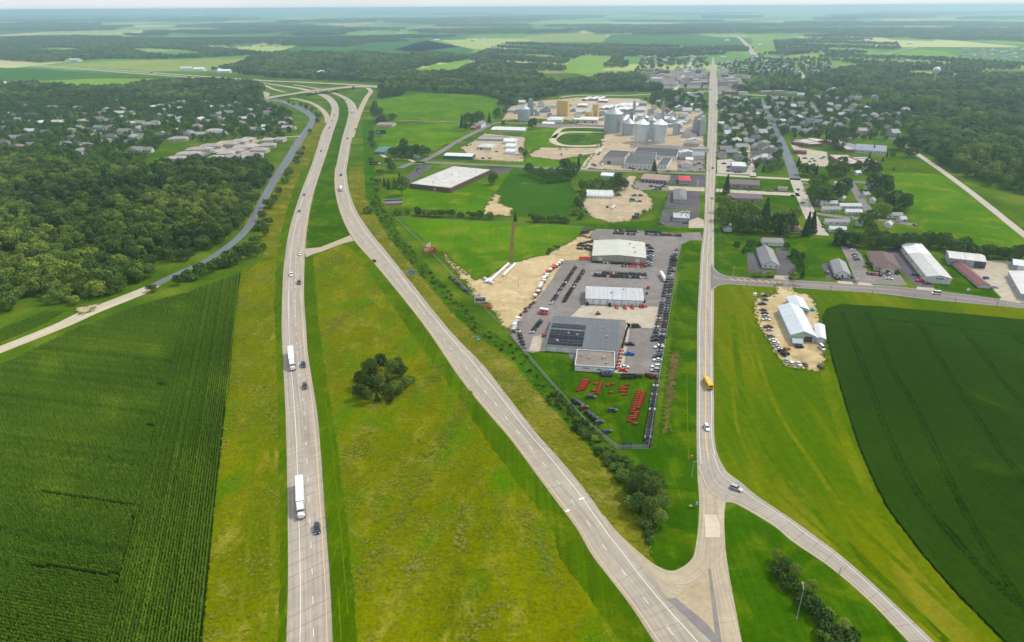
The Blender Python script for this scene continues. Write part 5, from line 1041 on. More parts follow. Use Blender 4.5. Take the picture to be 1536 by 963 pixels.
TOWN = [(1098, 187), (1104, 196), (1110, 180), (1095, 176), (1116, 205), (1106, 214), (1089, 205), (1088, 220), (1096, 232), (1108, 239), (1118, 174), (1128, 182), (1112, 162), (1100, 164), (1128, 163), (1135, 175), (1122, 216), (1132, 212), (1140, 222), (1150, 230), (1158, 227), (1136, 236), (1146, 240), (1172, 176), (1180, 168), (1190, 172), (1198, 180), (1186, 186), (1206, 190), (1214, 184), (1176, 192), (1192, 196), (1206, 200), (1218, 198), (1228, 186), (1240, 190), (1168, 160), (1176, 152), (1162, 152), (1200, 160), (1190, 158), (1212, 168), (1236, 160), (1224, 150), (1244, 170), (1250, 182), (1262, 176), (1256, 164), (1270, 170), (1268, 184), (1284, 172), (1296, 180), (1300, 190), (1310, 176), (1322, 184), (1292, 200), (1306, 200), (1332, 196), (1340, 204), (1328, 176), (1345, 188), (1282, 160), (1300, 164), (1318, 160), (1276, 150), (1240, 148), (1255, 152), (1346, 176), (1356, 168), (1386, 196), (1392, 206), (1372, 180), (1086, 156), (1092, 148), (1104, 150), (1130, 152), (1150, 166), (1152, 182), (1164, 184), (1122, 190), (1132, 196), (1142, 204), (940, 172), (965, 158), (980, 164), (975, 172), (990, 155), (1005, 160), (1020, 165), (1015, 152), (1000, 170), (1030, 158), (1045, 150), (1036, 146), (1050, 160), (995, 176), (1026, 175)]
_tr = random.Random(5)
for _ in range(110):
    x, y = _tr.uniform(1082, 1345), _tr.uniform(148, 250)
    if y > 205 and x > 1165: continue
    if any(math.hypot(x - a, (y - b) * 1.6) < 8 for a, b in TOWN) or any(inpoly(np.array([x]), np.array([y]), e)[0] for e in EXCL): continue
    TOWN.append((x, y))
for x, y in TOWN:
    rz = random.choice([0, math.pi / 2]) * 0 + random.choice([-.1, .1, 0]) + (random.random() < .5) * 1.5
    house(x + random.uniform(-1, 1), y, 'small gabled house among the town trees', 'houses of the town', random.uniform(.9, 1.4), random.uniform(.9, 1.3), random.uniform(1.1, 1.8), rz, win=y > 185)
WEST = [(24, 124), (6, 127), (40, 129), (14, 130), (82, 143), (88, 146), (172, 153), (80, 163), (122, 173), (150, 172), (160, 168), (180, 172), (196, 172), (150, 182), (165, 184), (30, 182), (8, 186), (88, 187), (104, 198), (118, 193), (150, 194), (164, 194), (200, 187), (212, 188), (108, 208), (168, 208), (158, 214), (200, 209), (210, 206), (108, 214), (240, 160), (252, 163), (262, 158), (246, 168), (238, 176), (256, 178), (232, 186), (330, 163), (342, 163), (328, 174), (322, 178), (300, 181), (312, 184), (336, 183), (364, 180), (296, 192), (266, 198), (404, 167), (402, 172), (432, 182), (426, 188), (400, 192), (378, 175), (334, 192), (380, 196), (222, 190), (208, 196), (140, 205), (196, 215), (60, 186), (48, 176)]
for _ in range(90):
    x, y = _tr.uniform(0, 440), _tr.uniform(152, 236)
    if (y > 205 and x > 230) or any(math.hypot(x - a, (y - b) * 1.6) < 10 for a, b in WEST) or any(inpoly(np.array([x]), np.array([y]), e)[0] for e in EXCL): continue
    WEST.append((x, y))
for x, y in WEST:
    house(x, y, 'suburban house among trees in the western neighbourhood', 'houses of the western neighbourhood', random.uniform(1.0, 1.5), random.uniform(.95, 1.3), random.uniform(.9, 1.5), random.choice([0, .15, -.2, 1.4]), win=y > 180, garage=random.random() < .5)
for i, (x, y, s) in enumerate(((300, 204, 1.7), (268, 211, 1.8), (322, 199, 1.5), (360, 215, 1.6), (372, 212, 1.4), (345, 219, 1.5), (402, 213, 1.1), (420, 212, 1.1), (300, 227, 2.2), (318, 222, 2.0), (284, 234, 2.0), (268, 241, 2.0), (366, 224, 1.8), (352, 229, 1.8), (376, 236, 2.2), (352, 239, 2.0), (390, 228, 1.6), (402, 221, 1.5), (326, 240, 1.5), (340, 233, 1.4))):
    house(x, y, 'long grey-brown condominium house in the western cluster', 'condominium houses of the western cluster', s * 1.15, 1.7, 1.2, random.choice([.12, .2, -.1]), 'hip', (.50, .45, .38), random.choice([(.34, .30, .275), (.31, .28, .26), (.38, .34, .315)]), name='condominium', cat='house')
for x, y in [(820, 168), (828, 162), (812, 160), (860, 167), (868, 172), (902, 174), (955, 180), (962, 176), (985, 178), (1000, 181), (1024, 186), (1032, 184), (1008, 176), (972, 192), (1030, 232), (1046, 238), (1024, 238), (1048, 228), (800, 158), (790, 163), (775, 170), (1040, 214), (842, 158), (852, 160), (880, 170), (915, 176), (1046, 168), (1052, 176), (1030, 170), (1018, 192), (808, 168), (824, 174), (866, 180), (905, 180), (958, 168), (966, 184), (990, 172), (1000, 190), (1012, 184), (1024, 178), (782, 156), (765, 168), (1040, 160), (1020, 200)]:
    house(x, y, 'small pale shed on the mill grounds', 'sheds of the mill grounds', random.uniform(.7, 1.8), random.uniform(.8, 1.5), random.uniform(1.0, 2.0), random.choice([0, 0, 1.57]), random.choice(['gu', 'gv', 'flat']), random.choice([(.5, .5, .48), (.4, .38, .33), (.3, .34, .36)]), random.choice([(.55, .55, .54), (.4, .4, .4), (.3, .28, .27), (.6, .58, .54)]), win=False, name='mill_shed', cat='shed', chim=False)
# downtown blocks
DT = [(975, 112, 2.2), (995, 110, 2.6), (1008, 117, 1.6), (985, 121, 2.6), (1004, 126, 2.0), (1018, 106, 1.6), (1030, 112, 1.8), (1042, 108, 1.6), (1052, 106, 1.4), (1034, 120, 1.8), (1046, 118, 1.6), (1056, 118, 1.4), (1026, 126, 1.8), (1044, 127, 2.0), (1057, 127, 1.4), (1086, 113, 1.6), (1092, 120, 1.8), (1084, 128, 1.6), (1098, 126, 1.8), (1110, 116, 1.4), (1084, 106, 1.2), (1096, 109, 1.4), (968, 106, 1.4), (1050, 99, 1.4), (1095, 142, 2.4), (1112, 141, 2), (1046, 142, 2.0), (1030, 143, 1.6), (1150, 140, 2.2), (1168, 141, 2.0), (1188, 141, 2.2)] + [(random.uniform(972, 1060), random.uniform(104, 130), random.uniform(.8, 1.5)) for _ in range(26)] + [(random.uniform(1080, 1120), random.uniform(105, 131), random.uniform(.8, 1.4)) for _ in range(14)]
for x, y, s in DT:
    house(x, y, 'flat-roofed brick block in the town centre', 'blocks of the town centre', s, random.uniform(1.6, 2.4), random.uniform(1.4, 3.0), 0, 'flat', random.choice([(.20, .12, .10), (.34, .30, .26), (.42, .40, .37), (.50, .48, .45)]), random.choice([(.34, .33, .33), (.52, .51, .50), (.24, .23, .23), (.26, .19, .17), (.44, .43, .42), (.6, .6, .58), (.30, .30, .31)]), name='town_block', cat='building', win=False)
# far houses: suburbs on both sides, farmsteads beyond
FAR = []
for (x0, x1, y0, y1, n) in ((200, 330, 68, 75, 34), (325, 415, 60, 71, 26), (1440, 1536, 74, 92, 60), (1295, 1400, 88, 100, 26), (1136, 1250, 92, 112, 40), (960, 1060, 74, 98, 46), (1075, 1180, 84, 104, 36), (1425, 1462, 113, 120, 12), (735, 790, 66, 78, 16), (1180, 1320, 118, 150, 26)):
    for _ in range(n): FAR.append((random.uniform(x0, x1), random.uniform(y0, y1), 'h'))
for x, y in ((105, 92), (116, 92), (280, 105), (300, 106), (328, 108), (338, 109), (710, 62), (722, 60), (908, 49), (925, 49), (1090, 62), (1142, 69), (1005, 40), (640, 56), (655, 61), (558, 49), (600, 51), (470, 51), (1195, 54), (1230, 46), (1166, 63), (1365, 66), (1300, 62), (820, 44), (1480, 54), (560, 34), (330, 26), (450, 28), (780, 30), (980, 36), (1260, 40), (418, 112), (483, 111), (1030, 42), (1280, 76), (860, 38)): FAR.append((x, y, 'f'))
for x, y, k in FAR:
    s = random.uniform(.9, 1.4) if k == 'h' else random.uniform(1.6, 3)
    house(x, y, 'tiny distant house in the hazy outskirts' if k == 'h' else 'distant white farm building between hazy fields', 'distant houses' if k == 'h' else 'distant farm buildings', s, s * .9, 1.2 if k == 'h' else 1.8, random.uniform(-.4, .4), random.choice(['gu', 'gv']), WHITE if k == 'f' else random.choice(HW[:5]), random.choice(HR if k == 'h' else [(.66, .66, .66), (.5, .5, .5)]), win=False, chim=False, name='distant_house' if k == 'h' else 'farm_building', cat='house' if k == 'h' else 'barn')
# ------------------------------------------------------------------ vehicles (x forward, y left, wheels on z = 0)
def car_parts(kind):
    """list of (part name, MB, materials) for one vehicle kind"""
    L, Wd, hb, hr, c0, c1, r0, r1 = {'sedan': (4.7, 1.82, .92, 1.45, -1.75, 1.05, -1.05, .35), 'suv': (4.8, 1.9, 1.05, 1.75, -2.3, 1.0, -2.0, .35),
                         'pickup': (5.7, 1.98, 1.12, 1.85, -.75, 1.35, -.55, .75), 'van': (5.6, 2.0, 1.2, 2.35, -2.75, 1.9, -2.7, 1.2)}[kind]
    w = Wd / 2; b = MB(); n = 9
    xs = [-L / 2, -L / 2 + .15, -L * .3, -L * .05, L * .2, L * .34, L / 2 - .22, L / 2]
    rings = []
    for i, x in enumerate(xs):
        ww = w * (.86 if i in (0, len(xs) - 1) else .97 if i in (1, len(xs) - 2) else 1); top = hb * (.78 if i == len(xs) - 1 else .86 if i == len(xs) - 2 else .93 if i == 0 else 1) - (.12 * (x > L * .25))
        if kind == 'pickup' and x < c0 - .05: top = hb
        bot = .32 if i in (0, len(xs) - 1) else .24
        rings.append([(x, -ww, bot + .1), (x, -ww, top - .14), (x, -ww + .1, top), (x, ww - .1, top), (x, ww, top - .14), (x, ww, bot + .1), (x, ww - .15, bot), (x, -ww + .15, bot)])
    b.loft(rings); body = b
    # roof panel on pillars
    rw, bw = w * .78, w * .93; t = .06
    body.add([(r0, -rw, hr - t), (r1, -rw, hr - t), (r1, rw, hr - t), (r0, rw, hr - t), (r0 + .12, -rw + .08, hr), (r1 - .12, -rw + .08, hr), (r1 - .12, rw - .08, hr), (r0 + .12, rw - .08, hr)], [(0, 1, 5, 4), (1, 2, 6, 5), (2, 3, 7, 6), (3, 0, 4, 7), (4, 5, 6, 7)])
    if kind == 'pickup':
        body.box(-L / 2 + .05, c0 - .02, -w + .02, -w + .12, hb - .02, hb + .1); body.box(-L / 2 + .05, c0 - .02, w - .12, w - .02, hb - .02, hb + .1); body.box(-L / 2, -L / 2 + .08, -w + .05, w - .05, hb - .1, hb + .1)
    z0 = hb - .06; z1 = hr - t
    def quad(m, pts): m.add(pts, [(0, 1, 2, 3)])
    ws, rg, sg = MB(), MB(), []
    g0, g1 = c0 + .02, c1 - .02
    quad(ws, [(c1, -bw, z0), (c1, bw, z0), (r1, rw, z1), (r1, -rw, z1)]); quad(rg, [(c0, bw, z0), (c0, -bw, z0), (r0, -rw, z1), (r0, rw, z1)])
    for s in (-1, 1):
        m = MB(); p = [(c0, s * bw, z0), (c1, s * bw, z0), (r1, s * rw, z1), (r0, s * rw, z1)]; quad(m, p if s < 0 else p[::-1]); sg.append(m)
    parts = [('body', body, [m_paint]), ('windscreen', ws, [m_glass]), ('rear_window', rg, [m_glass]), ('side_window', sg[0], [m_glass]), ('side_window', sg[1], [m_glass])]
    for sx in (-1, 1):
        for s in (-1, 1):
            m = MB(); R = .36 if kind in ('suv', 'pickup', 'van') else .32; x = sx * L * .31
            m.cyl((x, s * w - .11 + (.02 * s), R), R, .22, 14, 0, 'y'); m.cyl((x, s * w - (.13 if s < 0 else -.09), R), R * .6, .04, 10, 1, 'y'); parts.append(('wheel', m, [m_rubber, m_chrome]))
    for s in (-1, 1):
        parts.append(('headlight', MB().box(L / 2 - .12, L / 2 + .015, s * w * .68 - .2, s * w * .68 + .2, hb * .58, hb * .72), [m_lamp])); parts.append(('tail_light', MB().box(-L / 2 - .015, -L / 2 + .1, s * w * .72 - .14, s * w * .72 + .14, hb * .62, hb * .85), [m_red]))
    return parts
def joined(name, parts):
    mats, out = [], MB()
    for nm, m, ms in parts:
        mp2 = []
        for x in ms:
            if x not in mats: mats.append(x)
            mp2.append(mats.index(x))
        base = out.n; out.v.extend(m.v); out.f.extend([tuple(i + base for i in f) for f in m.f]); out.m.extend([mp2[k] for k in m.m]); out.n += len(m.v)
    return out.mesh(name, mats)
def wheels(lst, R, wd, y):
    return [('wheel', MB().cyl((x, s * y - wd / 2, R), R, wd, 14, 0, 'y').cyl((x, s * y - wd / 2 - .02, R), R * .55, wd + .04, 10, 1, 'y'), [m_rubber, m_chrome]) for x in lst for s in (-1, 1)]
def semi_parts():
    b = MB(); b.box(-15.4, -.9, -1.29, 1.29, 1.15, 4.05); tr = ('trailer', b, [m_paint])
    rails = MB()
    for k in range(14): rails.box(-15.3 + k * 1.05, -15.24 + k * 1.05, -1.31, 1.31, 1.2, 4.07)
    cab = MB(); cab.box(-.6, 2.3, -1.2, 1.2, .8, 3.0, tx=.1, ty=.06); cab.prism([(-.5, 3.0), (2.1, 3.0), (.9, 3.85), (-.5, 3.95)], -1.1, 1.1); cab.box(2.3, 4.2, -.95, .95, .75, 2.05, tx=.14, ty=.1); cab.box(2.4, 3.6, -1.22, -.9, .7, 1.25); cab.box(2.4, 3.6, .9, 1.22, .7, 1.25)
    ws = MB(); ws.add([(2.27, -1.05, 2.05), (2.27, 1.05, 2.05), (2.2, 1.0, 2.85), (2.2, -1.0, 2.85)], [(0, 1, 2, 3)])
    gap = MB(); gap.box(-.95, -.55, -1.0, 1.0, 1.0, 3.4); ch = MB(); ch.box(-15, 3.9, -.5, .5, .65, .95)
    p = [tr, ('trailer_rib', rails, [m_tint]), ('cab', cab, [m_paint]), ('windscreen', ws, [m_glass]), ('chassis', ch, [m_dark]), ('coupling_gap', gap, [m_dark])]
    for s in (-1, 1): p.append(('exhaust_stack', MB().cyl((-.4, s * 1.22, 1.0), .09, 2.9, 8), [m_chrome])); p.append(('mirror', MB().box(2.25, 2.4, s * 1.4 - .12, s * 1.4 + .12, 1.9, 2.6), [m_dark])); p.append(('side_window', MB().box(1.2, 2.0, s * 1.19 - .015, s * 1.19 + .015, 2.05, 2.75), [m_glass])); p.append(('headlight', MB().box(4.05, 4.22, s * .75 - .15, s * .75 + .15, 1.0, 1.3), [m_lamp]))
    return p + wheels([-14.2, -13.0, -.4, .8, 3.2], .52, .5, 1.02)
def bus_parts():
    b = MB(); b.prism([(-5.6, .55), (3.6, .55), (3.6, 2.75), (3.3, 3.0), (-5.3, 3.0), (-5.6, 2.7)], -1.22, 1.22); b.box(3.6, 5.1, -1.05, 1.05, .6, 1.65, tx=.1, ty=.1)
    st = MB()
    for z in (1.05, 1.5): st.box(-5.62, 3.55, -1.245, 1.245, z, z + .07)
    p = [('body', b, [m_paint]), ('black_stripe', st, [m_dark]), ('windscreen', MB().box(3.58, 3.63, -1.05, 1.05, 1.7, 2.65), [m_glass]), ('rear_window', MB().box(-5.63, -5.58, -.9, .9, 1.7, 2.5), [m_glass])]
    for s in (-1, 1):
        for k in range(10): p.append(('side_window', MB().box(-5.3 + k * .88, -4.6 + k * .88, s * 1.22 - .02, s * 1.22 + .02, 1.75, 2.4), [m_glass]))
    for k in (-3, 1): p.append(('roof_hatch', MB().box(k - .4, k + .4, -.4, .4, 3.0, 3.08), [m_frame]))
    p.append(('bumper', MB().box(-5.75, -5.6, -1.15, 1.15, .5, .8), [m_dark]))
    for s in (-1, 1): p.append(('tail_light', MB().box(-5.66, -5.6, s * .95 - .12, s * .95 + .12, 1.2, 1.5), [m_red]))
    return p + wheels([-3.4, 4.0], .5, .3, 1.05)
def utv_parts():
    b = MB(); b.box(-1.5, 1.4, -.72, .72, .45, .8, tx=.1, ty=.05); b.box(.55, 1.45, -.62, .62, .8, 1.1, tx=.2, ty=.1); b.box(-1.5, -.6, -.7, .7, .8, 1.15)
    r = MB(); r.box(-.65, .5, -.66, .66, 1.9, 1.97)
    for x in (-.6, .42):
        for s in (-1, 1): r.box(x, x + .07, s * .6 - .03, s * .6 + .03, .9, 1.9)
    st = MB(); st.box(-.5, -.05, -.55, .55, .8, 1.0); st.box(-.6, -.48, -.55, .55, 1.0, 1.5)
    return [('body', b, [m_paint]), ('roof_cage', r, [m_dark]), ('seat', st, [m_rubber])] + wheels([-1.0, 1.0], .36, .3, .66)
def tractor_parts(loader=True):
    b = MB(); b.box(.1, 1.9, -.36, .36, .85, 1.45, tx=.08, ty=.05); b.box(-.9, .2, -.3, .3, .6, .95)
    f = MB()
    for s in (-1, 1): f.prism([(-1.15, 1.0), (-.1, 1.0), (-.25, 1.45), (-.9, 1.5)], s * .62 - .22, s * .62 + .22)
    rp = MB()
    for s in (-1, 1): rp.box(-.75, -.66, s * .5 - .05, s * .5 + .05, .95, 2.35)
    rp.box(-.75, -.66, -.55, .55, 2.27, 2.36); st = MB(); st.box(-.65, -.2, -.25, .25, 1.0, 1.15); st.box(-.72, -.6, -.25, .25, 1.15, 1.6)
    p = [('hood', b, [m_paint]), ('fender', f, [m_paint]), ('roll_bar', rp, [m_dark]), ('seat', st, [m_rubber])]
    if loader:
        l = MB()
        for s in (-1, 1): l.box(.2, 2.6, s * .55 - .05, s * .55 + .05, .75, .9)
        p.append(('loader_arm', l, [m_paint])); p.append(('bucket', MB().prism([(2.5, .15), (3.1, .12), (2.75, .25), (2.6, .8), (2.5, .8)], -.85, .85), [m_paint]))
    for s in (-1, 1): p.append(('rear_wheel', MB().cyl((-.55, s * .78 - .19, .62), .62, .38, 16, 0, 'y').cyl((-.55, s * .78 - .21, .62), .34, .42, 10, 1, 'y'), [m_rubber, m_paint])); p.append(('front_wheel', MB().cyl((1.45, s * .66 - .12, .38), .38, .24, 14, 0, 'y').cyl((1.45, s * .66 - .14, .38), .2, .28, 10, 1, 'y'), [m_rubber, m_paint]))
    return p
def harvester_parts():
    b = MB(); b.box(-3.2, 2.0, -1.4, 1.4, 1.2, 3.2, tx=.2, ty=.1); b.box(-2.6, .6, -1.2, 1.2, 3.2, 3.8, tx=.3, ty=.2); c = MB(); c.box(1.6, 3.1, -.95, .95, 1.7, 3.4, tx=.15, ty=.1)
    h = MB(); h.box(4.2, 5.1, -2.9, 2.9, .35, 1.1); h.box(3.0, 4.2, -.5, .5, .9, 1.5)
    return [('body', b, [m_paint]), ('cab', c, [m_glass]), ('header', h, [m_tint]), ('auger', MB().cyl((-2.8, 1.4, 3.3), .22, 4.5, 8, 0, 'x'), [m_paint])] + wheels([1.4], .95, .6, 1.35) + wheels([-2.3], .6, .4, 1.2)
def implement_parts():
    """low dark machine: frame, deck, gauge wheels and hitch"""
    b = MB(); b.box(-.9, .9, -.75, .75, .35, .6, tx=.1, ty=.1); b.box(-.6, -.3, -.6, .6, .6, 1.1); h = MB(); h.box(.9, 1.7, -.06, .06, .45, .6); h.box(-.1, .05, -.4, .4, .6, 1.35)
    return [('deck', b, [m_paint]), ('hitch', h, [m_dark])] + wheels([-.8], .3, .18, .7)
def spreader_parts():
    h = MB(); h.cyl((0, 0, .7), .35, .9, 12, 0, r2=.95); h.cyl((0, 0, 1.6), .98, .12, 12); f = MB(); f.box(-.8, .8, -.08, .08, .35, .5); f.box(-.08, .08, -.6, .6, .35, .7); f.box(.8, 1.6, -.05, .05, .4, .5)
    return [('hopper', h, [m_paint]), ('frame', f, [m_dark])] + wheels([0], .33, .2, .6)
def trailer_parts():
    d = MB(); d.box(-3.2, 2.6, -1.1, 1.1, .7, .85); t = MB(); t.box(2.6, 4.2, -.08, .08, .6, .75); s = MB()
    for y in (-1.1, 1.05): s.box(-3.2, 2.6, y, y + .05, .85, 1.35)
    return [('deck', d, [m_paint]), ('tongue', t, [m_dark]), ('side_rail', s, [m_dark])] + wheels([-.8, .1], .38, .22, 1.2)
VEH = {k: car_parts(k) for k in ('sedan', 'suv', 'pickup', 'van')}
VEH.update(semi=semi_parts(), bus=bus_parts(), utv=utv_parts(), tractor=tractor_parts(), mower=tractor_parts(False), harvester=harvester_parts(), implement=implement_parts(), spreader=spreader_parts(), trailer=trailer_parts())
def split_wheel(nm, m, ms):
    """a wheel is its tyre with the rim as a piece of its own"""
    if 'wheel' not in nm: return (nm, m.mesh(nm, ms), None)
    a, b = MB(), MB(); a.v = b.v = m.v
    for f, k in zip(m.f, m.m): (a if k == 0 else b).f.append(f)
    return (nm, a.mesh(nm, ms[0]), b.mesh('rim', ms[1]))
VM = {k: [split_wheel(*p) for p in v] for k, v in VEH.items()}; VJ = {k: joined('vehicle_' + k, v) for k, v in VEH.items()}
NAMES = {'sedan': ('parked_car', 'car'), 'suv': ('parked_car', 'car'), 'pickup': ('pickup_truck', 'pickup'), 'van': ('van', 'van'), 'semi': ('semi_truck', 'truck'), 'bus': ('school_bus', 'bus'), 'utv': ('utility_vehicle', 'utility vehicle'), 'tractor': ('tractor', 'tractor'), 'mower': ('tractor', 'tractor'), 'harvester': ('harvester', 'harvester'), 'implement': ('implement', 'implement'), 'spreader': ('spreader', 'spreader'), 'trailer': ('trailer', 'trailer')}
CN = {'black': (.014, .015, .017), 'dark grey': (.045, .048, .055), 'grey': (.16, .165, .17), 'silver': (.40, .41, .42), 'white': (.72, .72, .71), 'red': (.62, .018, .022), 'dark red': (.13, .012, .016), 'blue': (.02, .10, .36), 'dark blue': (.015, .03, .09), 'navy': (.02, .03, .06), 'green': (.03, .14, .04), 'dark green': (.03, .06, .045), 'yellow': (.78, .40, .01), 'orange': (.55, .12, .02), 'brown': (.12, .07, .05), 'light blue': (.25, .42, .55)}
def vehicle(kind, x, y, rz, col, label, group=None, parts=False, z=0.0, s=1.0, name=None):
    c = P(x, y, z); nm, cat = NAMES[kind]; nm = name or nm
    e = None
    if parts:
        e = empty(nm, (c.x, c.y, z + .05), rz); e.scale = (s, s, s)
        for pn, me, rim in VM[kind]:
            o = link(pn, me, e, color=CN[col])
            if rim: link('rim', rim, o, color=CN[col])
    else:
        e = link(nm, VJ[kind], None, (c.x, c.y, z + .05), rz, (s, s, s), CN[col])
    tag(e, label, cat, group, (x, y)); return e
def along(A, B, x, y):
    """heading of the road (towards the camera end) nearest to a pixel"""
    p = P(x, y); m = [(a + b) / 2 for a, b in zip(A, B)]; i = min(range(len(m) - 1), key=lambda k: (m[k].xy - p.xy).length)
    d = m[i] - m[i + 1]; return math.atan2(d.y, d.x)
SBL = 'southbound highway'
for x, y, k, c, lab in ((439, 551, 'semi', 'white', 'white semi truck overtaken by two dark cars'), (452, 768, 'semi', 'white', 'white semi truck nearest the camera'), (455.5, 549, 'suv', 'dark blue', 'dark blue car beside the farther white semi truck'), (457.5, 581, 'suv', 'dark grey', 'dark grey car just ahead of the farther semi truck'),
    (476, 795, 'suv', 'navy', 'dark navy car ahead of the nearest semi truck'), (437.5, 413, 'pickup', 'white', 'white pickup coming south below the median crossover'), (448.7, 425, 'pickup', 'dark green', 'dark green pickup following the white pickup'), (450, 382, 'sedan', 'white', 'white car passing the median crossover'),
    (449, 317.5, 'sedan', 'navy', 'dark car on the bend above the crossover'), (456.3, 293, 'sedan', 'dark red', 'dark red car on the southbound bend'), (481.5, 227, 'sedan', 'black', 'black car far up the southbound lanes'), (494, 192.5, 'sedan', 'dark grey', 'grey car near the interchange, nearest of three'), (498, 181, 'sedan', 'grey', 'grey car near the interchange, middle of three'), (501, 173, 'sedan', 'black', 'black car near the interchange, farthest of three')):
    vehicle(k, x, y, along(SBA, SBB, x, y), c, lab, 'vehicles on the highway', True, s=1.1, name={'semi': None, 'pickup': None}.get(k, 'car') if k not in ('semi', 'pickup') else None)
for x, y, k, c, lab in ((561.5, 392, 'sedan', 'black', 'black car driving north past the grassy median'), (511.5, 283, 'semi', 'white', 'white truck on the northbound bend'), (511.5, 263, 'suv', 'black', 'black car ahead of the northbound white truck'), (521.4, 208, 'sedan', 'black', 'black car far up the northbound lanes'), (528.5, 168, 'semi', 'white', 'white truck approaching the overpass'), (519, 150, 'sedan', 'dark grey', 'dark car just south of the overpass')):
    vehicle(k, x, y, along(NBA, NBB, x, y) + math.pi, c, lab, 'vehicles on the highway', True, s=.85 if k == 'semi' else 1.1, name='car' if k != 'semi' else None)
vehicle('bus', 1061, 577, math.pi / 2, 'yellow', 'yellow school bus on the main street', None, True)
vehicle('suv', 1060, 643, -math.pi / 2 + .02, 'white', 'white car behind the school bus on main street', None, True, name='car')
vehicle('suv', 1104, 734, math.radians(-38), 'silver', 'silver car turning onto the county road', None, True, name='car')
vehicle('sedan', 1069, 252.5, math.pi / 2, 'dark red', 'dark red car far up main street', None, True, name='car'); vehicle('sedan', 1068, 298, math.pi / 2, 'silver', 'silver car on main street beside the office lots', None, True, name='car'); vehicle('sedan', 1067, 178, -math.pi / 2, 'white', 'white car on main street beside the mill towers', None, True, name='car')
vehicle('van', 1404, 441, math.radians(172), 'white', 'white van driving on the cross road', None, True); vehicle('van', 227, 110.5, math.radians(170), 'white', 'white truck on the distant state highway', None, False, s=2.2); vehicle('sedan', 690.5 - 4, 214, math.radians(40), 'silver', 'silver car on the upper side street', None, False)

def row(kind, p0, p1, n, cols, rz, label, group, jit=.45, s=1.0):
    for i in range(n):
        if n > 6 and random.random() < .05: continue
        t = i / max(1, n - 1); k = random.choice(kind) if isinstance(kind, (list, tuple)) else kind
        c = cols if isinstance(cols, str) else cols[i % len(cols)] if len(cols) == n else random.choice(cols)
        vehicle(k, p0[0] + (p1[0] - p0[0]) * t + random.uniform(-jit, jit), p0[1] + (p1[1] - p0[1]) * t + random.uniform(-jit, jit) * .6, rz + random.uniform(-.12, .12), c, c + ' ' + label, group, s=s * (1.0 if k == 'utv' else 1) * random.uniform(.94, 1.05))
BK = ['black', 'black', 'dark grey', 'black', 'navy', 'grey', 'silver', 'black', 'white', 'dark red', 'dark blue', 'dark grey']; MX = ['black', 'dark grey', 'white', 'silver', 'navy', 'dark red', 'black', 'grey']
GF = 'utility vehicles lined up in the dealer yard'
row('utv', (923, 346.5), (957, 348), 11, BK, 1.6, 'utility vehicle in the far back row', GF); row('utv', (921, 350.5), (952, 352), 10, BK, 1.6, 'utility vehicle in the far back row', GF)
row('utv', (969, 348.5), (990, 349.5), 8, 'black', 1.6, 'utility vehicle by the yard gate', GF); row('utv', (969, 351.8), (1020, 354), 15, BK + ['dark red', 'silver'], 1.6, 'utility vehicle by the yard gate', GF)
row('utv', (1014.5, 376), (989, 531), 40, BK + ['dark red', 'grey'], .05, 'utility vehicle backed onto the east fence', GF); row('utv', (1008.5, 386), (983.5, 500), 28, BK + ['grey', 'dark red'], .05, 'utility vehicle in the inner row by the east fence', GF)
row('implement', (889, 393.5), (928, 396), 17, BK, 1.55, 'mower deck lined up before the parts warehouse', 'implements in the dealer yard', s=1.1); row('implement', (932, 396), (946, 397), 7, BK, 1.55, 'mower deck lined up before the parts warehouse', 'implements in the dealer yard', s=1.1); row('implement', (947, 397), (967, 398), 10, 'red', 1.55, 'mower deck lined up before the parts warehouse', 'implements in the dealer yard', s=1.1); row('implement', (934, 400), (967, 401), 8, ['red', 'dark red'], 1.55, 'mower deck lined up before the parts warehouse', 'implements in the dealer yard')
row('utv', (892, 410), (968, 413), 20, ['black', 'dark grey', 'white', 'silver', 'black', 'navy', 'red'], 1.57, 'utility vehicle in the middle double row', GF); row('utv', (891.5, 414), (969, 417.5), 20, BK, 1.57, 'utility vehicle in the middle double row', GF)
row('utv', (863, 402.5), (826.5, 456), 20, BK + ['dark red'], .3, 'utility vehicle in the western slanted row', GF); row('utv', (875, 407), (846, 453), 18, BK + ['red', 'dark red'], .3, 'utility vehicle in the eastern slanted row', GF)
row('utv', (811, 483), (798, 499.5), 9, BK, .3, 'utility vehicle left of the solar array', GF); row('utv', (778, 499), (786, 523), 6, BK, .3, 'utility vehicle at the yard corner', GF); row('utv', (839, 479), (832, 487), 3, ['black', 'red', 'black'], .3, 'utility vehicle beside the showroom corner', GF)
row('spreader', (842, 395), (822, 410), 9, ['white', 'red', 'white'], .4, 'spreader hopper on the sandy edge', 'spreaders on the sandy edge', 1.8, 1.5); row('spreader', (820, 415), (804, 447), 11, ['white', 'white', 'white', 'dark red'], .4, 'spreader hopper on the sandy edge', 'spreaders on the sandy edge', 1.4, 1.5); row('implement', (800, 455), (780, 474), 11, ['brown', 'dark grey', 'silver', 'dark red'], .4, 'implement parked on the sandy edge', 'implements in the dealer yard', 2.0, 1.1); row('spreader', (776, 482), (770, 499), 6, ['white', 'silver'], .4, 'spreader hopper on the sandy edge', 'spreaders on the sandy edge', 1.2, 1.5)
row('implement', (872, 366), (897, 362), 12, ['black', 'dark grey', 'dark red'], .3, 'implement in the crowded corner by the parts warehouse', 'implements in the dealer yard', 1.5, 1.3); row('implement', (869, 373), (890, 376), 10, ['black', 'dark grey', 'brown'], .3, 'implement in the crowded corner by the parts warehouse', 'implements in the dealer yard', 1.5, 1.3); row('implement', (866, 369), (888, 370), 10, ['black', 'dark grey', 'dark red'], .3, 'implement in the crowded corner by the parts warehouse', 'implements in the dealer yard', 1.5, 1.3)
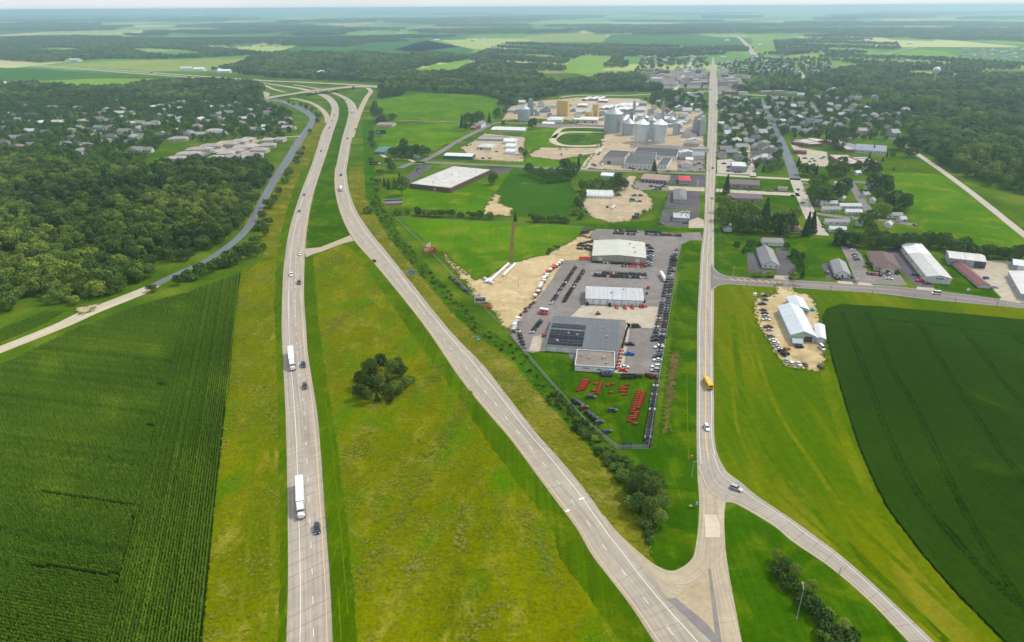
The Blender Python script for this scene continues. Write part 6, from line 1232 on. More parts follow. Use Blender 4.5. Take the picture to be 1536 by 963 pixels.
row('trailer', (880, 346), (878, 350), 3, ['white', 'silver', 'red'], .05, 'trailer at the north-west yard corner', 'trailers in the dealer yard', .6, 1.2); row('implement', (873, 354), (884, 357), 4, ['blue', 'dark grey', 'red', 'dark blue'], .2, 'implement at the north-west yard corner', 'implements in the dealer yard', .8, 1.2)
row('implement', (810, 471), (820, 472), 5, 'red', .1, 'implement grouped on the asphalt by the sand', 'implements in the dealer yard', .5, 1.3); row('spreader', (812, 467), (820, 468), 3, 'white', .1, 'spreader hopper beside the red implements', 'spreaders on the sandy edge', .3, 1.2)
vehicle('semi', 996, 421, -math.pi / 2, 'white', 'white truck parked beside the east fence row', None, True, s=.72)
row(['suv', 'pickup'], (973, 369), (976, 373), 2, ['black', 'dark red'], .05, 'car beside the parts warehouse', 'cars in the dealer yard'); row(['suv', 'pickup', 'sedan'], (976, 378), (973, 399), 7, ['black', 'dark grey', 'light blue', 'navy', 'black', 'silver', 'grey'], .05, 'car beside the parts warehouse', 'cars in the dealer yard')
for x, y, k, c, rz in ((881, 457.5, 'utv', 'black', 1.57), (914.5, 459, 'utv', 'black', 1.57), (925, 461.5, 'tractor', 'orange', -1.57), (937, 462, 'tractor', 'red', -1.57), (948, 461.5, 'tractor', 'red', -1.57), (961, 461, 'mower', 'red', -1.57), (966, 461, 'mower', 'red', 0), (972, 433, 'tractor', 'red', 1.2), (970, 441, 'implement', 'dark grey', 1.5), (966, 453, 'utv', 'black', 1.5), (897, 472, 'utv', 'dark grey', .3), (816, 505, 'tractor', 'red', .1)):
    vehicle(k, x, y, rz, c, c + (' tractor outside the garage doors' if k in ('tractor', 'mower') else ' machine near the garage doors'), 'machines outside the workshop')
for x, y, k, c, rz in ((954, 491, 'van', 'dark grey', 0), (943.5, 532, 'pickup', 'blue', 3.1), (944.5, 517.5, 'pickup', 'black', 0), (937, 551.5, 'sedan', 'white', 0), (934.5, 556.5, 'sedan', 'red', 0), (988.5, 522, 'pickup', 'white', 3.14), (987.5, 532, 'sedan', 'grey', 3.14), (985, 536, 'suv', 'dark grey', 3.14), (986, 541, 'sedan', 'white', 3.14), (983.5, 551, 'suv', 'white', 3.14), (982.5, 556.5, 'suv', 'silver', 3.14), (983.5, 506, 'pickup', 'navy', 3.14), (983, 511, 'pickup', 'black', 3.14), (992.5, 506.5, 'pickup', 'dark blue', 3.14)):
    vehicle(k, x, y, rz, c, f'{c} {k if k != "suv" else "car"} in the customer car park', 'cars in the customer car park', k in ('van', 'pickup', 'sedan'), name={'sedan': None}.get(k))
row('implement', (941, 492), (933, 522), 14, ['dark grey', 'navy', 'black'], 1.3, 'push mower on the showroom walk', 'machines on the showroom walk', .3, .8); row('mower', (932, 527), (925, 554), 6, ['dark red', 'brown', 'red'], 0, 'small mower on the showroom walk', 'machines on the showroom walk', .3, .7)
# tractors on the display lawn
GT = 'red tractors on the display lawn'
for p0, p1, n, lab in (((874.6, 572), (867, 587), 6, 'tractor in the western cluster, left column'), ((882.5, 572), (875.5, 585), 6, 'tractor in the western cluster, right column'), ((901, 574), (894.5, 591), 7, 'tractor in the second cluster column'), ((892, 577), (889, 587), 2, 'tractor beside the second cluster column'), ((911, 579), (918, 577), 2, 'tractor of the loose pair on the lawn'), ((915, 590), (915, 590), 1, 'lone tractor in the middle of the lawn'), ((931, 581), (930, 588), 3, 'tractor in the fourth cluster, left side'), ((941, 578.5), (937, 593), 4, 'tractor in the fourth cluster, right side'), ((957.5, 588), (943, 633), 14, 'tractor in the long double row, left column'), ((967, 590), (958.5, 613), 9, 'tractor in the long double row, right column'), ((956.5, 620), (953, 629), 4, 'tractor below the right column of the long row'), ((952, 637), (952, 637), 1, 'lone tractor at the foot of the long row')):
    row('mower', p0, p1, n, 'red', 0.0 if 'right' not in lab else math.pi, lab, GT, .2, .66)
row('utv', (984, 577), (970.5, 669), 34, BK + ['dark red'], .1, 'utility vehicle along the lawn fence', GF)
for x, y, k, c, rz in ((886.5, 597, 'suv', 'dark grey', .1), (919, 617, 'suv', 'dark grey', .1), (864, 603, 'suv', 'black', -.6), (868, 606, 'suv', 'navy', -.6), (876, 613, 'suv', 'dark red', .5), (884, 622, 'suv', 'black', -.6), (889, 626, 'suv', 'navy', -.6), (894, 630.5, 'suv', 'black', -.6), (898.5, 635, 'suv', 'dark grey', .5), (910, 649, 'suv', 'navy', .5), (936, 670, 'utv', 'black', 1.57), (946, 670, 'utv', 'black', 1.57)):
    vehicle(k, x, y, rz, c, f'{c} vehicle on the display lawn', 'cars on the display lawn', k == 'suv')
for x in (904, 909.5, 915): vehicle('suv', x, 562, 1.57, 'navy', 'dark vehicle parked against the white office wing', 'vehicles against the office wing')
vehicle('trailer', 942, 567, 0, 'black', 'black flat trailer on the display lawn', None, True, s=1.2); vehicle('tractor', 955, 566, 0, 'black', 'black tractor hitched before the flat trailer', None, True); row('mower', (971, 564), (978, 567), 4, ['red', 'dark red'], .3, 'mower by the lawn ramp', 'mowers by the lawn ramp', .4); vehicle('implement', 983.5, 567.5, 0, 'black', 'black cart at the fence corner of the lawn', None, False, s=1.6)
# barn shop cars
GB = 'vehicles on the barn yard'
for x, y, k, c, rz in ((1148, 444.5, 'sedan', 'navy', 0), (1147.5, 450.5, 'sedan', 'dark grey', 0), (1143.5, 457, 'pickup', 'dark blue', 0), (1145, 466, 'sedan', 'dark grey', -.1), (1147, 470.5, 'sedan', 'black', -.1), (1148.5, 475.5, 'suv', 'silver', -.05), (1150, 480.5, 'sedan', 'white', -.05), (1152.5, 491.5, 'pickup', 'dark red', 0), (1153.5, 496, 'sedan', 'silver', 0), (1156, 505.5, 'suv', 'grey', .1), (1160, 511, 'sedan', 'white', .1), (1163, 516, 'suv', 'white', .1), (1166, 521, 'sedan', 'silver', .1), (1168.5, 525, 'sedan', 'white', .1), (1180, 542, 'sedan', 'light blue', 1.2), (1187.3, 546, 'suv', 'white', 1.2), (1197.6, 547.5, 'pickup', 'white', 1.6), (1207.5, 548, 'sedan', 'dark red', 1.65), (1230.3, 551.5, 'suv', 'black', 1.57), (1199.5, 521.5, 'suv', 'black', 0), (1232.5, 523, 'van', 'white', -1.57)):
    vehicle(k, x, y, rz, c, f'{c} {dict(suv="car", sedan="car").get(k, k)} on the sandy barn yard', GB, True, s=.95)
for x, y, c in ((1171, 529, 'black'), (1175, 532, 'dark grey'), (1178, 526, 'orange'), (1177, 534, 'black')): vehicle('tractor', x, y, .6, c, f'{c} machine in the barn yard row', 'machines in the barn yard', s=1.2)
# clinic, houses, warehouse cars
for x, y, k, c, rz, w_ in ((1302.5, 411, 'sedan', 'dark red', 1.4, 'before the clinic'), (1308, 411.5, 'sedan', 'black', 1.4, 'before the clinic'), (1314, 412, 'sedan', 'red', 1.4, 'before the clinic'), (1320, 413, 'suv', 'dark grey', 1.4, 'before the clinic'), (1333, 413, 'suv', 'silver', 1.4, 'before the clinic'), (1334, 419, 'sedan', 'white', -.3, 'before the clinic'), (1273, 368, 'suv', 'black', .2, 'left of the clinic'), (1276, 372, 'suv', 'navy', .2, 'left of the clinic'), (1278, 376, 'sedan', 'white', .2, 'left of the clinic'), (1282, 383, 'sedan', 'dark red', .2, 'left of the clinic'), (1283.5, 386.5, 'suv', 'silver', .2, 'left of the clinic'), (1285.5, 390, 'suv', 'grey', .2, 'left of the clinic'),
    (1373, 413, 'suv', 'dark grey', .1, 'beside the white warehouse'), (1380, 422, 'pickup', 'red', .1, 'beside the white warehouse'), (1391.5, 426, 'sedan', 'navy', .1, 'beside the white warehouse'), (1240.5, 410, 'suv', 'grey', 1.5, 'by the small gabled office'), (1276, 416, 'suv', 'navy', 1.5, 'by the small gabled office'), (1254, 418, 'sedan', 'black', 1.5, 'by the small gabled office'), (1260, 419, 'sedan', 'dark grey', 1.5, 'by the small gabled office'), (1185, 385, 'sedan', 'navy', 0, 'by the long grey house'), (1479, 418, 'suv', 'blue', .3, 'by the maroon-roofed shed'), (1492, 432, 'sedan', 'silver', 0, 'by the maroon-roofed shed')):
    vehicle(k, x, y, rz, c, f'{c} {dict(suv="car", sedan="car").get(k, k)} parked {w_}', 'cars along the cross road', True)
# scattered parked cars of the town
for zone, pts in (('in the school car park', [(1207, 238), (1218, 239), (1222, 242), (1232, 238), (1214, 243), (1221, 247), (1190, 217), (1196, 215), (1202, 219), (1236, 236), (1210, 246)]), ('beside the brown garage', [(977, 280), (982, 281), (986, 282), (991, 281), (995, 280), (980, 284), (985, 285), (962, 285.5), (999, 277), (990, 284)]), ('on the gravel machine lot', [(951, 294), (961, 294), (959, 302.5), (911, 311), (872, 309), (872, 313), (880, 318)]), ('near the restaurant', [(1026, 335), (1030, 334.5), (990, 336), (995, 338), (1022, 320), (1031, 319)]), ('on the apartment drive', [(1151, 287), (1158, 287.5), (1189, 294), (1123, 286), (1110, 285)]), ('along the trailer park', [(1207, 276), (1197, 285), (1204, 305), (1235, 341), (1212, 291), (1219, 297), (1278, 327), (1372, 338), (1356, 329), (1295, 289), (1223, 309)]), ('by the factory', [(889, 247), (892, 249), (897, 232), (900, 229), (951, 254), (960, 255), (968, 255), (995, 257.5), (1003, 258), (985, 259.5), (945, 253)]), ('around the silo yard', [(872, 214), (884, 207), (897, 218), (875, 212), (952, 212), (948, 208), (840, 224), (850, 225), (842, 232), (870, 233)]), ('by the blue store', [(1093, 251), (1092, 257), (1104, 259), (1110, 259), (1086, 246), (1133, 252), (1133, 246), (1132, 258)]), ('on the mill roadside', [(1053, 228), (1056, 232), (1053, 221), (1048, 246), (1042, 248), (1050, 254)]), ('in the contractor yard', [(701, 219), (706, 217), (725, 238), (735, 238), (745, 228), (628, 253), (625, 255), (718, 263), (724, 264)]), ('in the town centre', [(1080, 120), (1060, 122), (1079, 126), (1061, 130), (1062, 114), (1078, 112), (1066, 135), (1020, 160), (1050, 155), (1046, 152)])):
    for x, y in pts:
        k = random.choice(['sedan', 'suv', 'pickup', 'sedan']); c = random.choice(MX)
        vehicle(k, x, y, random.choice([0, 1.57, .3, 3.14]), c, f'{c} {dict(suv="car", sedan="car").get(k, k)} parked {zone}', 'cars parked about the town')
for x, y, c, rz in ((948, 302, 'green', 0), (955, 324, 'green', .8), (966, 319, 'green', 1.3), (926, 294, 'green', .4), (952, 328, 'dark red', .1)): vehicle('harvester', x, y, rz, c, f'{c} harvester on the gravel machine lot', 'harvesters on the gravel lot', s=.8)
vehicle('semi', 922, 311, 1.1, 'white', 'white tank truck on the gravel machine lot', None, False, s=.55); vehicle('semi', 905, 211, 1.0, 'white', 'white trailer truck on the silo yard, left one', None, False, s=.5); vehicle('semi', 910, 211, 1.0, 'white', 'white trailer truck on the silo yard, right one', None, False, s=.5); vehicle('semi', 905, 247, 1.2, 'white', 'cream truck at the factory loading bay', None, False, s=.5)
# shipping container, wrapped bales
c = P(877, 389.5); e = empty('shipping_container', (c.x, c.y, .03), -.05); tag(e, 'orange red shipping container on the sand by the parts warehouse', 'container', None, (877, 389))
b = MB(); b.box(-4.2, 4.2, -1.2, 1.2, .1, 2.6)
for k in range(20): b.box(-4.0 + k * .42, -3.85 + k * .42, -1.26, 1.26, .2, 2.5)
link('box', b.mesh('box', m_paint), e, color=(.72, .13, .045)); link('door', MB().box(4.2, 4.28, -1.1, 1.1, .2, 2.5).mesh('door', m_paint), e, color=(.45, .08, .03)); link('roof_panel', MB().box(-4.1, 4.1, -1.1, 1.1, 2.6, 2.66).mesh('roof_panel', m_paint), e, color=(.55, .12, .05))
bale = MB(); rings = []
for x, r in ((-.72, .35), (-.72, .62), (-.6, .72), (.6, .72), (.72, .62), (.72, .35)): rings.append([(x, r * math.cos(a * .5236), .72 + r * math.sin(a * .5236)) for a in range(12)])
bale.loft(rings); m_wrap = plain('white_wrap', (.68, .69, .71), .35, spec=.5); ME_BALE = bale.mesh('wrapped_bale', m_wrap, True)
def bales(p0, p1, n, lab):
    a, b_ = P(*p0), P(*p1); d = b_ - a; rz = math.atan2(d.y, d.x)
    for i in range(n):
        q = a + d * (i / (n - 1)); o = link('wrapped_bale', ME_BALE, None, (q.x + random.uniform(-.1, .1), q.y, .02), rz + random.uniform(-.06, .06), (1.45 * (d.length / (n - 1)) / 2.1, 1.35, 1.35)); tag(o, 'white plastic wrapped bale in the ' + lab, 'bale', 'wrapped bales beside the sand yard', (p0[0] + (p1[0] - p0[0]) * i / (n - 1), p0[1] + (p1[1] - p0[1]) * i / (n - 1)))
bales((734, 424), (762, 398), 16, 'longer tube row'); bales((756, 414), (772, 398), 10, 'shorter tube row'); bales((728, 420), (738, 426), 4, 'loose heap'); bales((729, 424), (734, 421), 3, 'loose heap')
# dark machinery and tyres by the fence west of the sand
row('implement', (676, 417), (704, 441), 11, ['grey', 'dark grey', 'grey', 'navy', 'black'], .6, 'old implement along the west fence of the sand yard', 'implements in the dealer yard', .8, 1.4)

# ------------------------------------------------------------------ street furniture and other structures
def pole_thing(x, y, hp, label, name='street_lamp', cat='street lamp', arm=2.2, wood=False, rz=0.0, group=None):
    c = P(x, y); h = hpx(y, hp); e = empty(name, (c.x, c.y, 0), rz); tag(e, label, cat, group, (x, y)); m = m_wood if wood else m_steel
    link('pole', MB().cyl((0, 0, 0), .16, h, 8, r2=.1).mesh('pole', m), e)
    if arm and not wood: link('arm', MB().box(0, arm, -.05, .05, h - .15, h - .05).mesh('arm', m), e); link('lamp_head', MB().box(arm - .5, arm + .3, -.18, .18, h - .22, h - .05, ty=.04).mesh('lamp_head', m_steel), e)
    if wood: link('crossarm', MB().box(-1.1, 1.1, -.06, .06, h - .8, h - .65).mesh('crossarm', m), e); [link('insulator', MB().cyl((k, 0, h - .65), .06, .25, 6).mesh('insulator', m_frame), e) for k in (-.9, 0, .9)]
    link('base', MB().cyl((0, 0, 0), .3, .35, 8).mesh('base', m_conc), e)
pole_thing(1195, 928, 40, 'tall steel lamp post standing by the thorny shrub row', arm=2.5, rz=1.3); pole_thing(838.5, 592, 24, 'wooden utility pole beside the lawn fence', 'utility_pole', 'utility pole', wood=True); pole_thing(1259.5, 859, 8, 'short marker post on the lawn below the county road', 'marker_post', 'post', 0); pole_thing(1037.5, 715, 22, 'slim street lamp on the lawn left of main street', arm=2.6)
for x, y, hp, lab in ((1050, 420, 12, 'lamp post at the street junction, left side'), (1099, 416, 16, 'lamp post at the street junction, right side'), (1398, 432, 16, 'lamp post beside the white van'), (876, 398, 9, 'yard lamp near the slanted rows'), (916, 403, 9, 'yard lamp behind the middle double row'), (957, 404, 9, 'yard lamp right of the middle double row'), (905, 436, 8, 'yard lamp behind the grey workshop, left one'), (948, 437, 8, 'yard lamp behind the grey workshop, right one'), (778, 428, 13, 'lamp post standing alone on the sand yard'), (993, 312, 14, 'lamp post on the grass west of the office lot'), (1509, 425, 12, 'lamp post in the concrete yard'), (915, 308, 8, 'lamp post on the gravel machine lot'), (675, 222, 7, 'lamp post by the upper side street'), (1048, 326, 12, 'lamp post of the restaurant lot')): pole_thing(x, y, hp, lab, arm=1.4, rz=random.uniform(0, 6))
for i, (x, y) in enumerate(((131, 451), (745, 178), (700, 176), (1030, 175), (860, 150), (1013, 158))): pole_thing(x, y, 10 if i == 0 else 6, ('wooden pole at the wood edge by the frontage road', 'wooden pole by the west silo lane', 'wooden pole beside the farmhouse trees', 'wooden pole behind the feed barn', 'wooden pole behind the yellow mill', 'wooden pole above the storage rows')[i], 'utility_pole', 'utility pole', wood=True)
for i in range(9): pole_thing(1080.5 - i * .35, 398 - i * 17.5, 15 - i * .8, 'wooden utility pole in the line east of main street', 'utility_pole', 'utility pole', wood=True, group='pole line east of main street')
for i in range(7): pole_thing(1120 + i * 62, 433 + i * 5.2 + (3 if i > 2 else 0), 15, 'wooden utility pole south of the cross road', 'utility_pole', 'utility pole', wood=True, group='pole line south of the cross road')
for i in range(6): pole_thing(700 + i * 55, 252.5 + i * 1.6, 9, 'wooden utility pole along the lower side street', 'utility_pole', 'utility pole', wood=True, group='pole line along the lower side street')
def board(x, y, wpx, hp, tilt, cols, label, name='billboard', cat='billboard', raise_=2.0, legs=3):
    """sign panel on posts; cols = list of (x0,x1,z0,z1,colour) fractions painted on the panel face"""
    c = P(x, y); s = pxm(y); w_ = wpx / s; h = hpx(y, hp); e = empty(name, (c.x, c.y, 0), tilt); tag(e, label, cat, None, (x, y))
    link('panel', MB().box(-w_ / 2, w_ / 2, -.15, .15, raise_, raise_ + h).mesh('panel', m_tint), e, color=cols[0][4])
    for k, (a, b_, z0, z1, cc) in enumerate(cols[1:]): link('print', MB().box(-w_ / 2 + a * w_, -w_ / 2 + b_ * w_, -.155 - .006 * (k + 1), -.15, raise_ + z0 * h, raise_ + z1 * h).mesh('print', m_tint), e, color=cc)
    for k in range(legs): link('leg', MB().cyl((0, 0, 0), .14, raise_ + h * .9, 8).mesh('leg', m_wood), e, (-w_ * .38 + k * w_ * .76 / max(1, legs - 1), .25, 0))
    link('backing_frame', MB().box(-w_ / 2, w_ / 2, .16, .24, raise_ + h * .2, raise_ + h * .3).box(-w_ / 2, w_ / 2, .16, .24, raise_ + h * .7, raise_ + h * .8).mesh('backing_frame', m_wood), e)
RD, WT, YL, NV, BLK = (.50, .015, .02), (.66, .66, .66), (.62, .32, .03), (.02, .03, .10), (.02, .02, .025)
board(644.5, 382, 20, 8, .05, [(0, 0, 0, 0, RD), (.06, .5, .5, .85, (.65, .5, .5)), (.55, .8, .2, .85, YL), (.62, .9, .1, .5, (.2, .08, .02)), (.1, .45, .15, .4, (.58, .3, .3))], 'red roadside billboard on the west edge of the green field', raise_=1.5)
board(643, 377, 15, 9, 1.2, [(0, 0, 0, 0, (.42, .36, .30))], 'tan back panel standing behind the red billboard', 'billboard', 'billboard', 1.5)
board(720.5, 457, 17, 8, .05, [(0, 0, 0, 0, WT), (.08, .92, .16, .84, (.05, .05, .12)), (.2, .8, .4, .65, (.5, .05, .08)), (.16, .84, .7, .78, WT)], 'white-framed billboard with dark panel beside the sand yard', raise_=1.8); board(717.5, 450, 10, 5, .9, [(0, 0, 0, 0, (.30, .33, .36))], 'grey rear board behind the white-framed billboard', 'billboard', 'billboard', 1.8)
board(591, 309, 26, 8, .18, [(0, 0, 0, 0, (.55, .55, .60)), (0, 1, .68, 1, (.06, .10, .35)), (0, 1, 0, .28, (.45, .05, .06)), (.3, .75, .4, .6, WT)], 'blue white and red striped billboard by the highway hedge', raise_=1.2); board(572, 202, 14, 5, .1, [(0, 0, 0, 0, NV), (.1, .35, .3, .7, (.4, .45, .5))], 'dark blue billboard beside the round hedges', raise_=1.5); board(564, 249, 18, 5, .12, [(0, 0, 0, 0, BLK), (.1, .9, .35, .6, (.4, .2, .15)), (.7, .95, .2, .8, WT)], 'black billboard near the bushes below the teal house', raise_=1.2)
board(717.5, 516, 9, 5, .5, [(0, 0, 0, 0, (.01, .30, .16)), (.2, .8, .35, .65, WT)], 'green highway guide sign beside the ditch', 'road_sign', 'road sign', 2.0, 2); board(617.5, 414, 8, 5, .3, [(0, 0, 0, 0, (.02, .20, .60)), (.2, .8, .4, .6, (.3, .45, .7))], 'blue service sign beside the northbound lanes', 'road_sign', 'road sign', 1.6, 2); board(534, 198, 3.5, 3.5, 0, [(0, 0, 0, 0, (.02, .32, .20)), (.2, .8, .4, .6, WT)], 'small green sign near the interchange', 'road_sign', 'road sign', 2.0, 2)
board(1037, 690, 3.4, 3.4, .1, [(0, 0, 0, 0, (.62, .26, .02)), (.3, .7, .3, .7, BLK)], 'orange warning sign on the lawn by main street', 'road_sign', 'road sign', 1.2, 1); board(1044.5, 761, 3, 4, .1, [(0, 0, 0, 0, (.25, .4, .55))], 'small blue sign at the ramp corner', 'road_sign', 'road sign', 1.2, 1); board(1035.5, 762, 5, 2.2, .1, [(0, 0, 0, 0, (.55, .42, .34)), (.2, .8, .3, .7, (.5, .2, .1))], 'low brown sign at the ramp corner', 'road_sign', 'road sign', .6, 2); board(1519.5 - 0, 432, 3, 2, 0, [(0, 0, 0, 0, WT)], 'little white sign in the storage shed yard', 'road_sign', 'road sign', .5, 2)
board(1519 - 0, 790, 3, 3, .3, [(0, 0, 0, 0, (.3, .5, .55))], 'small teal sign at the bean field edge', 'road_sign', 'road sign', .8, 1) if False else None
board(720 + 10, 462, 11, 4, -.3, [(0, 0, 0, 0, (.62, .13, .03))], 'orange banner sign at the sand yard corner', 'banner', 'sign', .4, 2); board(1286, 421, 4, 9, .05, [(0, 0, 0, 0, WT), (.2, .8, .55, .85, (.2, .3, .4))], 'white pylon sign at the clinic entrance', 'pylon_sign', 'sign', .4, 2); board(1046, 281, 1.6, 13, 0, [(0, 0, 0, 0, (.62, .40, .42)), (.1, .9, .82, .98, (.5, .06, .1))], 'tall pink pylon sign of the fuel kiosk', 'pylon_sign', 'sign', .4, 2); board(1422 + 30, 437, 4.5, 3, 0, [(0, 0, 0, 0, WT), (.2, .8, .4, .6, (.3, .3, .3))], 'low white sign on the grass by the cross road', 'road_sign', 'road sign', .4, 2)
# fences -----------------------------------------------------------------
m_mesh, tt, bb2 = newmat('chain_link', .6); bb2.inputs['Base Color'].default_value = (.42, .44, .45, 1); bb2.inputs['Alpha'].default_value = .45
def fence(pts, label, step=3.0, h=1.9, panel=True):
    w_ = [P(*p) for p in pts]; c = w_[0]; e = empty('fence', (c.x, c.y, 0)); tag(e, label, 'fence', None, pts[len(pts) // 2])
    post = MB().cyl((0, 0, 0), .07, h + .1, 6).mesh('post', m_steel)
    for a, b_ in zip(w_, w_[1:]):
        d = b_ - a; n = max(1, int(d.length / step)); u = d.normalized(); ang = math.atan2(u.y, u.x)
        for i in range(n): link('post', post, e, tuple(a + d * (i / n) - c))
        L = d.length; r = MB().box(0, L, -.04, .04, h - .05, h + .04).box(0, L, -.03, .03, .08, .14)
        link('rail', r.mesh('rail', m_steel), e, tuple(a - c), ang)
        if panel: link('wire_mesh', MB().add([(0, .05, .1), (L, .05, .1), (L, .05, h), (0, .05, h)], [(0, 1, 2, 3)]).mesh('wire_mesh', m_mesh), e, tuple(a - c), ang)
    link('post', post, e, tuple(w_[-1] - c))
fence([(767, 505), (785, 527), (830, 580), (880, 636), (925, 673)], 'grey chain-link fence along the ditch side of the lawn'); fence([(925, 673.5), (972, 673)], 'short chain-link fence at the foot of the lawn'); fence([(972.5, 673), (989.5, 563), (995, 530), (1008, 450), (1016, 395), (1022, 366)], 'long chain-link fence between dealer yard and roadside lawn')
fence([(592, 326), (640, 329), (765, 335), (890, 343)], 'wire fence along the north side of the green field', 4, 1.3, False); fence([(592, 326), (640, 372), (690, 425), (767, 505)], 'wire fence along the ditch side of the green field', 4, 1.3, False)
# guard rail west of the southbound lanes
gr = empty('guard_rail', tuple(P(428, 388).xy) + (0,)); tag(gr, 'steel guard rail beside the southbound lanes', 'guard rail', None, (428, 370)); gp = [P(426.5, 388), P(428.5, 372), P(432, 352), P(434.5, 340)]; base = gp[0].copy()
for a, b_ in zip(gp, gp[1:]):
    d = b_ - a; ang = math.atan2(d.y, d.x); link('rail', MB().box(0, d.length, -.06, .06, .5, .82).mesh('rail', m_steel), gr, tuple(a - base), ang)
    for i in range(int(d.length / 4)): link('post', MB().box(-.07, .07, .07, .2, 0, .8).mesh('post', m_wood), gr, tuple(a + d * (i * 4 / d.length) - base), ang)
# overpass ---------------------------------------------------------------
OL = [(398, 149.5), (420, 145.5), (440, 142.3), (463, 138.6), (490, 135.3), (515, 132.7), (535, 131.4), (550, 131.4)]; OR_ = [(396, 146.5), (418, 143), (438, 140), (462, 136.3), (490, 133), (515, 130.6), (534, 129.4), (549, 129)]
HT = [0.2, 2.0, 4.5, 6.4, 6.6, 5.2, 2.5, .2]
A = catmull([(*P(x, y, h).xy, h) for (x, y), h in zip(OL, HT)], 5); B = catmull([(*P(x, y, h).xy, h) for (x, y), h in zip(OR_, HT)], 5)
ov = empty('overpass_bridge', (A[18].x, A[18].y, 0)); tag(ov, 'concrete overpass carrying the ramp road across both carriageways', 'bridge', None, (485, 136)); off = Vector((A[18].x, A[18].y, 0))
A = [a - off for a in A]; B = [b_ - off for b_ in B]
strip('deck', A, B, m_ramp, .12, ov)
def side(name, S_, mat, z0f, z1, grow=None, cen=None):
    V = []; F = []
    for i, p in enumerate(S_):
        zz = z0f(i, p); q = p.copy()
        if grow: q = p + (p - cen[i]).normalized() * grow * max(0, p.z)
        V += [(q.x, q.y, zz), (p.x, p.y, p.z + z1)]
        if i: F.append((2 * i - 2, 2 * i, 2 * i + 1, 2 * i - 1))
    me = bpy.data.meshes.new(name); me.from_pydata(V, [], F); me.materials.append(mat); me.update(); link(name, me, ov)
mid = [(a + b_) / 2 for a, b_ in zip(A, B)]
for S_ in (A, B):
    side('parapet', S_, m_conc, lambda i, p: p.z - .9 if 14 <= i <= 23 else p.z + .05, .95)
    for sl in (slice(0, 15), slice(23, None)): side('embankment', S_[sl], m_lawn, lambda i, p: -.1, .1, 1.8, mid[sl])
strip('girder', [a for a in A[14:24]], [b_ for b_ in B[14:24]], m_dark, -.9, ov)
for i in (14, 17, 20, 23):
    q = mid[i]; link('pier', MB().box(-.8, .8, -5, 5, 0, max(.5, q.z - .7)).mesh('pier', m_conc), ov, (q.x, q.y, 0))
vehicle('van', 530, 131.8, math.radians(165), 'blue', 'blue truck crossing the east end of the overpass', None, False, z=3.4, s=1.3)
# water tower
c = P(1399, 130); hT = hpx(130, 26); e = empty('water_tower', (c.x, c.y, 0)); tag(e, 'pale spherical water tower rising above the eastern woods', 'water tower', None, (1401, 108))
R = 4.8 / pxm(122); bb_ = MB(); prof = [(R * 0.18, hT * .45), (R * .22, hT * .62), (R * .5, hT * .70), (R * .92, hT * .80), (R, hT * .88), (R * .9, hT * .96), (R * .55, hT * 1.02), (R * .12, hT * 1.04)]
bb_.loft([[(r * math.cos(k * .3927), r * math.sin(k * .3927), z) for k in range(16)] for r, z in prof]); link('tank', bb_.mesh('tank', m_paint, True), e, color=(.66, .60, .56)); link('stem', MB().cyl((0, 0, 0), R * .42, hT * .2, 16, r2=R * .18).cyl((0, 0, hT * .2), R * .18, hT * .4, 16).mesh('stem', m_paint), e, color=(.62, .57, .53)); link('balcony', MB().cyl((0, 0, hT * .86), R * 1.05, .6, 16).mesh('balcony', m_steel), e)
# fuel tank and utility box on the barn yard, white tank
for x, y, col, lab, r in ((1219, 466, (.03, .35, .28), 'teal plastic tank behind the barn shop', 1.3), (1132, 443, (.68, .68, .68), 'white round tank at the barn yard corner', 1.2), (1143, 443.5, (.5, .5, .5), 'pale tank beside the barn yard cars', .9)):
    c = P(x, y); e = empty('storage_tank', (c.x, c.y, .03)); tag(e, lab, 'tank', None, (x, y)); link('shell', MB().cyl((0, 0, 0), r, 1.6, 16).cyl((0, 0, 1.6), r, .4, 16, r2=.3).mesh('shell', m_paint), e, color=col); link('cap', MB().cyl((0, 0, 1.98), .3, .2, 10).mesh('cap', m_dark), e)
# ------------------------------------------------------------------ trees
TREES = []                       # (x, y world, height, kind, tint, base label, group)
KW = {'round': 'round leafy tree', 'wide': 'broad spreading tree', 'tall': 'slim upright tree', 'fine': 'dense leafy tree', 'conifer': 'pointed dark conifer', 'bush': 'low green bush'}
def add_tree(x, y, h, kind, tint, group, world=False, pre=''):
    p = Vector((x, y, 0)) if world else P(x, y)
    TREES.append((p.x, p.y, h, kind, tint, pre, group))
def pick(w): return random.choices(list(w), list(w.values()))[0]
MIXT = {'round': 5, 'wide': 3, 'tall': 1.2, 'conifer': .7}
def tl(pts, h, kinds, group, tint=(.25, .6), pre=''):
    for p in pts:
        hh = (random.uniform(*h) if len(p) < 3 else p[2]) * (1.25 if 520 < p[1] < 610 and p[0] < 640 else 1.05 if p[1] > 520 else 1.3); k = p[3] if len(p) > 3 else pick(kinds)
        add_tree(p[0], p[1], hh, k, random.uniform(*tint) if len(p) < 5 else p[4] + (.12 if p[1] < 450 else .06), group, pre=pre)
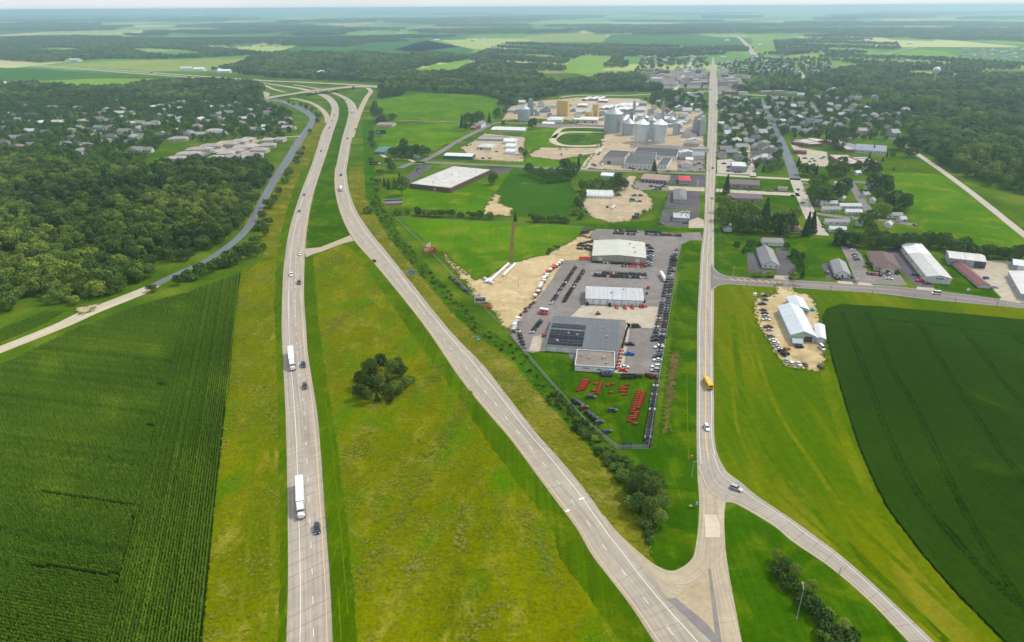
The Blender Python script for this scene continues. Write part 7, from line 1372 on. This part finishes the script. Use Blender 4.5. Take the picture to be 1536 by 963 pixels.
tl([(541, 598, 6, 'fine', .14), (553, 604, 5.5, 'fine', .3), (566, 602, 5, 'conifer', .3), (544, 582, 7.5, 'fine', .06), (579, 598, 6.5, 'fine', .2), (592, 590, 5.5, 'fine', .55), (556, 566, 8, 'fine', .12), (610, 580, 5, 'fine', .66), (600, 588, 4, 'bush', .3), (590, 566, 7.5, 'fine', .5), (573, 556, 8.5, 'tall', .1), (557, 588, 7.5, 'tall', .08), (603, 566, 6, 'fine', .02), (571, 582, 7, 'fine', .62), (583, 580, 6.5, 'tall', .4), (548, 594, 4, 'bush', .2), (586, 602, 3.2, 'bush', .02), (537, 588, 3, 'bush', .25), (566, 572, 7, 'conifer', .5), (615, 572, 3.5, 'bush', .5), (597, 556, 6, 'fine', .3)], (5, 8), MIXT, 'trees of the median clump')
tl([(947, 738, 8, 'fine', .3), (962, 746, 10, 'fine', .25), (976, 752, 10, 'fine', .4), (957, 768, 8, 'fine', .3), (977, 778, 9, 'fine', .45), (987, 786, 7, 'fine', .7), (990, 762, 8, 'fine', .6), (962, 728, 9, 'fine', .25), (982, 738, 9, 'fine', .4), (935, 718, 5, 'bush', .5), (925, 705, 4, 'bush', .4), (948, 760, 5, 'bush', .6), (968, 790, 4.5, 'bush', .5)], (6, 10), MIXT, 'trees at the ditch end')
tl([(1163, 842, 4.5, 'fine', .75), (1176, 858, 5, 'fine', .3), (1170, 868, 4.5, 'bush', .1), (1190, 868, 5.5, 'fine', .7), (1186, 885, 5, 'bush', .12), (1204, 892, 5, 'fine', .62), (1203, 908, 4.5, 'bush', .1), (1219, 915, 5, 'bush', .14), (1217, 885, 4, 'fine', .8), (1232, 935, 5, 'bush', .1), (1245, 950, 5, 'bush', .12), (1264, 948, 4.8, 'fine', .85), (1258, 968, 4.5, 'bush', .1), (1278, 968, 4.5, 'bush', .16), (1243, 925, 3, 'bush', .8), (1180, 848, 3.5, 'bush', .2), (1236, 962, 3.5, 'bush', .5)], (4, 6), MIXT, 'shrub row by the county road')
tl([(228, 438, 4.5, 'bush', .2), (268, 427), (280, 420), (300, 414), (320, 408), (338, 402), (355, 396), (372, 389), (386, 384), (396, 376), (384, 365), (398, 354), (345, 390), (330, 400), (372, 374), (290, 420), (360, 382)], (5, 8), {'bush': 2, 'round': 2}, 'shrubs along the frontage road', (.1, .45))
tl([(400, 338), (404, 312), (412, 303), (420, 292), (428, 274), (436, 260), (444, 247), (450, 234), (455, 226), (447, 240), (430, 267), (395, 330), (392, 345), (474, 172), (478, 178), (468, 168), (440, 158), (452, 160), (460, 164), (433, 156), (476, 185), (466, 200)], (5, 8), {'bush': 2, 'round': 2}, 'shrubs between frontage road and highway', (.25, .55))
tl([(598, 322), (612, 323), (626, 323), (640, 324), (652, 325), (665, 325), (678, 325), (692, 325), (706, 327), (720, 328), (735, 329), (800, 333), (812, 333), (824, 333), (836, 333), (848, 334), (773, 332, 7, 'conifer', .3), (862, 322, 6, 'bush', .5), (866, 309, 7, 'round', .25), (554, 319, 6, 'bush', .35), (560, 306, 4, 'bush', .4), (826, 378, 3, 'bush', .25), (834, 374, 3, 'bush', .25), (822, 381, 2.5, 'bush', .3)], (4, 6.5), {'bush': 2, 'round': 2}, 'hedge north of the green field', (.2, .5))
tl([(603, 293, 15, 'fine', .45), (592, 283, 9, 'conifer', .2), (583, 284, 9, 'conifer', .2), (577, 280, 8, 'conifer', .2), (600, 274, 9, 'conifer', .25), (740, 277, 10, 'round', .25), (588, 258, 9, 'round', .3), (583, 248, 8, 'round', .3), (570, 262, 6, 'bush', .3), (563, 276, 6, 'bush', .35), (565, 286, 5, 'bush', .4), (590, 236, 10, 'round', .15), (600, 238, 12, 'wide', .15), (612, 238, 12, 'wide', .12), (622, 234, 12, 'round', .14), (632, 236, 11, 'wide', .14), (641, 234, 9, 'round', .2), (606, 226, 12, 'round', .15), (558, 206, 8, 'round', .25), (556, 214, 8, 'round', .25), (560, 222, 6, 'round', .3), (558, 244, 6, 'bush', .3), (693, 192, 16, 'conifer', .15), (706, 189, 15, 'wide', .1), (716, 186, 14, 'wide', .12), (734, 184, 13, 'conifer', .15), (755, 189, 6, 'round', .25), (700, 196, 9, 'round', .15)], (8, 12), MIXT, 'trees near the brick warehouse')
tl([(794, 262, 11, 'round', .25), (815, 270, 11, 'round', .35), (826, 274, 12, 'round', .45), (840, 272, 12, 'wide', .3), (856, 270, 12, 'round', .25), (848, 258, 12, 'round', .2), (862, 262, 11, 'round', .25), (804, 266, 8, 'round', .3), (868, 250, 10, 'conifer', .2), (782, 232, 8, 'round', .25), (788, 236, 7, 'round', .3), (874, 286, 9, 'round', .4), (884, 288, 10, 'round', .45), (896, 288, 10, 'wide', .4), (908, 289, 10, 'round', .3), (919, 287, 11, 'round', .2), (929, 286, 11, 'round', .15), (937, 284, 9, 'round', .15), (926, 276, 10, 'round', .2), (874, 300, 7, 'round', .3), (870, 315, 7, 'round', .25), (981, 257, 11, 'conifer', .2), (871, 328, 5, 'bush', .3), (799, 194, 13, 'round', .12)], (8, 12), MIXT, 'trees around the gravel lot')
tl([(1082, 330, 11, 'round', .55), (1086, 318, 11, 'wide', .45), (1096, 322, 11, 'round', .6), (1104, 346, 12, 'round', .25), (1114, 347, 12, 'wide', .3), (1126, 350, 12, 'round', .3), (1136, 347, 12, 'round', .35), (1108, 330, 11, 'round', .4), (1120, 324, 11, 'round', .5), (1144, 338, 16, 'conifer', .25), (1148, 328, 15, 'conifer', .25), (1086, 344, 9, 'round', .3), (1132, 330, 11, 'round', .5), (1156, 350, 12, 'wide', .1), (1168, 351, 14, 'conifer', .1), (1176, 352, 13, 'wide', .1), (1162, 340, 10, 'round', .3), (1178, 332, 9, 'round', .75), (1190, 330, 9, 'round', .5), (1209, 354, 16, 'conifer', .15), (1217, 350, 15, 'conifer', .15), (1089, 290, 15, 'conifer', .2), (1092, 313, 9, 'round', .5)], (9, 13), MIXT, 'grove beside main street')
tl([(1124, 375, 7, 'round', .12), (1104, 374, 5, 'round', .02), (1138, 373, 4, 'round', .02), (1115, 380, 4.5, 'conifer', .2), (1180, 374, 4.5, 'round', .12), (1191, 387, 6, 'round', .15), (1199, 393, 6, 'round', .15), (1198, 405, 6, 'round', .15), (1203, 417, 6.5, 'conifer', .3), (1138, 416, 4.5, 'bush', .75), (1157, 416, 4.5, 'bush', .75), (1190, 418, 4.5, 'bush', .6), (1302, 400, 3.5, 'bush', .1), (1317, 405, 2.2, 'bush', .15), (1346, 411, 2.2, 'bush', .15), (1012.5, 395, 4, 'bush', .1)], (4, 6), MIXT, 'garden trees along the cross road')
tl([(1197, 250, 9, 'conifer', .1), (1204, 262, 10, 'round', .2), (1214, 264, 10, 'round', .15), (1224, 262, 9, 'conifer', .1), (1222, 305, 13, 'wide', .3), (1230, 298, 14, 'wide', .35), (1236, 306, 13, 'round', .3), (1222, 285, 12, 'round', .4), (1232, 282, 11, 'round', .35), (1258, 300, 14, 'round', .2), (1263, 290, 13, 'round', .2), (1246, 262, 11, 'round', .3), (1256, 266, 12, 'wide', .35), (1266, 262, 11, 'round', .4), (1262, 250, 10, 'round', .25), (1284, 258, 10, 'round', .25), (1302, 258, 11, 'wide', .15), (1312, 262, 11, 'round', .2), (1310, 285, 12, 'wide', .12), (1322, 284, 12, 'wide', .14), (1330, 290, 12, 'round', .2), (1316, 300, 10, 'round', .3), (1330, 312, 11, 'round', .2), (1346, 316, 13, 'wide', .12), (1356, 314, 12, 'round', .12), (1322, 324, 10, 'round', .8), (1328, 326, 9, 'round', .75), (1296, 340, 10, 'round', .35), (1304, 336, 10, 'round', .3), (1306, 352, 8, 'round', .3), (1310, 228, 8, 'conifer', .2), (1304, 237, 6, 'conifer', .3), (1330, 236, 6, 'conifer', .3), (1338, 237, 6, 'round', .3), (1362, 236, 9, 'round', .2), (1370, 236, 9, 'round', .2), (1346, 224, 12, 'wide', .12), (1356, 226, 14, 'wide', .1), (1324, 242, 5, 'conifer', .3), (1340, 256, 4, 'conifer', .3), (1258, 224, 13, 'wide', .25), (1250, 218, 11, 'round', .25)], (9, 13), MIXT, 'trees of the trailer park')
def treeline(pts, step, h, kinds, group, tint=(.2, .5), wid=2.0):
    c = catmull([(*P(*p).xy, 0) for p in pts], 10); acc = 0.0
    for a, b_ in zip(c, c[1:]):
        L = (b_ - a).length; acc += L
        while acc > step:
            acc -= step; t = 1 - acc / L if L > 0 else 0; q = a + (b_ - a) * max(0, min(1, t))
            add_tree(q.x + random.uniform(-wid, wid), q.y + random.uniform(-wid, wid), random.uniform(*h), pick(kinds), random.uniform(*tint), group, True)
treeline([(1240, 366), (1262, 368), (1290, 370)], 4.2, (11, 14), {'conifer': 3, 'tall': 1, 'round': 1}, 'hedgerow behind the businesses', (.15, .35))
treeline([(1286, 370), (1340, 374), (1400, 372), (1440, 380), (1500, 388), (1560, 394)], 4.6, (9, 13), {'round': 3, 'wide': 1, 'tall': 1}, 'hedgerow behind the businesses', (.15, .55), 2.5)
treeline([(1290, 364), (1340, 366), (1370, 368)], 6, (9, 12.5), {'round': 3, 'wide': 1}, 'hedgerow behind the businesses', (.25, .55), 2.5)
def zone(pl, s, h, kinds, group, tint=(.15, .5)):
    for X, Y, _ in field_points(pl, s, .42):
        add_tree(float(X), float(Y), random.uniform(*h), pick(kinds), random.uniform(*tint), group, True)
zone([(1078, 152), (1140, 150), (1262, 152), (1340, 168), (1348, 212), (1262, 212), (1184, 206), (1178, 230), (1170, 258), (1130, 258), (1080, 250)], 13, (7, 11), MIXT, 'street trees of the town', (.22, .62))
zone([(0, 150), (150, 150), (400, 157), (436, 170), (440, 190), (430, 208), (396, 216), (340, 212), (250, 214), (220, 240), (150, 250), (-20, 240), (-20, 150)], 13.5, (7, 11.5), MIXT, 'trees of the western neighbourhood', (.22, .62))
zone([(965, 134), (985, 106), (1060, 100), (1062, 132)], 24, (7, 11), MIXT, 'trees of the town centre', (.2, .5)); zone([(1080, 140), (1082, 106), (1112, 110), (1122, 134)], 22, (7, 11), MIXT, 'trees of the town centre', (.2, .5))
zone([(1000, 140), (1058, 140), (1058, 178), (1030, 178), (1000, 160), (950, 168), (945, 158)], 17, (8, 12), MIXT, 'trees near the mill', (.2, .5))
zone([(566, 150), (640, 142), (745, 146), (770, 168), (740, 180), (640, 178), (580, 176)], 22, (8, 14), {'round': 3, 'conifer': 3, 'wide': 2}, 'park trees south of the woods', (.2, .48))
zone([(564, 150), (574, 140), (606, 140), (606, 176), (566, 186), (560, 170)], 10, (9, 14), MIXT, 'trees by the east ramp', (.2, .5))
zone([(240, 244), (400, 246), (414, 262), (400, 270), (250, 254)], 8, (8, 12), MIXT, 'trees below the condominiums', (.2, .5))
CP = Vector((0, 0, H)); TREES.sort(key=lambda t: -t[2] / (Vector((t[0], t[1], 0)) - CP).length)
VAR = {'round': 4, 'wide': 3, 'tall': 2, 'fine': 3, 'conifer': 2, 'bush': 3}
IND, REST = TREES[:300], TREES[300:]
for i, (x, y, h, k, tint, pre, group) in enumerate(IND):
    key = f'{k}{random.randrange(VAR[k])}'; e = empty('bush' if k == 'bush' else 'conifer_tree' if k == 'conifer' else 'tree', (x, y, 0), random.uniform(0, 6.28)); e.scale = (h * random.uniform(.9, 1.1), h * random.uniform(.9, 1.1), h)
    ad = 'yellow-green ' if tint > .6 else 'dark ' if tint < .18 else ''
    tag(e, ('large ' if h > 11.5 else 'small ' if h < 5 else '') + ad + KW[k], 'bush' if k == 'bush' else 'tree', group)
    o = link('crown', CROWN[key], e); o['tint'] = float(tint); link('trunk', TRUNK[key], e)
if REST:
    R_ = np.array([(t[0], t[1], 0) for t in REST]); ks = [t[3] for t in REST]
    for k in sorted(set(ks)):
        m_ = np.array([q == k for q in ks]); sel = [t for t, q in zip(REST, ks) if q == k]
        scatter('distant_' + ('conifers' if k == 'conifer' else 'bushes' if k == 'bush' else 'trees'), R_[m_], [f'{k}{i}' for i in range(VAR[k])], [t[2] for t in sel], [t[4] for t in sel])
# woods that read as one mass
def wood(pl, s, h, tint, keys=('round0', 'round1', 'round2', 'round3', 'wide0', 'wide1', 'tall0'), name='woodland', excl=True, amp=.22, gap=None):
    pts = field_points(pl, s, .48, excl, excl); X, Y = pts[:, 0], pts[:, 1]
    if gap:                     # clearings
        L = gap[1]; g_ = np.sin(X / L + 1.7 * np.sin(Y / L * .8 + 1)) * np.cos(Y / L * 1.1 + 1.3 * np.sin(X / L * .7)) + .5 * np.sin(X / L * 2.3 + Y / L * 1.9)
        pts = pts[g_ > np.quantile(g_, gap[0])]; X, Y = pts[:, 0], pts[:, 1]
    n = len(X)
    f = np.sin(X * .021 + 2 * np.sin(Y * .013)) * np.cos(Y * .019 + np.sin(X * .017)); hh = RNG.uniform(h[0], h[1], n) * (1 + .18 * f)
    return scatter(name, pts, list(keys), hh, np.clip(tint + amp * f + RNG.normal(0, .19, n), 0, 1))
wood([(-30, 246), (60, 243), (150, 254), (250, 250), (330, 262), (402, 268), (392, 292), (372, 330), (340, 358), (305, 382), (230, 416), (150, 450), (90, 462), (60, 466), (-30, 470)], 7.0, (4, 13), .42, amp=.3, gap=(.15, 13))
wood([(40, 252), (330, 268), (380, 300), (330, 350), (250, 380), (60, 380)], 4.6, (2.5, 5), .52, ('bush0', 'bush1', 'bush2', 'round1'), 'scrub')
wood([(-30, 127), (60, 128), (120, 133), (170, 134), (235, 125), (330, 121), (385, 128), (396, 136), (392, 146), (400, 156), (330, 153), (250, 151), (150, 151), (60, 150), (-30, 150)], 10, (8, 15), .48, gap=(.08, 30))
wood([(-40, 60), (100, 54), (230, 60), (330, 74), (420, 80), (330, 86), (250, 89), (120, 92), (60, 95), (-40, 88)], 15, (11, 16), .48, gap=(.34, 150))
wood([(310, 106), (360, 98), (380, 86), (430, 80), (520, 80), (600, 84), (640, 80), (700, 86), (760, 98), (800, 112), (830, 126), (760, 132), (640, 128), (575, 125), (455, 119), (395, 116)], 12, (11, 16), .52, gap=(.14, 60))
wood([(600, 128), (760, 134), (832, 130), (880, 120), (900, 118), (950, 116), (996, 130), (992, 138), (940, 138), (870, 140), (820, 146), (800, 152), (760, 160), (740, 146), (640, 138), (560, 136)], 11, (11, 16), .5, gap=(.06, 40))
wood([(700, 88), (760, 66), (850, 68), (960, 70), (1060, 72), (1130, 72), (1130, 80), (1050, 84), (950, 92), (930, 108), (880, 112), (840, 110), (800, 108), (750, 98)], 13, (11, 15), .5, gap=(.45, 110))
wood([(950, 112), (1000, 100), (1062, 100), (1062, 88), (960, 92)], 22, (8, 12), .45); wood([(1076, 100), (1140, 88), (1240, 92), (1260, 118), (1200, 132), (1110, 112)], 22, (8, 12), .45)
wood([(1078, 131), (1120, 128), (1190, 126), (1240, 112), (1300, 100), (1400, 100), (1430, 108), (1560, 118), (1560, 150), (1560, 205), (1480, 195), (1420, 185), (1340, 172), (1262, 152), (1200, 147), (1180, 138), (1110, 138)], 12, (10, 16), .56, gap=(.25, 55))
wood([(1350, 172), (1420, 186), (1480, 196), (1560, 206), (1600, 300), (1536, 296), (1490, 280), (1440, 262), (1400, 240), (1372, 222), (1360, 200)], 9.5, (8, 16), .52, gap=(.1, 22))
wood([(1130, 84), (1250, 70), (1330, 82), (1440, 90), (1536, 92), (1600, 104), (1430, 106), (1300, 98), (1250, 92)], 16, (9, 13), .52, gap=(.5, 110)); wood([(1160, 62), (1230, 58), (1340, 60), (1350, 74), (1250, 80), (1165, 82)], 17, (10, 14), .5, gap=(.5, 150))
wood([(575, 34), (640, 30), (760, 24), (900, 24), (905, 27), (760, 34), (640, 37)], 60, (50, 60), .3, ('clump0', 'clump1'), 'far_woodland', False)
# scattered stands out to the horizon
pts, sc = [], []
rr_ = random.Random(3)
for _ in range(165):
    y = 19 + 52 * rr_.random() ** 1.3; x = rr_.uniform(-60, 1600)
    if y > 52 and 640 < x < 1130: continue
    if y > 50 and rr_.random() < .35: continue
    c = P(x, y); d = c.length; a_, b_ = rr_.uniform(80, 420) * (1 + d / 9000), rr_.uniform(20, 110) * (1 + d / 5000); th = rr_.uniform(-.35, .35); st_ = 26 if d < 5000 else 42 if d < 9000 else 70
    n = int(min(900, 3.14 * a_ * b_ / st_ ** 2)) + 4
    for _k in range(n):
        r_, t_2 = math.sqrt(rr_.random()), rr_.uniform(0, 6.283); u_, v_ = a_ * r_ * math.cos(t_2), b_ * r_ * math.sin(t_2)
        pts.append((c.x + u_ * math.cos(th) - v_ * math.sin(th), c.y + u_ * math.sin(th) + v_ * math.cos(th), 0)); sc.append(st_ * rr_.uniform(1.0, 1.5))
scatter('far_woodland', pts, ['clump0', 'clump1'], sc, RNG.normal(.42, .1, len(pts)))
# weeds and bushes in the ditch
for pl, s_, hh, tt_ in ((DITCH, 5.0, (.8, 2.4), .45), ([(815, 597), (836, 586), (880, 632), (930, 683), (985, 735), (990, 790), (974, 828), (966, 800), (945, 742), (905, 694), (860, 645)], 3.4, (1.0, 3.4), .42)):
    wood(pl, s_, hh, tt_, ('bush0', 'bush1', 'bush2'), 'ditch_shrubs', False)

# weeds creeping over the edges of the bare yards
wp = []
for nm_ in ('sand_yard', 'gravel_lot', 'barn_yard', 'mill_yard', 'contractor_yard', 'bare_strip', 'field_scar', 'worn_track', 'gravel_spur'):
    for w_ in OUTLINE.get(nm_, []):
        for a_, b_ in zip(w_, w_[1:] + w_[:1]):
            for _ in range(int((b_ - a_).length * 1.3)):
                q = a_.lerp(b_, random.random()); wp.append((q.x + random.gauss(0, 1.0), q.y + random.gauss(0, 1.0), .02))
dy_ = [(p.x, p.y) for p in OUTLINE['dealer_yard'][0]]; wa = np.array(wp); wp = wa[~inpoly(wa[:, 0], wa[:, 1], dy_)]
scatter('edge_weeds', wp, ['grass0', 'grass1'], RNG.uniform(.7, 1.6, len(wp)), np.clip(RNG.normal(.18, .15, len(wp)), 0, 1))
# ------------------------------------------------------------------ haze
hz = bpy.data.meshes.new('haze'); hb = MB().box(-43000, 43000, -3100, 43000, -1.5, H + 6); hm, ht, hbs = newmat('haze_air'); ht.nodes.remove(hbs)
pv = N(ht, 'ShaderNodeVolumePrincipled'); pv.inputs['Color'].default_value = (.62, .84, 1.0, 1); pv.inputs['Density'].default_value = 1.35e-4; pv.inputs['Anisotropy'].default_value = .78
ht.links.new(pv.outputs[0], ht.nodes['Material Output'].inputs['Volume'])
o = link('haze', hb.mesh('haze', hm)); o['kind'] = 'stuff'

# ------------------------------------------------------------------ make every label single out its thing
LM = [('the overpass', 485, 136), ('the water tower', 1401, 115), ('the biggest silo', 921, 185), ('the fuel kiosk', 1026, 272), ('the school', 1245, 225), ('the nursing home', 1310, 226), ('the brick warehouse', 650, 272), ('the yellow mill', 845, 165), ('the clinic', 1325, 390), ('the white warehouse', 1400, 400), ('the machine shed', 1445, 392), ('the apartment blocks', 1118, 290), ('the trailer park', 1275, 305), ('the brown garage', 980, 268), ('the gravel lot', 925, 308), ('the dealer yard', 930, 440), ('the barn shop', 1200, 480), ('the exit ramp', 1030, 840), ('the county road', 1250, 850), ('the red billboard', 644, 378), ('the striped billboard', 591, 304), ('the teal house', 570, 226), ('the white farmhouse', 715, 188), ('the condominiums', 330, 228), ('the frontage road bend', 465, 185), ('the left wood edge', 240, 430), ('the cornfield top', 360, 400), ('the town centre', 1040, 115), ('the storage rows', 915, 160), ('the eastern suburb', 1490, 84), ('the northwestern suburb', 280, 68), ('the state highway', 180, 107), ('the hilltop road', 1118, 65), ('the grassy median', 572, 570), ('the long grey house', 1155, 390), ('the feed barn', 1033, 202), ('the blue store', 1108, 250), ('the restaurant', 1022, 326), ('the left frame edge', 10, 175), ('the western houses', 150, 190), ('the tall conifers', 1213, 345), ('the lone western silo', 786, 175), ('the right frame edge', 1525, 240), ('the far hills', 768, 30), ('the second street', 1160, 190), ('the third street', 1222, 165)]
def near(px): return min(LM, key=lambda l: math.hypot((l[1] - px[0]), (l[2] - px[1]) * 2))[0]
def regroup():
    g = {}
    for o, px in THINGS: g.setdefault(o['label'], []).append((o, px))
    return {k: v for k, v in g.items() if len(v) > 1}
for k, v in regroup().items():
    if v[0][0]['category'] in ('tree', 'bush', 'house', 'barn', 'building', 'storage unit') or 'distant' in k:
        for o, px in v: o['label'] = f'{k} near {near(px)}'
def nth(i): return f'{i}{"th" if 10 <= i % 100 <= 20 else {1: "st", 2: "nd", 3: "rd"}.get(i % 10, "th")}'
for k, v in regroup().items():
    xs = [p[0] for _, p in v]; ys = [p[1] for _, p in v]; byx = (max(xs) - min(xs)) >= (max(ys) - min(ys)); v = sorted(v, key=lambda t: t[1][0 if byx else 1])
    for i, (o, px) in enumerate(v):
        if len(v) == 2: t = ('left one', 'right one')[i] if byx else ('upper one', 'lower one')[i]
        elif i == 0: t = 'leftmost' if byx else 'topmost'
        elif i == len(v) - 1: t = 'rightmost' if byx else 'lowest'
        else: t = nth(i + 1) + (' from left' if byx else ' from top')
        o['label'] = f'{k}, {t}'
